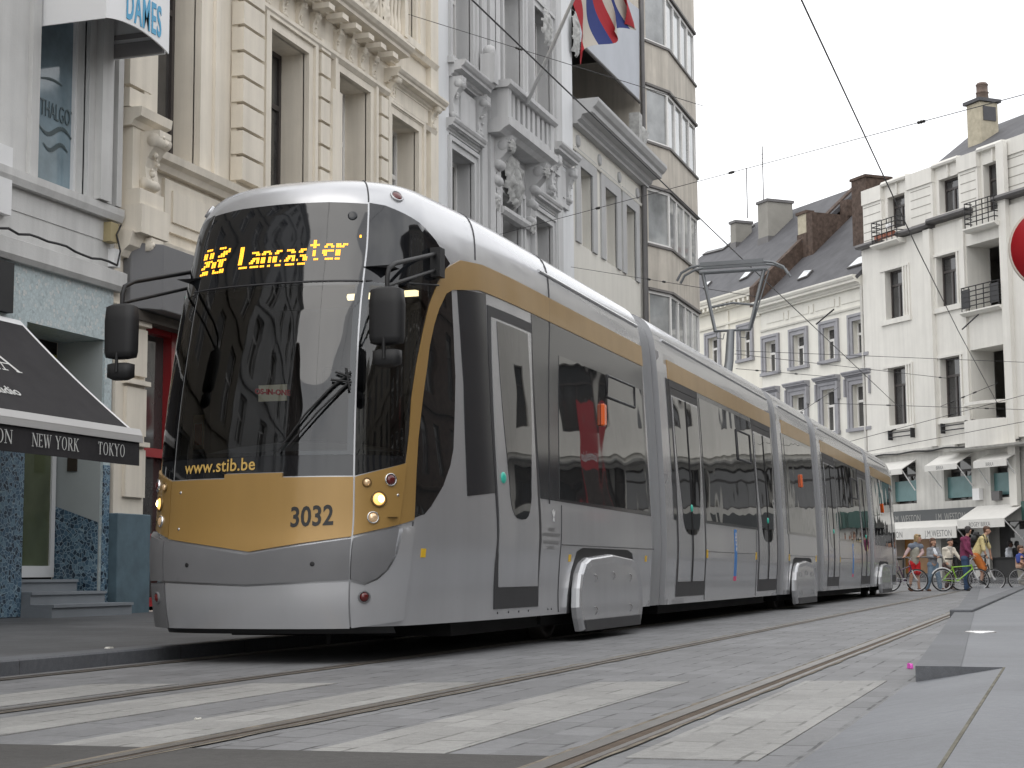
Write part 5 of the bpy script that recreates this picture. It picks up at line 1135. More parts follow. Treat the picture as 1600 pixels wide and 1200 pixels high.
def panel(name, poly, mat, parent, fn=P_cab, off=.004, holes=(), ds=.12, dv=.07, rim=.006, mirror=False, mb_only=False):
    """a skin panel: outline in skin coordinates, laid over the body at a small offset, with turned-down edges"""
    if mirror: poly = [(-a, b) for a, b in poly][::-1]
    d = min(ds, dv)*1.2
    loops = [dense(list(poly), d)]+[dense(list(h), d) for h in holes]
    V = []; E = []
    for L in loops:
        k = len(V); V += L; E += [(k+i, k+(i+1) % len(L)) for i in range(len(L))]
    a0, a1 = min(p[0] for p in poly), max(p[0] for p in poly); b0, b1 = min(p[1] for p in poly), max(p[1] for p in poly)
    nb = len(V)
    for a in np.arange(a0+ds*.5, a1, ds):
        for b in np.arange(b0+dv*.5, b1, dv):
            q = (float(a), float(b))
            if not inside(q, loops[0]) or any(inside(q, h) for h in loops[1:]): continue
            if min((q[0]-v[0])**2+(q[1]-v[1])**2 for v in V[:nb]) < (d*.35)**2: continue
            V.append(q)
    vo, eo, fo, *_ = delaunay_2d_cdt([Vector(v) for v in V], E, [], 0, 1e-5)
    fo = [f for f in fo if _fat([vo[i] for i in f]) and inside((sum(vo[i].x for i in f)/len(f), sum(vo[i].y for i in f)/len(f)), loops[0]) and not any(inside((sum(vo[i].x for i in f)/len(f), sum(vo[i].y for i in f)/len(f)), h) for h in loops[1:])]
    mb = MB(); mb.add([fn(p.x, p.y, off) for p in vo], [tuple(f) for f in fo], True)
    if rim:
        for L in loops:
            top = [fn(a, b, off) for a, b in L]; bot = [fn(a, b, off-rim) for a, b in L]; n = len(L)
            mb.add(top+bot, [(i, (i+1) % n, n+(i+1) % n, n+i) for i in range(n)])
    if mb_only: return mb
    o = mb.build(name, mat, parent, recalc=False)
    me = o.data; bm = bmesh.new(); bm.from_mesh(me)             # face outwards
    bm.normal_update(); s = 0
    for f in bm.faces:
        if f.smooth:
            c = f.calc_center_median()+world_of(o); out = Vector((c.x-TX, 0, max(0, c.z-2)*.6))
            if fn is P_cab and c.y < TIP+1.2: out.y = -.8
            s += f.normal.dot(out)*f.calc_area()
    if s < 0: bmesh.ops.reverse_faces(bm, faces=bm.faces)
    bm.to_mesh(me); bm.free(); return o

# ------------------------------------------------------------------ cab outlines (read on the skin)
V = v_of_z
SEAM = .715
arcR = [(SEAM, V(3.30)), (.84, V(3.285))]+trace([(655, 348), (680, 375), (697, 402), (703, 412)])
goldL = trace([(697, 419), (682, 445), (670, 477), (660, 520), (650, 570), (642, 625), (639, 675), (633, 722)])
lampR = trace([(627, 775), (621, 820)])
stripeR = trace([(646, 812), (649, 740), (652, 687), (656, 650), (660, 615), (665, 580), (670, 540), (677, 507), (685, 482), (696, 459), (706, 453)])
sEND = cab_s(Y1E)
bandT, bandB = V(3.045), V(2.825)
eyeT, eyeB = V(1.30), .52
lampBL = trace([(555, 839)])[0]
gold_bot = [(0., V(.765)), (.35, V(.815)), (SEAM-.006, lampBL[1])]
# front shell of the silver body, with openings behind the clear glass
def grid_shell(mb, fn, s0, s1, n, v0=0., v1=None, nv=60):
    v1 = VMAX if v1 is None else v1; vs = []; fs = []
    for i in range(n+1):
        for j in range(nv+1):
            vv = v0+(v1-v0)*j/nv; a = s0(vv) if callable(s0) else s0; b = s1(vv) if callable(s1) else s1
            vs.append(fn(a+(b-a)*i/n, vv, 0.))
    for i in range(n):
        for j in range(nv): fs.append((i*(nv+1)+j, (i+1)*(nv+1)+j, (i+1)*(nv+1)+j+1, i*(nv+1)+j+1))
    mb.add(vs, fs, True)
CW0, CW1 = V(1.46), V(2.66)
holeC = [(-SEAM+.05, CW0), (SEAM-.05, CW0), (SEAM-.05, CW1), (-SEAM+.05, CW1)]
GLa, GLv = [p[0] for p in goldL][::-1], [p[1] for p in goldL][::-1]
def gl_s(v): return float(np.interp(v, GLv, GLa))
CH = [gl_s(CW0)-.06, gl_s(V(1.8))-.06, gl_s(V(2.2))-.06, gl_s(CW1)-.06]
def corner_hole(sg): return [(sg*(SEAM+.05), CW0), (sg*CH[0], CW0), (sg*CH[1], V(1.8)), (sg*CH[2], V(2.2)), (sg*CH[3], CW1), (sg*(SEAM+.05), CW1)]
SQ = 1.95
def end_s(v): return Y1E-TIP-float(np.interp(v, _vv, _py))-LC+SF
front = panel('car_body', [(-SQ, 0), (SQ, 0), (SQ, VMAX), (-SQ, VMAX)], M_SIL, tram, off=0, rim=0, holes=[holeC, corner_hole(1), corner_hole(-1)], ds=.05, dv=.06, mb_only=True)
for sg in (1, -1): grid_shell(front, lambda s, v, o=0., g=sg: P_cab(g*s, v), SQ, end_s, 26)
def end_cap(mb, y):
    ring = [P_R(y, v) for v in np.linspace(0, VMAX, 40)]; L = [np.array([2*TX-p[0], p[1], p[2]]) for p in ring]
    mb.add(ring+L[::-1], [tuple(range(80))])
end_cap(front, Y1E)
bodies = [front.build('car_body', M_SIL, tram, recalc=False)]
bm = bmesh.new(); bm.from_mesh(bodies[0].data); bmesh.ops.remove_doubles(bm, verts=bm.verts, dist=1e-4); bmesh.ops.recalc_face_normals(bm, faces=bm.faces); bm.to_mesh(bodies[0].data); bm.free()
for a, b in ((Y2S, Y2E), (Y3S, Y3E), (Y4S, Y4E)):
    mb = MB(); grid_shell(mb, P_R, a, b, 10); grid_shell(mb, lambda y, v, o=0.: P_mid(-1)(y, v), a, b, 10); end_cap(mb, a); end_cap(mb, b)
    bodies.append(mb.build('car_body', M_SIL, tram, weld=True))
mb = MB()
for sg in (1, -1): grid_shell(mb, lambda s, v, o=0., g=sg: P_rear(g*s, v), 0., end_s, 60)
end_cap(mb, Y5S); bodies.append(mb.build('car_body', M_SIL, tram, weld=True))
# door sill step and shut lines in the roof
mb = MB()
for px in (857,):
    s0 = trace([(px, 462)])[0][0]
    mb.tube([P_cab(s0+.02*(v < V(2.8)), v, .002) for v in np.linspace(V(1.2), VMAX*.8, 30)], .008, 5)
s0 = trace([(742, 395)])[0][0]
mb.tube([P_cab(s0, v, .001) for v in np.linspace(bandT+.02, VMAX*.86, 16)], .006, 5)
s0 = SEAM
mb.tube([P_cab(s0, v, .001) for v in np.linspace(V(3.31), VMAX*.9, 16)], .006, 5)
mb.tube([P_cab(a, b, .003) for a, b in trace([(645, 815), (637, 890), (629, 966)])], .006, 5)
J2 = [trace([q])[0] for q in ((878, 856), (1021, 862), (877, 792), (880, 962))]
mb.tube([P_cab(J2[0][0]+(J2[1][0]-J2[0][0])*t, V(.855), .001) for t in np.linspace(0, 1, 8)], .005, 5); mb.tube([P_cab(J2[2][0], v, .001) for v in np.linspace(V(.27), V(1.2), 12)], .005, 5)
for y in (20.25, 23.8, 26.75, 33., 36.7, 25.62, 38.4): mb.tube([P_R(y, v, .001) for v in np.linspace(V(.27), V(1.2), 12)], .005, 5)
for a, b in ((Y3S, Y3E), (20.3, 23.75), (33.05, 36.65)): mb.tube([P_R(y, V(.86), .0005) for y in (a, b)], .004, 5)
mb.build('panel_joint', M_FRAME, tram)
mb = MB()
for y in (12.45, 12.7, 12.95, 13.2, 13.75, 13.85): mb.lathe(P_cab(cab_s(y, .3), V(.30), -.004), (1, 0, 0), [(.009, 0), (.009, .008), (.004, .009)], 8)
mb.build('rivets', M_FRAME, tram)

# black surround + glass
surround = [(0, eyeT)]+[(SEAM-.006, V(1.285))]+[(SEAM-.006, V(3.30)), (0, V(3.305))]
full = [(-(SEAM-.006), V(1.285)), (-.22, V(1.285)), (-.22, V(1.315)), (.22, V(1.315)), (.22, V(1.285)), (SEAM-.006, V(1.285)), (SEAM-.006, V(3.29)), (.4, V(3.305)), (0, V(3.31)), (-.4, V(3.305)), (-(SEAM-.006), V(3.29))]
panel('windscreen_surround', full, M_BORDER, tram, off=.002, rim=.004, holes=[holeC], ds=.06, dv=.06)
ws = panel('windscreen', [(-(SEAM-.008), CW0-.03), (SEAM-.008, CW0-.03), (SEAM-.008, CW1+.02), (-(SEAM-.008), CW1+.02)], M_WS, tram, off=.006, rim=0, ds=.05, dv=.06)
disp = panel('destination_display', [(-(SEAM-.008), CW1+.035), (SEAM-.008, CW1+.035), (SEAM-.008, V(3.22)), (-(SEAM-.008), V(3.22))], M_BORDER, tram, off=.007, rim=.005, ds=.05, dv=.06)
cwin = [(SEAM+.006, V(1.285)), *trace([(633, 724)]), *goldL[::-1][1:], *arcR[::-1][:-1], (SEAM+.006, arcR[0][1])]
for mir in (False, True):
    h = corner_hole(1)
    panel('corner_surround', cwin, M_BORDER, tram, off=.002, rim=.004, holes=[h], ds=.06, dv=.06, mirror=mir) if not mir else \
        panel('corner_surround', [(-a, b) for a, b in cwin][::-1], M_BORDER, tram, off=.002, rim=.004, holes=[[(-a, b) for a, b in h]], ds=.06, dv=.06)
    panel('corner_window', [(SEAM+.008, CW0-.03), (CH[0]+.03, CW0-.03), (CH[1]+.03, V(1.8)), (CH[2]+.03, V(2.2)), (CH[3]+.03, CW1+.02), (SEAM+.008, CW1+.02)], M_WS, tram, off=.006, rim=0, ds=.05, dv=.06, mirror=mir)
# gold front
gp = gold_bot[::-1]+[(-a, b) for a, b in gold_bot[1:]]
gold_poly = [(-a, b) for a, b in gold_bot[::-1]]+gold_bot[1:]+[(SEAM-.006, V(1.275)), (.22, V(1.275)), (.22, V(1.308)), (-.22, V(1.308)), (-.22, V(1.275)), (-(SEAM-.006), V(1.275))]
gf = panel('gold_front_panel', gold_poly, M_GOLD, tram, off=.022, rim=.024, ds=.06, dv=.05)
lamp_poly = [(SEAM+.006, V(1.275)), *trace([(633, 724)]), *lampR, (SEAM+.006, lampBL[1]+.01)]
lamps = []
for mir in (False, True):
    lamps.append(panel('gold_lamp_panel', lamp_poly, M_GOLD, tram, off=.02, rim=.022, ds=.05, dv=.05, mirror=mir))
stripe_poly = [*trace([(621.5, 820), (628, 775), (634, 722)]), *goldL[::-1][1:], *trace([(705, 414), (718, 407)]), (cab_s(12.3, 3.), bandT), (end_s(bandT)-.005, bandT), (end_s(bandB)-.005, bandB), (cab_s(12.2, 2.8), bandB), *stripeR[::-1]]
for mir in (False, True): panel('gold_stripe', stripe_poly, M_GOLD, tram, off=.009, rim=.010, ds=.06, dv=.06, mirror=mir)
# bumper: grey moulding over a silver apron
bt = [(0., V(.742)), (.35, V(.79)), (SEAM-.006, V(.84))]
bl = V(.545)
bp_poly = [(-(SEAM-.006), bl+.03), (0, bl), (SEAM-.006, bl+.03)]+bt[::-1]+[(-a, b) for a, b in bt[1:]]
bumper = panel('bumper', bp_poly, M_BUMP, tram, off=.05, rim=.052, ds=.06, dv=.05)
side_b = [(SEAM+.006, bl+.03), (SEAM+.006, V(.845)), *trace([(618, 824), (611, 868), (600, 888), (585, 902), (566, 910)])]
panel('bumper', side_b, M_BUMP, tram, off=.045, rim=.047, ds=.05, dv=.05)
sb2 = [(-(SEAM+.006), bl+.03), (-(SEAM+.006), V(.845)), (-1.05, V(.90)), (-1.15, V(.93)), (-1.18, V(.6)), (-1.05, bl+.03)]
panel('bumper', sb2, M_BUMP, tram, off=.05, rim=.052, ds=.05, dv=.05)
panel('apron', [(-(SEAM-.006), 0.), (SEAM-.006, 0.), (SEAM-.006, bl+.015), (0, bl-.015), (-(SEAM-.006), bl+.015)], M_SIL, tram, off=.04, rim=.042, ds=.06, dv=.05)
apr = [(SEAM+.006, .0), *trace([(627, 968)]), *trace([(636, 890), (644, 822), (626, 826), (617, 866), (604, 890), (588, 905), (568, 914)]), (SEAM+.006, bl+.012)]
apron_r = panel('apron', apr, M_SIL, tram, off=.03, rim=.032, ds=.05, dv=.05)
apron_l = panel('apron', [(-(SEAM+.006), 0.), (-(SEAM+.006), bl+.012), (-1.18, bl+.012), (-1.2, 0.)], M_BUMP, tram, off=.046, rim=.048, ds=.05, dv=.05)
mb = MB()
for s in np.linspace(-1.0, 1.0, 24): pass
lip = [P_cab(s, .0, -.03)-np.array([0, 0, .0]) for s in np.linspace(-1.05, 1.05, 30)]
mb.add([p for p in lip]+[p-np.array([0, -.05, .055]) for p in lip], [(i, i+1, 31+i, 30+i) for i in range(29)])
mb.build('under_lip', M_BLACK, tram)
# round lamps in the gold panel, red lamps low in the apron, screws
def disc(name, s, v, r, mat, parent, off, dome=.02, ring=None, fn=P_cab, sg=1):
    c = Vector(fn(s, v, off)); n = (Vector(fn(s, v, off+.1))-c).normalized(); mb = MB()
    mb.lathe(c-n*.02, n, [(r, 0), (r, .02), (r*.8, .02+dome*.6), (r*.4, .02+dome*.95), (0.0001, .02+dome)], 18)
    o = mb.build(name, mat, parent)
    if ring:
        m2 = MB(); m2.lathe(c-n*.02, n, [(r*1.0, .0), (r*1.28, .0), (r*1.28, .026), (r*1.06, .03), (r*1.0, .022)], 20); m2.build('bezel', ring, o)
    return o
M_BEZ = pmat('lamp_recess', (.16, .10, .03), .4, .3)
for sg in (1, -1):
    L = lamps[0 if sg == 1 else 1]
    for (px, py), r, mt, rg in (((572, 754), .026, M_LAMP2, M_BEZ), ((608, 750), .036, M_REDL, M_CHROME), ((590, 780), .045, M_GLOW, M_BEZ), ((581, 809), .034, M_LAMP2, M_CHROME)):
        s, v = trace([(px, py)])[0]; hl = disc('headlight', sg*s, v, r, mt, tram, .024, ring=rg)
        if mt is M_GLOW: disc('bulb', sg*(s+.009), v, .027, M_LAMP, hl, .036, .014)
    s, v = trace([(567, 932)])[0]; disc('red_marker_lamp', sg*s, v, .034, M_REDL, tram, .034 if sg == 1 else .05, ring=M_BUMP)
    for px, py in ((619, 774),):
        s, v = trace([(px, py)])[0]; disc('screw', sg*s, v, .01, M_CHROME, L, .022, .004)
for s, v in ((-.6, V(1.19)), (-.6, V(.93)), (.0, 0)):
    if s: disc('screw', s, v, .011, M_CHROME, gf, .024, .004)
for s in (-.47, .47): disc('tow_hole', s, V(.68), .016, M_BLACK, bumper, .052, .002)
for s, v, r, mt in [(*trace([(1120-0, 0)])[0], 0, None)][:0]: pass
s, v = trace([(551, 338)])[0]; disc('camera_lens', s, v, .035, M_TDARK, disp, .01, .006)
s, v = trace([(620, 307)])[0]; disc('roof_marker_lamp', s, v, .042, M_REDL, tram, .004, .014, ring=M_SIL); disc('roof_marker_lamp', -s, v, .042, M_REDL, tram, .004, .014, ring=M_SIL)
# lettering on the skin
def skin_text(txt, p0, p1, name, mat, parent, off, bold=0., hpx=None, fn=P_cab, sx=1.):
    (s0, v0), (s1, v1) = trace([p0, p1]); Vt, F = text_mesh(txt, 1., bold, 0.0, 'LEFT', sx)
    wd = max(p[0] for p in Vt); k = (s1-s0)/wd; h = k if hpx is None else hpx
    mb = MB(); mb.add([fn(s0+x*k, v0+(v1-v0)*x/wd+y*h, off) for x, y, z in Vt], F); return mb.build(name, mat, parent, recalc=False)
skin_text('3032', (454, 824), (521, 820), 'fleet_number', M_TXT, gf, .0255, .022, hpx=.195)
M_GTX = pmat('gold_lettering', (.55, .36, .10), .5)
skin_text('www.stib.be', (290, 741), (399, 734), 'web_address', M_GTX, ws, .0085, .012, hpx=.125)
# LED lines
LEDF = {
 'L': ['XXX....', 'XXX....', 'XXX....', 'XXX....', 'XXX....', 'XXX....', 'XXX....', 'XXX....', 'XXX....', '.......', '.XXXXXX'],
 'a': ['', '', '', '.XXXXX.', '....XXX', '.......', '..XXXXX', '.XXX.XX', 'XXX..XX', '.......', '.XXXXXX'],
 'n': ['', '', '', '.XXXXX.', 'XXX..XX', '.......', 'XXX..XX', 'XXX..XX', 'XXX..XX', '.......', 'XXX..XX'],
 'c': ['', '', '', '..XXXX.', '.XXX...', '.......', 'XXX....', 'XXX....', 'XXX..X.', '.......', '..XXXX.'],
 's': ['', '', '', '..XXXX.', '.XXX...', '.......', '..XXXX.', '....XXX', 'X...XXX', '.......', '.XXXXX.'],
 't': ['', '..XX...', '..XX...', 'XXXXXX.', '..XX...', '.......', '..XX...', '..XX...', '..XX...', '.......', '...XXX.'],
 'e': ['', '', '', '..XXXX.', '.XX..XX', '.......', 'XXXXXXX', 'XXX....', '.XX....', '.......', '..XXXXX'],
 'r': ['', '', '', 'XXX.XXX', 'XXXXX..', '.......', 'XXX....', 'XXX....', 'XXX....', '.......', 'XXX....']}
DIG = ['.XXX...XXX..', '...........X', 'XX.XX....XXX', 'XX.XX...XXX.', 'XX.XX..XXX..', '............', '.XXXX..XXXX.', '..XX.XX.XX..', '.XXX.XX.XX..', 'XX...XX.XX..', '............', '.XXX..X..XX.', 'XXXX..XXXXX.']
mb = MB()
def led(s, v, ws_, wv): mb.add([P_cab(s, v, .010), P_cab(s+ws_, v, .010), P_cab(s+ws_, v+wv, .010), P_cab(s, v+wv, .010)], [(0, 1, 2, 3)])
(sa, va), (sb, vb) = trace([(371, 425), (541, 407)]); va = (va+vb)/2-.005; word = 'Lancaster'; cw = (sb-sa)/(len(word)*8-1.3)
rh = .0158
for i, ch in enumerate(word):
    up = .03 if i >= 6 else 0.
    for r, row in enumerate(LEDF[ch]):
        for c, q in enumerate(row):
            if q == 'X':
                for h in (0, 1): led(sa+(i*8+c)*cw, va+up+(10-r)*rh+h*rh*.5, cw*.78, rh*.36)
(sc, vc), (sd, vd) = trace([(314, 433), (353, 431)]); cw2 = (sd-sc)/12
for r, row in enumerate(DIG):
    for c, q in enumerate(row):
        if q == 'X':
            for h in (0, 1): led(sc+c*cw2+(12-r)*.0012, vc+(12-r)*rh+h*rh*.5, cw2*.78, rh*.36)
s, v = trace([(562, 372)])[0]; led(s, v, .012, .02)
mb.build('led_line', M_LED, disp, recalc=False)
mb = MB()
for sg in (1, -1):
    mb.tube([P_cab(sg*a, b, .009) for a, b in [(SEAM+.02, V(2.69)), (1.1, V(2.70)), *trace([(744-60, 446)])]], .007, 5)
mb.tube([P_cab(s, CW1+.027, .007) for s in np.linspace(-SEAM, SEAM, 20)], .006, 5)
mb.build('glazing_seal', M_FRAME, tram)

# cab interior seen through the glass
mb = MB(); x0, x1, y0, y1 = TX-.86, TX+.86, TIP+.62, TIP+2.1
mb.quad((x0, y1, .9), (x1, y1, .9), (x1, y1, 2.85), (x0, y1, 2.85)); mb.quad((x0-.1, TIP+.3, 1.0), (x1+.1, TIP+.3, 1.0), (x1, y1, 1.0), (x0, y1, 1.0)); mb.quad((x0, TIP+.45, 2.8), (x1, TIP+.45, 2.8), (x1, y1, 2.8), (x0, y1, 2.8))
for x in (x0, x1): mb.quad((x, TIP+1.0, 1.), (x, y1, 1.), (x, y1, 2.8), (x, TIP+1.0, 2.8))
cab = mb.build('cab_interior', M_INT, tram, recalc=False)
mb = MB(); prof = [(TIP+.16, 1.30), (TIP+.16, 1.36), (TIP+.34, 1.42), (TIP+.50, 1.55), (TIP+.72, 1.58), (TIP+.80, 1.45), (TIP+.80, 1.05), (TIP+.3, 1.05)]
n = 15; vs = []
for i in range(n):
    q = -1+2*i/(n-1); x = TX+.80*q; hgt = 1-.55*abs(q)**2
    vs += [(x, y+(.12*abs(q)**3), 1.05+(z-1.05)*(1-.28*(1-hgt))) for y, z in prof]
m = len(prof); mb.add(vs, [(i*m+j, i*m+(j+1) % m, (i+1)*m+(j+1) % m, (i+1)*m+j) for i in range(n-1) for j in range(m)], True)
mb.build('dashboard', M_DASH, cab)
mb = MB(); mb.box((TX-.25, TIP+1.45, 1.35), (TX+.25, TIP+1.6, 2.0)); mb.box((TX-.15, TIP+1.46, 2.03), (TX+.15, TIP+1.58, 2.22)); mb.box((TX-.26, TIP+1.1, 1.1), (TX+.26, TIP+1.5, 1.25)); mb.build('driver_seat', M_BLACK, cab, bevel=.03)
q = Vector(on_plane(426, 614, (0, TIP+.55, 0), (0, 1, 0))); mb = MB()
mb.box((q.x-.115, q.y, q.z-.06), (q.x+.115, q.y+.004, q.z+.06)); nt_ = mb.build('paper_notice', M_PAPER, cab)
put_text('OS-IN-ONE', .055, q+Vector((0, -.003, -.012)), (1, 0, -.08), (0, 0, 1), 'lettering', M_REDTX, nt_, .002)
q = Vector(on_plane(310, 675, (0, TIP+.75, 0), (0, 1, 0))); mb = MB(); mb.box((q.x-.045, q.y, q.z-.13), (q.x+.045, q.y+.004, q.z+.13)); c1 = mb.build('sticker', M_PAPER, cab)
mb = MB(); mb.box((q.x-.03, q.y-.003, q.z-.10), (q.x+.03, q.y-.001, q.z+.06)); mb.build('sticker_print', M_ORANGE, c1)
mb = MB(); mb.tube([(TX+.2, TIP+1.2, 2.72), (TX+.78, TIP+1.2, 2.72)], .025); mb.build('ceiling_lamp', pmat('cab_lamp', (1, .9, .6), .5, emit=(1., .80, .42), estr=2.5), cab)

# wiper
mb = MB(); wp = trace([(548, 584), (520, 606), (480, 648), (436, 708)])
mb.tube([P_cab(s, v, .035) for s, v in wp], [.012, .010, .008, .006], 6); wp2 = trace([(543, 602), (500, 645), (452, 700)])
mb.tube([P_cab(s, v, .05) for s, v in wp2], [.010, .008, .006], 6)
for a, b in (((525, 584), (548, 592)), ((518, 596), (549, 600)), ((541, 578), (546, 612))):
    mb.tube([P_cab(s, v, .045) for s, v in trace([a, b])], .009, 6)
mb.build('wiper', M_BLACK, tram)

# mirrors on their arms
def lerp(a, b, t): return Vector(a)+(Vector(b)-Vector(a))*t
for sg in (1, -1):
    cx, cy = TX+(1.10 if sg > 0 else -.93), TIP-.18; mb = MB()
    zt = 2.50; w_, d_ = .122, .07
    def hz(z, k, t): return [(cx+math.copysign(abs(math.cos(a))**.6, math.cos(a))*w_*k, cy+math.copysign(abs(math.sin(a))**.6, math.sin(a))*d_*k*t, z) for a in np.linspace(0, 2*math.pi, 20, endpoint=False)]
    vs = []
    rows = [(zt+.02, .55), (zt, .92), (zt-.1, 1.), (zt-.32, .98), (zt-.36, .9), (zt-.37, .5)]
    for z, k in rows: vs += hz(z, k, 1.)
    mb.add(vs, [(i*20+k, i*20+(k+1) % 20, (i+1)*20+(k+1) % 20, (i+1)*20+k) for i in range(len(rows)-1) for k in range(20)]+[tuple(range(20)), tuple(range(100, 120))], True)
    vs = []; rows = [(zt-.40, .5), (zt-.41, .8), (zt-.50, .8), (zt-.52, .45)]
    for z, k in rows: vs += hz(z, k, 1.)
    mb.add(vs, [(i*20+k, i*20+(k+1) % 20, (i+1)*20+(k+1) % 20, (i+1)*20+k) for i in range(len(rows)-1) for k in range(20)]+[tuple(range(20)), tuple(range(60, 80))], True)
    mb.tube([(cx, cy-.06, zt-.33), (cx, cy-.06, zt-.47)], .012, 6)
    mir = mb.build('mirror', M_BLACK, tram)
    s, v = trace([(676, 408)])[0]; A = Vector(P_cab(sg*s, v, .03)); m2 = MB()
    top = Vector((cx, cy, zt+.17))
    m2.tube([A+Vector((0, 0, .05)), lerp(A+Vector((0, 0, .05)), top, .5), lerp(A+Vector((0, 0, .05)), top, .86), top+Vector((0, .03, -.015)), Vector((cx, cy, zt+.09)), Vector((cx, cy, zt-.02))], .017, 8)
    B = A+Vector((0, 0, -.07)); e = Vector((cx, cy, zt+.03)); m2.tube([B, lerp(B, e, .5), e], .013, 8)
    m2.box(A-Vector((.03, .05, .13)), A+Vector((.05, .05, .09))); m2.build('mirror_arm', M_BLACK, mir)

# ------------------------------------------------------------------ sides of the leading car
def T(*p): return trace(list(p))
panel('side_window', [*stripeR[::-1], *T((647, 810), (663, 803), (673, 791), (692, 759), (703, 727), (708, 700), (709.5, 640), (710, 590), (707.5, 520), (705, 456))][0:0]+[*T((647, 809), (663, 803), (673, 791), (692, 759), (703, 727), (708, 700), (710, 640), (711, 590), (708, 520), (705, 452))]+[(a+.004, b) for a, b in stripeR[::-1]], M_TGL, tram, off=.004, ds=.08, dv=.08)
yDL, yDR = 12.36, 13.45
def q2(y, z): return (cab_s(y, z), V(z))
panel('side_window', [*T((714, 452)), q2(yDL-.01, 2.82), q2(yDL-.01, 1.235), *T((730, 775), (727, 700), (724, 600), (719, 525))], M_TDARK, tram, off=.004, ds=.1, dv=.08)
doors = []
def make_door(fn, ay, y0, y1, double, top=2.73, z0=.33, btn=True, P=.012):
    """ay(y, z) gives the skin coordinate along the car"""
    w = y1-y0; f = .055
    def o(y, z): return (ay(y, z), V(z))
    fr = panel('door', [o(y0, z0), o(y1, z0), o(y1, .88), o(y1, top), o(y0, top), o(y0, .88)], M_FRAME, tram, fn=fn, off=.007, rim=.008, ds=.2, dv=.12)
    panel('door_leaf', [o(y0+f, z0+.17), o(y1-f, z0+.17), o(y1-f, top-.09), o(y0+f, top-.09)], M_SIL, fr, fn=fn, off=.011, rim=.006, ds=.2, dv=.12)
    g = []
    a0, a1 = y0+f+.05, y1-f-.05; c = (a0+a1)/2; h = (a1-a0)/2
    if not double: a0, a1 = y0+.16, y1-.17; c = (a0+a1)/2; h = (a1-a0)/2
    for k in range(13):
        t = math.pi*k/12; g.append(o(c-h*.72*math.copysign(abs(math.cos(t))**.7, math.cos(t)), 1.34-.30*math.sin(t)**.8))
    g = [o(a0, top-.11), o(a0, 2.2), o(a0+h*.08, 1.8)]+g+[o(a1-h*.08, 1.8), o(a1, 2.2), o(a1, top-.11)]
    panel('door_glass', g[::-1], M_TGL, fr, fn=fn, off=.015, rim=.006, ds=.15, dv=.09)
    if double:
        m = MB(); m.tube([fn(ay(c, z), V(z), .014) for z in np.linspace(z0+.17, top-.1, 12)], .012, 5); m.build('door_seal', M_BLACK, fr)
    if btn: disc('door_button', ay(c-(0 if double else h+.03), 1.36), V(1.36), .045, M_TEAL, fr, .018, .012, fn=fn)
    doors.append(fr)
make_door(P_cab, lambda y, z: cab_s(y, z), yDL, yDR, False)
e1 = Y1E
panel('window_band', [q2(yDR+.01, 1.235), q2(e1-.02, 1.205), q2(e1-.02, 2.815), q2(yDR+.01, 2.815)], M_TDARK, tram, off=.004, ds=.3, dv=.1)
wl = trace([(872, 650)])[0][0]
wi = panel('side_window', [(wl, V(1.25)), q2(e1-.16, 1.25), q2(e1-.16, 2.55), (wl, V(2.55))], M_TGL, tram, off=.0085, ds=.3, dv=.1)
tw = [*T((947, 587), (989, 605), (990, 637), (946, 620))]
panel('tilting_pane', tw, M_BORDER, wi, off=.013, rim=.008, ds=.2, dv=.1)
mb = MB()
def strip(mb, fn, pts, r=.009): mb.tube([fn(a, b, .010) for a, b in pts], r, 5)
strip(mb, P_cab, [tw[0], tw[1], tw[2], tw[3], tw[0]], .014); mb.build('window_frame', M_FRAME, wi)
def side_lamp(fn, s, z, parent):
    c = fn(s, V(z), .02); m = MB(); a = [fn(s+dx, V(z+dz), o) for o in (.0, .045) for dx, dz in ((-.05, -.11), (.05, -.11), (.05, .11), (-.05, .11))]
    m.hexa([a[0], a[1], a[5], a[4], a[3], a[2], a[6], a[7]]); m.build('side_indicator', M_ORANGE, parent, bevel=.012)
sl_ = trace([(939, 598)])[0]; side_lamp(P_cab, sl_[0], 2.13, tram)
def sticker(fn, s, z, w_, h_, mat, name, off=.0035):
    return panel(name, [(s-w_/2, V(z-h_/2)), (s+w_/2, V(z-h_/2)), (s+w_/2, V(z+h_/2)), (s-w_/2, V(z+h_/2))], mat, tram, fn=fn, off=off, rim=.003, ds=.3, dv=.05)
for px, py in ((661, 864), (890, 872), (1009, 873)):
    s, v = trace([(px, py)])[0]; sticker(P_cab, s, float(np.interp(v, _vv, _pz)), .07, .062, M_YEL, 'reflector')
s, v = trace([(862, 830)])[0]
for k, tx in enumerate(('BRUSSELS', 'HOOFDSTEDELIJK GEWEST', 'REGION DE BRUXELLES', 'CAPITALE')):
    Vt, F = text_mesh(tx, .042, .0005, 0., 'CENTER', 1.); mb = MB(); mb.add([P_cab(s+x, v-.045*k-(.02 if k > 1 else 0)+y, .0035) for x, y, z in Vt], F); mb.build('region_lettering', M_TXTG, tram, recalc=False)
mb = MB()
for a in (-.6, 0., .6, 2.6, 3.7):
    pts = []
    for t in np.linspace(0, 2*math.pi, 14, endpoint=False):
        r = .035*(1 if abs(a) < 1 else .6); u_, w_ = .013*math.cos(t), r*math.sin(t)+r*1.05
        pts.append(P_cab(s+.05+u_*math.cos(a)+w_*math.sin(a), v+.12-u_*math.sin(a)+w_*math.cos(a), .0035))
    mb.add(pts, [tuple(range(14))])
mb.build('flower_emblem', M_WHITE, tram, recalc=False)

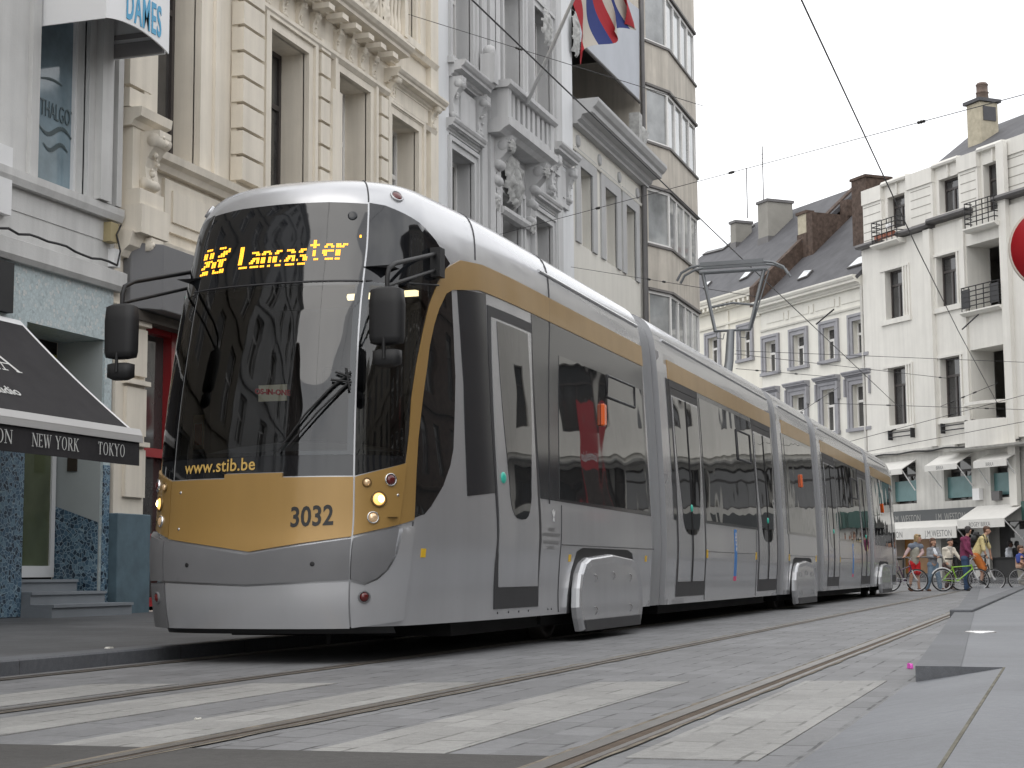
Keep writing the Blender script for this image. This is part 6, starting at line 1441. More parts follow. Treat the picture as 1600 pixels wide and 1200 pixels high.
# ------------------------------------------------------------------ bogie skirts
def bogie(yc, fn, ay, first=False, half=1.17):
    prof = [(-1., .30), (-.985, .47), (-.93, .60), (-.83, .70), (-.68, .745), (0., .785), (.68, .745), (.83, .70), (.93, .60), (.985, .47), (1., .30), (.97, .20), (.90, .085), (-.90, .085), (-.97, .20)]
    def ring(k, n, dz=0.):
        return [(TX+HW+n, yc+half*a*k, .43+(z-.43)*(1-(1-k)*2.4)) for a, z in prof]
    R = [ring(1., -.015), ring(1., .03), ring(.99, .058), ring(.975, .072), ring(.91, .056), ring(.90, .054)]
    n = len(prof); m = MB(); vs = sum(R, [])
    m.add(vs, [(i*n+j, i*n+(j+1) % n, (i+1)*n+(j+1) % n, (i+1)*n+j) for i in range(len(R)-1) for j in range(n)], False); m.add(R[-1], [tuple(range(n))])
    cov = m.build('bogie_cover', M_SIL, tram, weld=True)
    m = MB(); m.box((TX+HW+.02, yc-half*.86, .087), (TX+HW+.08, yc+half*.86, .185)); m.build('skirt_rubber', M_FRAME, cov)
    for dy, z in ((-.55, .565), (0, .585), (.55, .565), (-.55, .27), (.55, .27)):
        m = MB(); X = TX+HW+.058; m.tube([(X, yc+half*dy*1.0, z+.03), (X+.016, yc+half*dy+.01, z+.01), (X+.018, yc+half*dy+.015, z-.02), (X, yc+half*dy+.02, z-.04)], .009, 6); m.build('clip', M_CHROME, cov)
    # black panel on the side, in place of the shaded arch opening
    A = [(-1.05, .25), (-1.04, .42), (-.99, .62), (-.86, .80), (-.70, .835), (.70, .835), (.86, .80), (.99, .62), (1.04, .40), (1.04, .25)]
    panel('wheel_arch_shade', [(ay(yc+half*a, z), V(z)) for a, z in A], M_BLACK, tram, fn=fn, off=.004, rim=.004, ds=.3, dv=.1)
    for sg in (1, -1):
        for dy in (-.92, .92):
            m = MB(); m.lathe((TX+sg*.78, yc+dy, .32), (sg, 0, 0), [(.10, -.07), (.31, -.07), (.335, -.06), (.31, -.05), (.31, .055), (.25, .06), (.24, .03), (.1, .04), (.1, .08)], 24); m.build('wheel', M_TYRE, tram)
    m = MB(); m.box((TX-.95, yc-1.5, .16), (TX+.95, yc+1.5, .52)); m.build('bogie_frame', M_UNDER_SHADE, tram)
ay_m = lambda y, z: y
bogie(15.55, P_cab, lambda y, z: cab_s(y, z)); bogie(28.15, P_R, ay_m)
def ay_r(y, z): return -cab_s(YSUM-y, z)
bogie(41.2, P_rear, ay_r, half=1.2)
mb = MB()
for a, b in ((TIP+1.5, Y1E-.2), (Y2S+.1, Y2E-.1), (Y3S+.1, Y3E-.1), (Y4S+.1, Y4E-.1), (Y5S+.2, YSUM-TIP-1.)):
    mb.box((TX-.92, a, .14), (TX+.92, b, .5))
mb.tube([(TX+.35, TIP+.55, .3), (TX+.35, TIP+.55, .12)], .02, 6)
mb.build('underframe', M_UNDER_SHADE, tram)

# ------------------------------------------------------------------ following cars
def mid_car(a, b, dlist, wins, lamp=None):
    o = lambda y, z: (y, V(z))
    panel('gold_stripe', [o(a+.16, 2.825), o(b, 2.825), o(b, 3.045), o(a+.16, 3.045)], M_GOLD, tram, fn=P_R, off=.006, ds=.5, dv=.08)
    panel('end_post', [o(a+.02, 1.2), o(a+.16, 1.2), o(a+.16, 2.82), o(a+.02, 2.82)], M_BORDER, tram, fn=P_R, off=.006, ds=.5, dv=.1)
    es = [a+.18]
    for d in dlist: es += [d[0]-.005, d[1]+.005]
    es.append(b-.0)
    for k in range(0, len(es), 2):
        if es[k+1]-es[k] < .05: continue
        panel('window_band', [o(es[k], 1.205), o(es[k+1], 1.205), o(es[k+1], 2.82), o(es[k], 2.82)], M_TDARK, tram, fn=P_R, off=.004, ds=.5, dv=.1)
    for d in dlist:
        make_door(P_R, ay_m, d[0], d[1], True)
        panel('door_header', [o(d[0], 2.735), o(d[1], 2.735), o(d[1], 2.82), o(d[0], 2.82)], M_FRAME, tram, fn=P_R, off=.009, ds=.5, dv=.1)
    for w0, w1 in wins:
        wi = panel('side_window', [o(w0, 1.24), o(w1, 1.24), o(w1, 2.76), o(w0, 2.76)], M_TGL, tram, fn=P_R, off=.0085, ds=.4, dv=.1)
        if dlist:
            c = w1-.75; panel('tilting_pane', [o(c-.45, 2.15), o(c+.55, 2.15), o(c+.55, 2.55), o(c-.45, 2.55)], M_TGL, wi, fn=P_R, off=.014, rim=.008, ds=.4, dv=.1)
            m = MB(); strip(m, P_R, [o(c-.45, 2.15), o(c+.55, 2.15), o(c+.55, 2.55), o(c-.45, 2.55), o(c-.45, 2.15)], .018); m.build('window_frame', M_FRAME, wi)
    if lamp: side_lamp(P_R, lamp, 2.13, tram)
d2 = [(18.66, 20.2), (23.95, 25.55)]
mid_car(Y2S, Y2E, d2, [(20.3, 23.85)]); mid_car(Y3S, Y3E, [], [(26.85, 29.8)], 28.35)
mid_car(Y4S, Y4E, [(31.35, 32.95), (36.75, 38.35)], [(33.05, 36.65)])
o5 = lambda y, z: (ay_r(y, z), V(z))
panel('gold_stripe', [o5(Y5S+.16, 2.825), o5(45.4, 2.825), o5(45.4, 3.045), o5(Y5S+.16, 3.045)], M_GOLD, tram, fn=P_rear, off=.006, ds=.3, dv=.08)
panel('end_post', [o5(Y5S+.02, 1.2), o5(Y5S+.16, 1.2), o5(Y5S+.16, 2.82), o5(Y5S+.02, 2.82)], M_BORDER, tram, fn=P_rear, off=.006, ds=.5, dv=.1)
panel('window_band', [o5(Y5S+.18, 1.205), o5(45.3, 1.205), o5(45.1, 2.82), o5(Y5S+.18, 2.82)], M_TGL, tram, fn=P_rear, off=.004, ds=.3, dv=.1)
side_lamp(P_rear, ay_r(41.6, 2.1), 2.13, tram)
make_door(P_rear, ay_r, YSUM-yDR, YSUM-yDL, False, btn=False)
for y, z in ((20.32, .83), (23.75, .83), (33.05, .83), (26.75, .83), (29.75, .83)): sticker(P_R, y, z, .10, .10, M_YEL, 'reflector')
for y in (22.2, 35.2):
    b = sticker(P_R, y, .86, .16, .62, M_BLUE, 'advert_sticker'); sticker(P_R, y, .52, .18, .06, M_PINK, 'advert_sticker')
    m = MB(); Vt, F = text_mesh('stib', .17, .004, 0, 'LEFT'); m.add([P_R(y+.055-yy, V(.86+.02)+xx-.0, .006) for xx, yy, zz in Vt], F); m.build('lettering', M_WHITE, b, recalc=False)
# bellows: ribs between the cars, with smooth grey end frames
def bellows(a, b, n):
    m = MB(); vs = []; ys = np.linspace(a-.02, b+.02, n*4+1); nv = 40
    for i, y in enumerate(ys):
        k = (.965, .925, .92, .925)[i % 4]
        for j in range(nv*2+1):
            v = VMAX*(j/nv if j <= nv else 2-j/nv); p = P_R(y, v); sg = 1 if j <= nv else -1
            vs.append((TX+sg*(p[0]-TX)*k, y, .25+(p[2]-.25)*(.985 if k > .95 else .97)))
    w_ = nv*2+1; m.add(vs, [(i*w_+j, i*w_+j+1, (i+1)*w_+j+1, (i+1)*w_+j) for i in range(len(ys)-1) for j in range(w_-1)], True)
    return m.build('bellows', M_BELL, tram, recalc=False)
for a, b in ((Y1E, Y2S), (Y2E, Y3S), (Y3E, Y4S), (Y4E, Y5S)):
    bl_ = bellows(a+.02, b-.34, 5)
    m = MB(); grid_shell(m, P_R, b-.36, b+.0, 2); grid_shell(m, lambda y, v, o=0.: P_mid(-1)(y, v), b-.36, b+.0, 2); end_cap(m, b-.36); m.build('end_frame', M_SIL, tram, weld=True)
# roof ridge rail along the shoulder
m = MB()
for a, b in ((Y1E-3.6, Y1E-.05), (Y2S+.05, Y2E-.05), (Y3S+.05, Y3E-.05), (Y4S+.05, Y4E-.05), (Y5S+.05, YSUM-TIP-3.2)):
    m.tube([P_R(y, V(3.26), .004) for y in np.linspace(a, b, 6)], .016, 6)
m.build('roof_rail', M_SIL, tram)
# pantograph
PY = 28.4; M_PAN = pmat('pantograph_steel', (.17, .18, .19), .45, .4, var=.15)
m = MB(); m.tube([(TX-.05, PY-.6, 3.6), (TX-.02, PY-.25, 4.2), (TX-.02, PY-.05, 4.75)], [.09, .08, .07], 8); m.box((TX-.5, PY-1.2, 3.55), (TX+.5, PY-.2, 3.72))
pan = m.build('pantograph', M_PAN, tram)
m = MB(); m.tube([(TX-.54, PY+.2, 5.84), (TX-.30, PY, 4.78), (TX+.30, PY, 4.78), (TX+.54, PY+.2, 5.84)], .034, 8); m.tube([(TX-.40, PY+.1, 5.22), (TX, PY+.1, 5.28), (TX+.40, PY+.1, 5.22)], .022, 6)
m.tube([(TX+.62, PY+.25, 5.84), (TX+.33, PY+.05, 4.82)], .014, 6)
for x in (-.2, .2): m.tube([(TX+x-.08, PY-.02, 4.75), (TX+x-.06, PY-.04, 4.65), (TX+x+.04, PY-.04, 4.63), (TX+x+.06, PY-.02, 4.73)], .010, 6)
m.build('pantograph_arm', M_PAN, pan)
m = MB()
for dy in (-.14, .14):
    m.tube([(TX-.98, PY+.2+dy, 5.72), (TX-.9, PY+.2+dy, 5.86), (TX-.72, PY+.2+dy, 5.95), (TX-.36, PY+.2+dy, 6.0), (TX+.36, PY+.2+dy, 6.0), (TX+.72, PY+.2+dy, 5.95), (TX+.9, PY+.2+dy, 5.86), (TX+.98, PY+.2+dy, 5.72)], .024, 6)
m.box((TX-.56, PY+.03, 5.95), (TX+.56, PY+.09, 6.02)); m.box((TX-.56, PY+.31, 5.95), (TX+.56, PY+.37, 6.02)); m.tube([(TX-.6, PY+.2, 5.86), (TX+.6, PY+.2, 5.86)], .034, 6)
m.build('contact_shoe', M_PAN, pan)
# ------------------------------------------------------------------ people and bicycles beyond the end of the tram
DEP = 49.; MPX = DEP/FPX
RX = Vector((math.cos(YAW), math.sin(YAW), 0)); FY = Vector((-math.sin(YAW), math.cos(YAW), 0))
def ground_at(px, dep=DEP):
    d = CF*FPX+CR*(px-800)-CU*(921-600); p = Vector(EYE)+Vector(d)*(dep/FPX); return Vector((p.x, p.y, 0.))
class Fig:
    """pose given in a side view: x to the right, h up (both from photo measurements), y away"""
    def __init__(s, px, dep=DEP, z=0., base=921): s.o = ground_at(px, dep); s.o.z = z; s.px = px; s.k = dep/FPX; s.b = base
    def P(s, x, y, d=0.): return s.o+RX*((x-s.px)*s.k)+Vector((0, 0, (s.b-y)*s.k))+FY*d
def capsules(mb, segs):
    for a, b, r0, r1 in segs:
        a, b = Vector(a), Vector(b); d = (b-a); l = d.length
        if l < 1e-5: mb.ball(a, r0); continue
        n = d/l; pr = [(.0001, -r0)]+[(r0*math.cos(t), -r0*math.sin(t)) for t in (1.1, .7, .3)]+[(r0, 0), (r1, l)]+[(r1*math.cos(t), l+r1*math.sin(t)) for t in (.3, .7, 1.1)]+[(.0001, l+r1)]
        mb.lathe(a, n, pr, 10)
def melt(name, segs, mat, parent, vox=.012, smooth=4, extra=None):
    """one continuous surface grown round a set of tapered limbs"""
    mb = MB(); capsules(mb, segs)
    if extra: extra(mb)
    o = mb.build(name, mat, parent, recalc=True, weld=True)
    m = o.modifiers.new('r', 'REMESH'); m.mode = 'VOXEL'; m.voxel_size = vox; m.use_smooth_shade = True
    s_ = o.modifiers.new('s', 'SMOOTH'); s_.iterations = smooth; s_.factor = .5
    bpy.context.view_layer.update(); me = bpy.data.meshes.new_from_object(o.evaluated_get(bpy.context.evaluated_depsgraph_get())); old = o.data; o.modifiers.clear(); o.data = me; bpy.data.meshes.remove(old)
    if not me.materials: me.materials.append(mat)
    for p in me.polygons: p.use_smooth = True
    return o
M_SKIN = pmat('skin', (.50, .29, .20), .55, var=.08, vscale=9); M_SKIND = pmat('dark_skin', (.10, .05, .035), .5, var=.08)
def cloth(name, c): return pmat(name, c, .85, var=.22, vscale=9, bump=.35, bscale=22)
def person(label, F, j, skin, hair, hairstyle, clothes, shoes, extras=None, hr=.098, group=None):
    t = thing('person', label, 'person', F.o, group)
    J = {k: F.P(*v) for k, v in j.items()}
    fw = (J['nose']-J['head']); fw.z = 0; fw = fw.normalized() if fw.length > .01 else -FY
    sd = fw.cross(Vector((0, 0, 1))); hd = J['head']; up = Vector((0, 0, 1))
    S = [(J['neck'], hd+up*-.06, .052, .05), (hd+up*.03, hd+fw*.012+up*.0, hr*.86, hr*.84), (hd+fw*.03-up*.055, hd+fw*.035-up*.07, hr*.62, hr*.55),
         (hd+fw*(hr*.86)+up*.0, hd+fw*(hr*1.08)-up*.028, .012, .018), (hd+sd*hr*.84-up*.01, hd+sd*hr*.86-up*.03, .02, .016), (hd-sd*hr*.84-up*.01, hd-sd*hr*.86-up*.03, .02, .016),
         (J['neck'], J['chest'], .06, .12), (J['chest'], J['hip'], .125, .125), (J['shl'], J['shr'], .062, .062), (J['hipl'], J['hipr'], .10, .10)]
    for q in 'lr':
        S += [(J['sh'+q], J['el'+q], .050, .040), (J['el'+q], J['wr'+q], .040, .027), (J['hip'+q], J['kn'+q], .088, .056), (J['kn'+q], J['an'+q], .056, .036), (J['an'+q], J['to'+q], .036, .030)]
        w_ = J['wr'+q]; d = (w_-J['el'+q]).normalized(); a = d.cross(up); a = a.normalized() if a.length > .1 else RX; b = d.cross(a)
        S.append((w_, w_+d*.065, .026, .034))
        for i, l in enumerate((.055, .068, .072, .06)):
            r = w_+d*.07+a*(-.028+.019*i); m = r+d*l*.55-b*.006; S += [(r, m, .0095, .009), (m, m+d*l*.2-b*l*.45, .009, .008)]
        r = w_+d*.025-a*.032; S += [(r, r+d*.035-a*.018, .011, .010), (r+d*.035-a*.018, r+d*.06-a*.012-b*.01, .010, .009)]
    body = melt('body', S, skin, t, .0115, 3)
    eye = MB()
    for s_ in (1, -1): eye.ball(hd+fw*hr*.88+sd*s_*.034+up*.012, .011)
    eye.build('eyes', M_BLACK, t); mo = MB(); mo.ball(hd+fw*hr*.93-up*.058, .02, (1, 1, .35)); mo.build('mouth', pmat('lips', (.30, .10, .09), .5) if 'lips' not in bpy.data.materials else bpy.data.materials['lips'], t)
    H = [(hd+up*.045-fw*.02, hd+up*.05-fw*.035, hr*.93, hr*.92), (hd+up*.0-fw*.05, hd-up*.03-fw*.055, hr*.74, hr*.6), (hd+up*.07+fw*.04, hd+up*.06+fw*.03+sd*.03, hr*.55, hr*.5)]
    if hairstyle == 'long':
        for s_ in (1, -1): H += [(hd+sd*s_*.065+up*.02-fw*.02, hd+sd*s_*.085-up*.17-fw*.03, .045, .032)]
        H += [(hd-fw*.06, hd-fw*.09-up*.2, .07, .05)]
    elif hairstyle == 'bob':
        for s_ in (1, -1): H += [(hd+sd*s_*.07+up*.03, hd+sd*s_*.085-up*.08-fw*.01, .045, .035)]
        H += [(hd-fw*.05, hd-fw*.075-up*.10, .075, .06)]
    melt('hair', H, hair, t, .012, 2)
    for nm, mat, segs in clothes: melt(nm, [tuple([J[a] if isinstance(a, str) else a for a in sg[:2]])+tuple(sg[2:]) for sg in segs], mat, t, .013, 3)
    for q in 'lr': 
        d = (J['to'+q]-J['an'+q]); melt('shoe', [(J['an'+q]-up*.02, J['to'+q], .046, .042), (J['an'+q]-up*.03-d*.2, J['an'+q]-up*.03, .04, .04)], shoes, t, .012, 2)
    if extras: extras(t, J, fw, sd)
    return t
TORSO = lambda r=.02: [('neck', 'chest', .07, .12+r), ('chest', 'hip', .125+r, .115+r), ('shl', 'shr', .072+r*.4, .072+r*.4)]
ARMS = lambda full=True: [(a+q, b+q, r0, r1) for q in 'lr' for a, b, r0, r1 in ((('sh', 'el', .066, .054), ('el', 'wr', .054, .042)) if full else (('sh', 'el', .07, .066),))]
LEGS = lambda k=1.: [('hipl', 'hipr', .118, .118), ('hip', 'hipl', .12, .11)]+[(a+q, b+q, r0, r1) for q in 'lr' for a, b, r0, r1 in (('hip', 'kn', .105, .078), ('kn', 'an', .075, .065))]
def mid(J): return J
C_GREY, C_JEAN, C_RED, C_CREAM, C_MAR, C_DJEAN, C_YEL, C_ORG = cloth('grey_knit', (.24, .25, .27)), cloth('pale_denim', (.17, .24, .32)), cloth('red_cotton', (.55, .015, .02)), cloth('cream_wool', (.66, .62, .53)), cloth('maroon_wool', (.20, .035, .09)), cloth('blue_denim', (.045, .085, .17)), cloth('yellow_cotton', (.66, .56, .28)), cloth('orange_cotton', (.55, .17, .035))
C_SHAWL, C_BEIGE, C_BROWN, C_WHITE, C_DARK, C_BLUE = cloth('blue_grey_knit', (.17, .20, .25)), cloth('beige_cotton', (.34, .33, .28)), cloth('brown_cotton', (.12, .08, .075)), cloth('white_cotton', (.72, .75, .80)), cloth('charcoal_cloth', (.045, .045, .05)), cloth('royal_blue_cotton', (.05, .08, .33))
HB, HBR, HDK, HGR = pmat('blond_hair', (.36, .25, .12), .6, var=.3, vscale=30), pmat('brown_hair', (.10, .05, .03), .6, var=.3, vscale=30), pmat('black_hair', (.015, .012, .012), .5), pmat('greying_hair', (.06, .055, .055), .7, var=.3, vscale=30)
SH_D, SH_L, SH_B = pmat('dark_shoe', (.02, .02, .022), .5), pmat('pale_shoe', (.45, .42, .38), .6), pmat('brown_shoe', (.14, .06, .03), .5)
# 1 woman in red shorts pushing the first bicycle
F = Fig(1432)
j = dict(head=(1437, 838.5), nose=(1441, 839.5, -.05), neck=(1433, 848), chest=(1431.5, 857), hip=(1430, 875), shl=(1425, 851, -.06), shr=(1441, 851.5, .06), ell=(1418.5, 859, -.08), wrl=(1414.5, 864.5, -.12), elr=(1444, 861, .02), wrr=(1437, 866, -.1), hipl=(1427, 878), hipr=(1434, 878, .04), knl=(1425, 898, .0), anl=(1422, 916, .05), tol=(1425, 919.5, 0), knr=(1436, 898, .08), anr=(1437.5, 916, .1), tor=(1441, 919.5, .04))
def ex1(t, J, fw, sd):
    melt('shawl', [(J['shl'], J['shr'], .10, .10), (J['neck'], J['chest']-fw*.03, .085, .12), (J['chest']+fw*.1, J['hip']+fw*.09+Vector((0, 0, .16)), .045, .035)], C_SHAWL, t, .014, 3)
    mb = MB(); h = J['head']+Vector((0, 0, .085))+fw*.05
    for s_ in (1, -1): mb.ball(h+sd*s_*.035, .03, (1, 1, .7))
    mb.tube([h+sd*.08-fw*.07, h+sd*.06, h-sd*.06, h-sd*.08-fw*.07], .008, 6); mb.build('sunglasses', M_BLACK, t)
person('woman in red shorts with sunglasses on her blond hair, beside the tram end', F, j, M_SKIN, HB, 'bob',
       [('shirt', C_BEIGE, TORSO()), ('sleeves', pmat('pink_sleeve', (.50, .36, .35), .8) , ARMS()), ('shorts', C_RED, [('hipl', 'hipr', .122, .122), ('hip', 'hipl', .13, .12)]+[('hip'+q, F.P((j['hip'+q][0]+j['kn'+q][0])/2, 891, .02), .115, .10) for q in 'lr'])], SH_B, ex1)
# 2 woman with folded arms
F = Fig(1460)
j = dict(head=(1460.5, 844.5), nose=(1463, 845.5, -.09), neck=(1459.5, 853.5), chest=(1460, 863), hip=(1459, 878), shl=(1453, 856.5, -.04), shr=(1467, 856.5, .03), ell=(1450.5, 867, -.10), wrl=(1461, 868, -.20), elr=(1471, 867, -.08), wrr=(1462, 866, -.22), hipl=(1456, 880), hipr=(1462.5, 880, .03), knl=(1454, 899, -.02), anl=(1449, 916.5, .05), tol=(1453, 919.5, 0), knr=(1466.5, 898, -.02), anr=(1469, 916, -.03), tor=(1474, 918.5, -.06))
def ex2(t, J, fw, sd): melt('top', [(J['neck']+fw*.06-Vector((0, 0, .05)), J['chest']+fw*.11, .05, .06)], C_WHITE, t, .012, 2)
person('woman in a grey cardigan and pale jeans with folded arms, between the two bicycles', F, j, M_SKIN, HBR, 'long', [('cardigan', C_GREY, TORSO(.01)+ARMS()), ('jeans', C_JEAN, LEGS())], SH_B, ex2)
# 3 woman in cream jacket on the far side of the green bicycle
F = Fig(1485, DEP+.9)
j = dict(head=(1487.5, 845.5), nose=(1489, 846.5, -.1), neck=(1485.5, 854.5), chest=(1484.5, 863), hip=(1482, 880), shl=(1477.5, 857, -.03), shr=(1492, 857, .03), ell=(1475.5, 867, -.05), wrl=(1478, 876, -.15), elr=(1496, 865, -.08), wrr=(1499, 871, -.2), hipl=(1479.5, 881), hipr=(1486, 881, .04), knl=(1482, 899, -.1), anl=(1479, 914, -.02), tol=(1483, 917.5, -.05), knr=(1491, 898, .05), anr=(1489, 915.5, .1), tor=(1493, 918, .05))
def ex3(t, J, fw, sd): melt('scarf', [(J['neck']+sd*.05, J['neck']-sd*.05, .07, .07), (J['neck']+fw*.07, J['chest']+fw*.12, .055, .03)], cloth('grey_scarf', (.50, .47, .42)), t, .013, 2)
person('dark haired woman in a cream jacket and scarf behind the green bicycle', F, j, M_SKIN, HDK, 'short', [('jacket', C_CREAM, TORSO(.02)+ARMS()), ('trousers', C_BROWN, LEGS())], SH_L, ex3)
# 4 man in maroon sweater
F = Fig(1513, DEP-.1)
j = dict(head=(1516.5, 826.5), nose=(1521, 827, .07), neck=(1513.5, 837.5), chest=(1511, 848), hip=(1509, 868), shl=(1505.5, 840.5, -.12), shr=(1517, 840.5, .12), ell=(1509, 856, -.2), wrl=(1518, 864, -.22), elr=(1520, 855, .2), wrr=(1524, 865, .18), hipl=(1507.5, 871, -.08), hipr=(1512, 871, .08), knl=(1508.5, 895, -.09), anl=(1508.5, 916.5, -.08), tol=(1514.5, 919.5, -.1), knr=(1513.5, 895, .09), anr=(1513, 916, .08), tor=(1519, 919, .1))
person('man in a maroon sweater and blue jeans standing with his hands on the green bicycle', F, j, M_SKIN, HGR, 'short', [('sweater', C_MAR, TORSO(.03)+ARMS()), ('jeans', C_DJEAN, LEGS())], SH_D)
# 5 cyclist in yellow
F = Fig(1540, DEP+.5)
j = dict(head=(1546, 827), nose=(1550.5, 829.5, -.05), neck=(1540.5, 836), chest=(1536.5, 845), hip=(1526, 865), shl=(1534, 840.5, -.17), shr=(1545, 840, .17), ell=(1536, 857, -.24), wrl=(1539, 866, -.26), elr=(1551, 853, .2), wrr=(1553.5, 867, .22), hipl=(1525.5, 868, -.09), hipr=(1529, 868, .09), knl=(1534.5, 887, -.12), anl=(1532, 905, -.1), tol=(1537, 909.5, -.1), knr=(1540, 885, .12), anr=(1538, 903, .1), tor=(1543, 908, .1))
def ex5(t, J, fw, sd):
    c = J['chest']-fw*.20+Vector((0, 0, .08)); melt('backpack', [(c+Vector((0, 0, .14))+fw*.05, c-Vector((0, 0, .14))-fw*.06, .105, .12), (c+sd*.06, c-sd*.06, .12, .12)], M_BLACK, t, .015, 3)
    mb = MB()
    for s_ in (1, -1): mb.tube([J['chest']-fw*.1+sd*s_*.12+Vector((0, 0, .2)), J['neck']+sd*s_*.11+fw*.02+Vector((0, 0, .03)), J['chest']+fw*.15+sd*s_*.13, J['chest']+sd*s_*.19-Vector((0, 0, .12))], .022, 6)
    mb.build('backpack_strap', M_BLACK, t)
    mb = MB(); mb.lathe(J['wrl']-(J['wrl']-J['ell']).normalized()*.02, J['wrl']-J['ell'], [(.034, 0), (.036, .015), (.034, .03)], 10); mb.build('watch', M_BLACK, t)
person('cyclist in a yellow T-shirt and orange shorts leaning on his handlebars', F, j, M_SKIN, HBR, 'short', [('tshirt', C_YEL, TORSO(.025)+ARMS(False)), ('shorts', C_ORG, [('hipl', 'hipr', .125, .125), ('hip', 'hipl', .13, .12)]+[('hip'+q, 'kn'+q, .125, .11) for q in 'lr'])], SH_D, ex5)
# 6 man on the far pavement, 7 child at the edge
F = Fig(1579, 63., .2, 904)
j = dict(head=(1581.5, 847), nose=(1584.5, 847.5, -.02), neck=(1579.5, 853.5), chest=(1578.5, 861), hip=(1579, 873), shl=(1575.5, 855.5, -.1), shr=(1582.5, 855.5, .1), ell=(1574.5, 863, -.16), wrl=(1579, 867, -.2), elr=(1584, 863, .14), wrr=(1585, 869, .1), hipl=(1578, 875, -.08), hipr=(1581, 875, .08), knl=(1578, 888.5, -.08), anl=(1577, 900.5, -.08), tol=(1580, 902.5, -.09), knr=(1580.5, 888.5, .08), anr=(1579.5, 900.5, .08), tor=(1583, 902.5, .1))
person('man in a white shirt and charcoal trousers on the far pavement', F, j, M_SKIND, HDK, 'short', [('shirt', C_WHITE, TORSO(.02)+ARMS()), ('trousers', C_DARK, LEGS())], SH_D)
F = Fig(1596, DEP+1.5)
j = dict(head=(1597.5, 857.5), nose=(1600.5, 858.5, -.04), neck=(1596, 866), chest=(1595, 872), hip=(1594.5, 884), shl=(1591, 868.5, -.09), shr=(1600, 868.5, .09), ell=(1591, 876, -.12), wrl=(1597, 879, -.16), elr=(1603, 875, .1), wrr=(1606, 880, .05), hipl=(1593, 885, -.07), hipr=(1597, 885, .07), knl=(1594, 897, -.07), anl=(1593.5, 908, -.07), tol=(1597, 911, -.08), knr=(1600, 896, .07), anr=(1598.5, 908, .07), tor=(1602, 911, .08))
person('child in a royal blue shirt and beige trousers at the right edge', F, j, M_SKIN, HBR, 'short', [('shirt', C_BLUE, TORSO(-.01)+ARMS(False)), ('trousers', C_BEIGE, [('hipl', 'hipr', .1, .1)]+[(a+q, b+q, r0, r1) for q in 'lr' for a, b, r0, r1 in (('hip', 'kn', .09, .07), ('kn', 'an', .068, .055))])], SH_L, hr=.09)

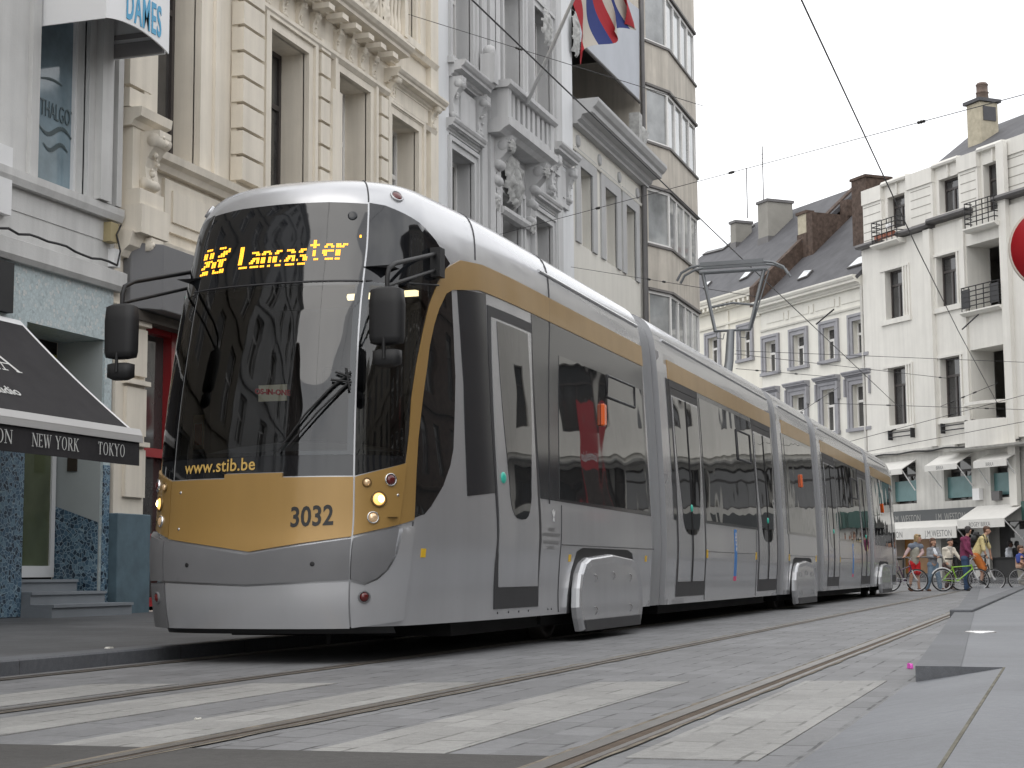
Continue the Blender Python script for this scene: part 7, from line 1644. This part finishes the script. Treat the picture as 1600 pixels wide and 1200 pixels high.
# bicycles: wheel hubs given where the photo shows them
M_RIM = pmat('alloy_rim', (.55, .55, .56), .3, .8); M_TYR = pmat('bicycle_tyre', (.02, .02, .02), .7); M_SADD = pmat('saddle_black', (.018, .018, .018), .5)
def bike(label, xr, xf, dep, colour, bar='flat', lean=0., lady=False, guard=False, base=921):
    F = Fig((xr+xf)/2, dep, 0., base); k = F.k; R = .33; wb = (xf-xr)*k
    t = thing('bicycle', label, 'bicycle', F.o, 'bicycles waiting beyond the tram')
    def Q(x, z, d=0.): return F.o+RX*x+Vector((0, 0, z))+FY*(d+lean*z)
    h = wb/2; mf = pmat('bicycle_paint', colour, .3, coat=.4); UP = Vector((0, 0, 1))
    for x in (-h, h):
        mb = MB(); mb.tube([Q(x+(R-.02)*math.cos(a), R+(R-.02)*math.sin(a)) for a in np.linspace(0, 2*math.pi, 32, endpoint=False)], .021, 8, closed=True); w_ = mb.build('wheel', M_TYR, t)
        mb = MB(); mb.tube([Q(x+(R-.045)*math.cos(a), R+(R-.045)*math.sin(a)) for a in np.linspace(0, 2*math.pi, 32, endpoint=False)], .011, 6, closed=True); mb.build('rim', M_RIM, w_)
        mb = MB()
        for i in range(18): a = 2*math.pi*i/18; mb.tube([Q(x, R, .02*(-1)**i), Q(x+(R-.05)*math.cos(a), R+(R-.05)*math.sin(a))], .0022, 3)
        mb.tube([Q(x, R, -.05), Q(x, R, .05)], .022, 8); mb.build('spokes', M_RIM, w_)
    bb = (-h+.43, .29); st = (-h+.27, .74); ht, hb = (h-.20, .78), (h-.155, .62); 
    mb = MB(); top0 = (st[0]+.035, .62) if lady else (st[0]+.01, .70)
    for a, b, r in (((bb), st, .017), (top0, (ht[0]+.01, .74), .016), (bb, (hb[0]-.005, .66), .02), (ht, hb, .021)): mb.tube([Q(*a), Q(*b)], r, 8)
    for d in (-.05, .05): mb.tube([Q(bb[0], bb[1], d*.5), Q(-h, R, d)], .011, 6); mb.tube([Q(st[0]+.02, .66, d*.3), Q(-h, R, d)], .010, 6)
    mb.build('frame', mf, t)
    mb = MB()
    for d in (-.05, .05): mb.tube([Q(hb[0], hb[1], d*.8), Q(h-.06, .42, d), Q(h, R, d)], .014, 6)
    mb.build('fork', M_WHITEM, t)
    mb = MB(); mb.tube([Q(*st), Q(st[0]-.035, .92)], .014, 6); mb.build('seat_post', M_RIM, t)
    mb = MB(); sx = st[0]-.04
    vs = [(sx-.13, .07), (sx-.13, -.07), (sx-.02, -.065), (sx+.06, -.03), (sx+.15, -.018), (sx+.15, .018), (sx+.06, .03), (sx-.02, .065)]
    mb.add([Q(a, .965, d) for a, d in vs]+[Q(a, .92, d*.8) for a, d in vs], [tuple(range(8)), tuple(range(8, 16))]+[(i, (i+1) % 8, 8+(i+1) % 8, 8+i) for i in range(8)]); mb.build('saddle', M_SADD, t, bevel=.01)
    mb = MB(); mb.tube([Q(*ht), Q(ht[0]-.02, .90), Q(ht[0]+.05, .96)], .014, 6); mb.tube([Q(ht[0]-.05, .985, -.29), Q(ht[0]+.04, .97, -.12), Q(ht[0]+.05, .96, 0), Q(ht[0]+.04, .97, .12), Q(ht[0]-.05, .985, .29)], .013, 6); hb_ = mb.build('handlebar', M_RIM, t)
    mb = MB()
    for d in (-.29, .29): mb.tube([Q(ht[0]-.05, .985, d), Q(ht[0]-.02, .98, d*.62)], .018, 6)
    mb.build('grip', M_SADD, hb_)
    mb = MB(); mb.tube([Q(bb[0]+.088*math.cos(a), bb[1]+.088*math.sin(a), -.055) for a in np.linspace(0, 2*math.pi, 20, endpoint=False)], .007, 5, closed=True); mb.tube([Q(bb[0]-.085, bb[1], -.055), Q(bb[0]+.085, bb[1], -.055)], .007, 4); mb.tube([Q(bb[0], bb[1], -.07), Q(bb[0]+.14, bb[1]-.09, -.08)], .011, 6); mb.tube([Q(bb[0], bb[1], .06), Q(bb[0]-.14, bb[1]+.09, .08)], .011, 6)
    mb.tube([Q(bb[0], bb[1]+.09, -.055), Q(-h, R+.04, -.055)], .005, 4); mb.tube([Q(bb[0], bb[1]-.09, -.055), Q(-h, R-.04, -.055)], .005, 4); cr_ = mb.build('crankset', M_RIM, t)
    mb = MB(); a, b = Q(bb[0]+.14, bb[1]-.09, -.1), Q(bb[0]-.14, bb[1]+.09, .1)
    for p in (a, b): mb.hexa([p+RX*u+FY*v+UP*w_ for w_ in (-.01, .01) for u, v in ((-.045, -.04), (.045, -.04), (.045, .04), (-.045, .04))])
    mb.build('pedal', M_SADD, cr_)
    if guard:
        mb = MB(); mb.tube([Q(-h+(R+.02)*math.cos(a), R+(R+.02)*math.sin(a)) for a in np.linspace(.7, 2.6, 14)], .02, 6); mb.build('mudguard', M_WHITEM, t)
    return t
bike('black and white bicycle with its rear half hidden behind the tram end', 1391, 1433.5, DEP-.35, (.05, .02, .06), lady=True, base=922)
bike('bright green bicycle held by the man in the maroon sweater', 1473.5, 1529.5, DEP-.45, (.25, .50, .03), guard=True, base=922)
bike('dark bicycle with a white fork ridden by the cyclist in yellow', 1502, 1555, DEP+.45, (.03, .03, .035))
bike('silver bicycle cut off by the right edge, beside the child in blue', 1592, 1645, DEP+1.0, (.40, .40, .42), base=917)
# ------------------------------------------------------------------ overhead wires, road sign
M_WIRE = pmat('wire', (.05, .05, .055), .5, .5); M_INS = pmat('insulator', (.02, .02, .02), .5)
def wire(label, pts, r=.011, beads=(), name='span_wire', cat='wire', group=None, sag=0.):
    P = [Vector(p) for p in pts]
    if len(P) == 2: P = [P[0].lerp(P[1], i/16)-Vector((0, 0, sag*4*(i/16)*(1-i/16))) for i in range(17)]
    mb = MB(); mb.tube(P, r, 5); o = mb.build(name, M_WIRE, base=P[0]); tag(o, label, cat, group)
    if beads:
        b = MB()
        for t in beads: k = t*(len(P)-1); i = min(int(k), len(P)-2); q = P[i].lerp(P[i+1], k-i); d = (P[i+1]-P[i]).normalized(); b.lathe(q-d*.09, d, [(.008, 0), (.024, .03), (.016, .06), (.026, .09), (.016, .12), (.024, .15), (.008, .18)], 8)
        b.build('insulator', M_INS, o)
    return o
def on(px, py, x=None, y=None): return on_plane(px, py, (x, 0, 0), (1, 0, 0)) if x is not None else on_plane(px, py, (0, y, 0), (0, 1, 0))
wire('contact wire stretched above the tram on the left track', [(-5.35, -20, 6.25), (-5.35, 9, 6.25), (-5.35, 30, 6.24), (-5.35, 60, 6.3)], .010, name='contact_wire')
wire('contact wire above the right hand track, crossing the open sky', [(-2.3, -20, 6.34), (-2.3, 9, 6.33), (-2.3, 30, 6.33), (-2.35, 43, 6.60), (-2.0, 58, 6.2)], .010, name='contact_wire')
a, b = Vector(on(770, 369, x=-11.45)), Vector(on(1640, 137, y=20))
wire('long span wire from the grey house across the street, beaded with insulators', [a, b], .006, (.30, .58, .86))
a, b = Vector(on(627, 19, x=-11.3)), Vector(on(1100, 166, x=-5.3))
wire('thin span wire from the cream house down towards the bay windows', [a, b], .006, (.42,))
a, b = Vector(on(892, 417, x=-11.4)), Vector(on(1185, 464, x=-5.0))
wire('thin span wire from the low off-white house to the pantograph', [a, b], .006, (.5, .58))
grp = 'wires slung across the square'
for k, (p, q, y0, y1, bd, lb) in enumerate((((1148, 553), (1480, 591), 44, 55, (.96,), 'upper wire slung in front of the slate roofed house'), ((1150, 576), (1300, 589), 44, 50, (.2, .6), 'short wire with two insulators below the first floor windows'),
     ((1290, 700), (1620, 612), 50, 46, (.35, .62), 'slanting wire in front of the awnings of the corner house'), ((1300, 716), (1620, 655), 50, 46, (), 'lowest slanting wire in front of the small awnings'), ((1150, 548), (1600, 566), 46, 54, (), 'faint level wire across both far facades'),
     ((1290, 630), (1600, 640), 48, 54, (.3, .8), 'level wire with two clamps across the second floor'), ((1180, 690), (1310, 605), 45, 50, (.75,), 'stay wire rising to the right in front of the grey stone windows'), ((1470, 635), (1560, 598), 50, 48, (.2, .4, .6), 'stay wire with several insulators beside the right edge'))):
    wire(lb, [on(*p, y=y0), on(*q, y=y1)], .008, bd, group=grp)
for p, q, y0 in (((1275, 507), (1302, 484), 42), ((1503, 515), (1528, 492), 45)): 
    o = wire('small pull-off arm holding the contact wire, left of the pair' if y0 == 42 else 'small pull-off arm holding the contact wire, near the right edge', [on(*p, y=y0), on(*q, y=y0)], .02, (.9,), name='pull_off_arm', cat='arm')
# round sign at the right edge
c = Vector(on_plane(1648, 386, (0, 11.6, 0), (0, 1, 0))); sg = thing('road_sign', 'round red road sign with a pale rim, cut off by the right edge', 'sign', (c.x, c.y, 0))
n_ = (Vector(EYE)-c); n_.z = 0; n_.normalize()
mb = MB(); mb.lathe(c-n_*.02, n_, [(.30, 0), (.30, .018), (.292, .022), (.282, .022)], 48); mb.build('rim', pmat('sign_rim', (.55, .48, .42), .5), sg)
mb = MB(); mb.lathe(c-n_*.01, n_, [(.284, 0), (.284, .0125), (.0001, .0125)], 48); mb.build('sign_face', pmat('sign_red', (.36, .012, .018), .35), sg)
mb = MB(); mb.tube([(c.x, c.y+.05, .09), (c.x, c.y+.05, c.z+.4)], .03, 10); mb.build('post', M_GUT, sg)
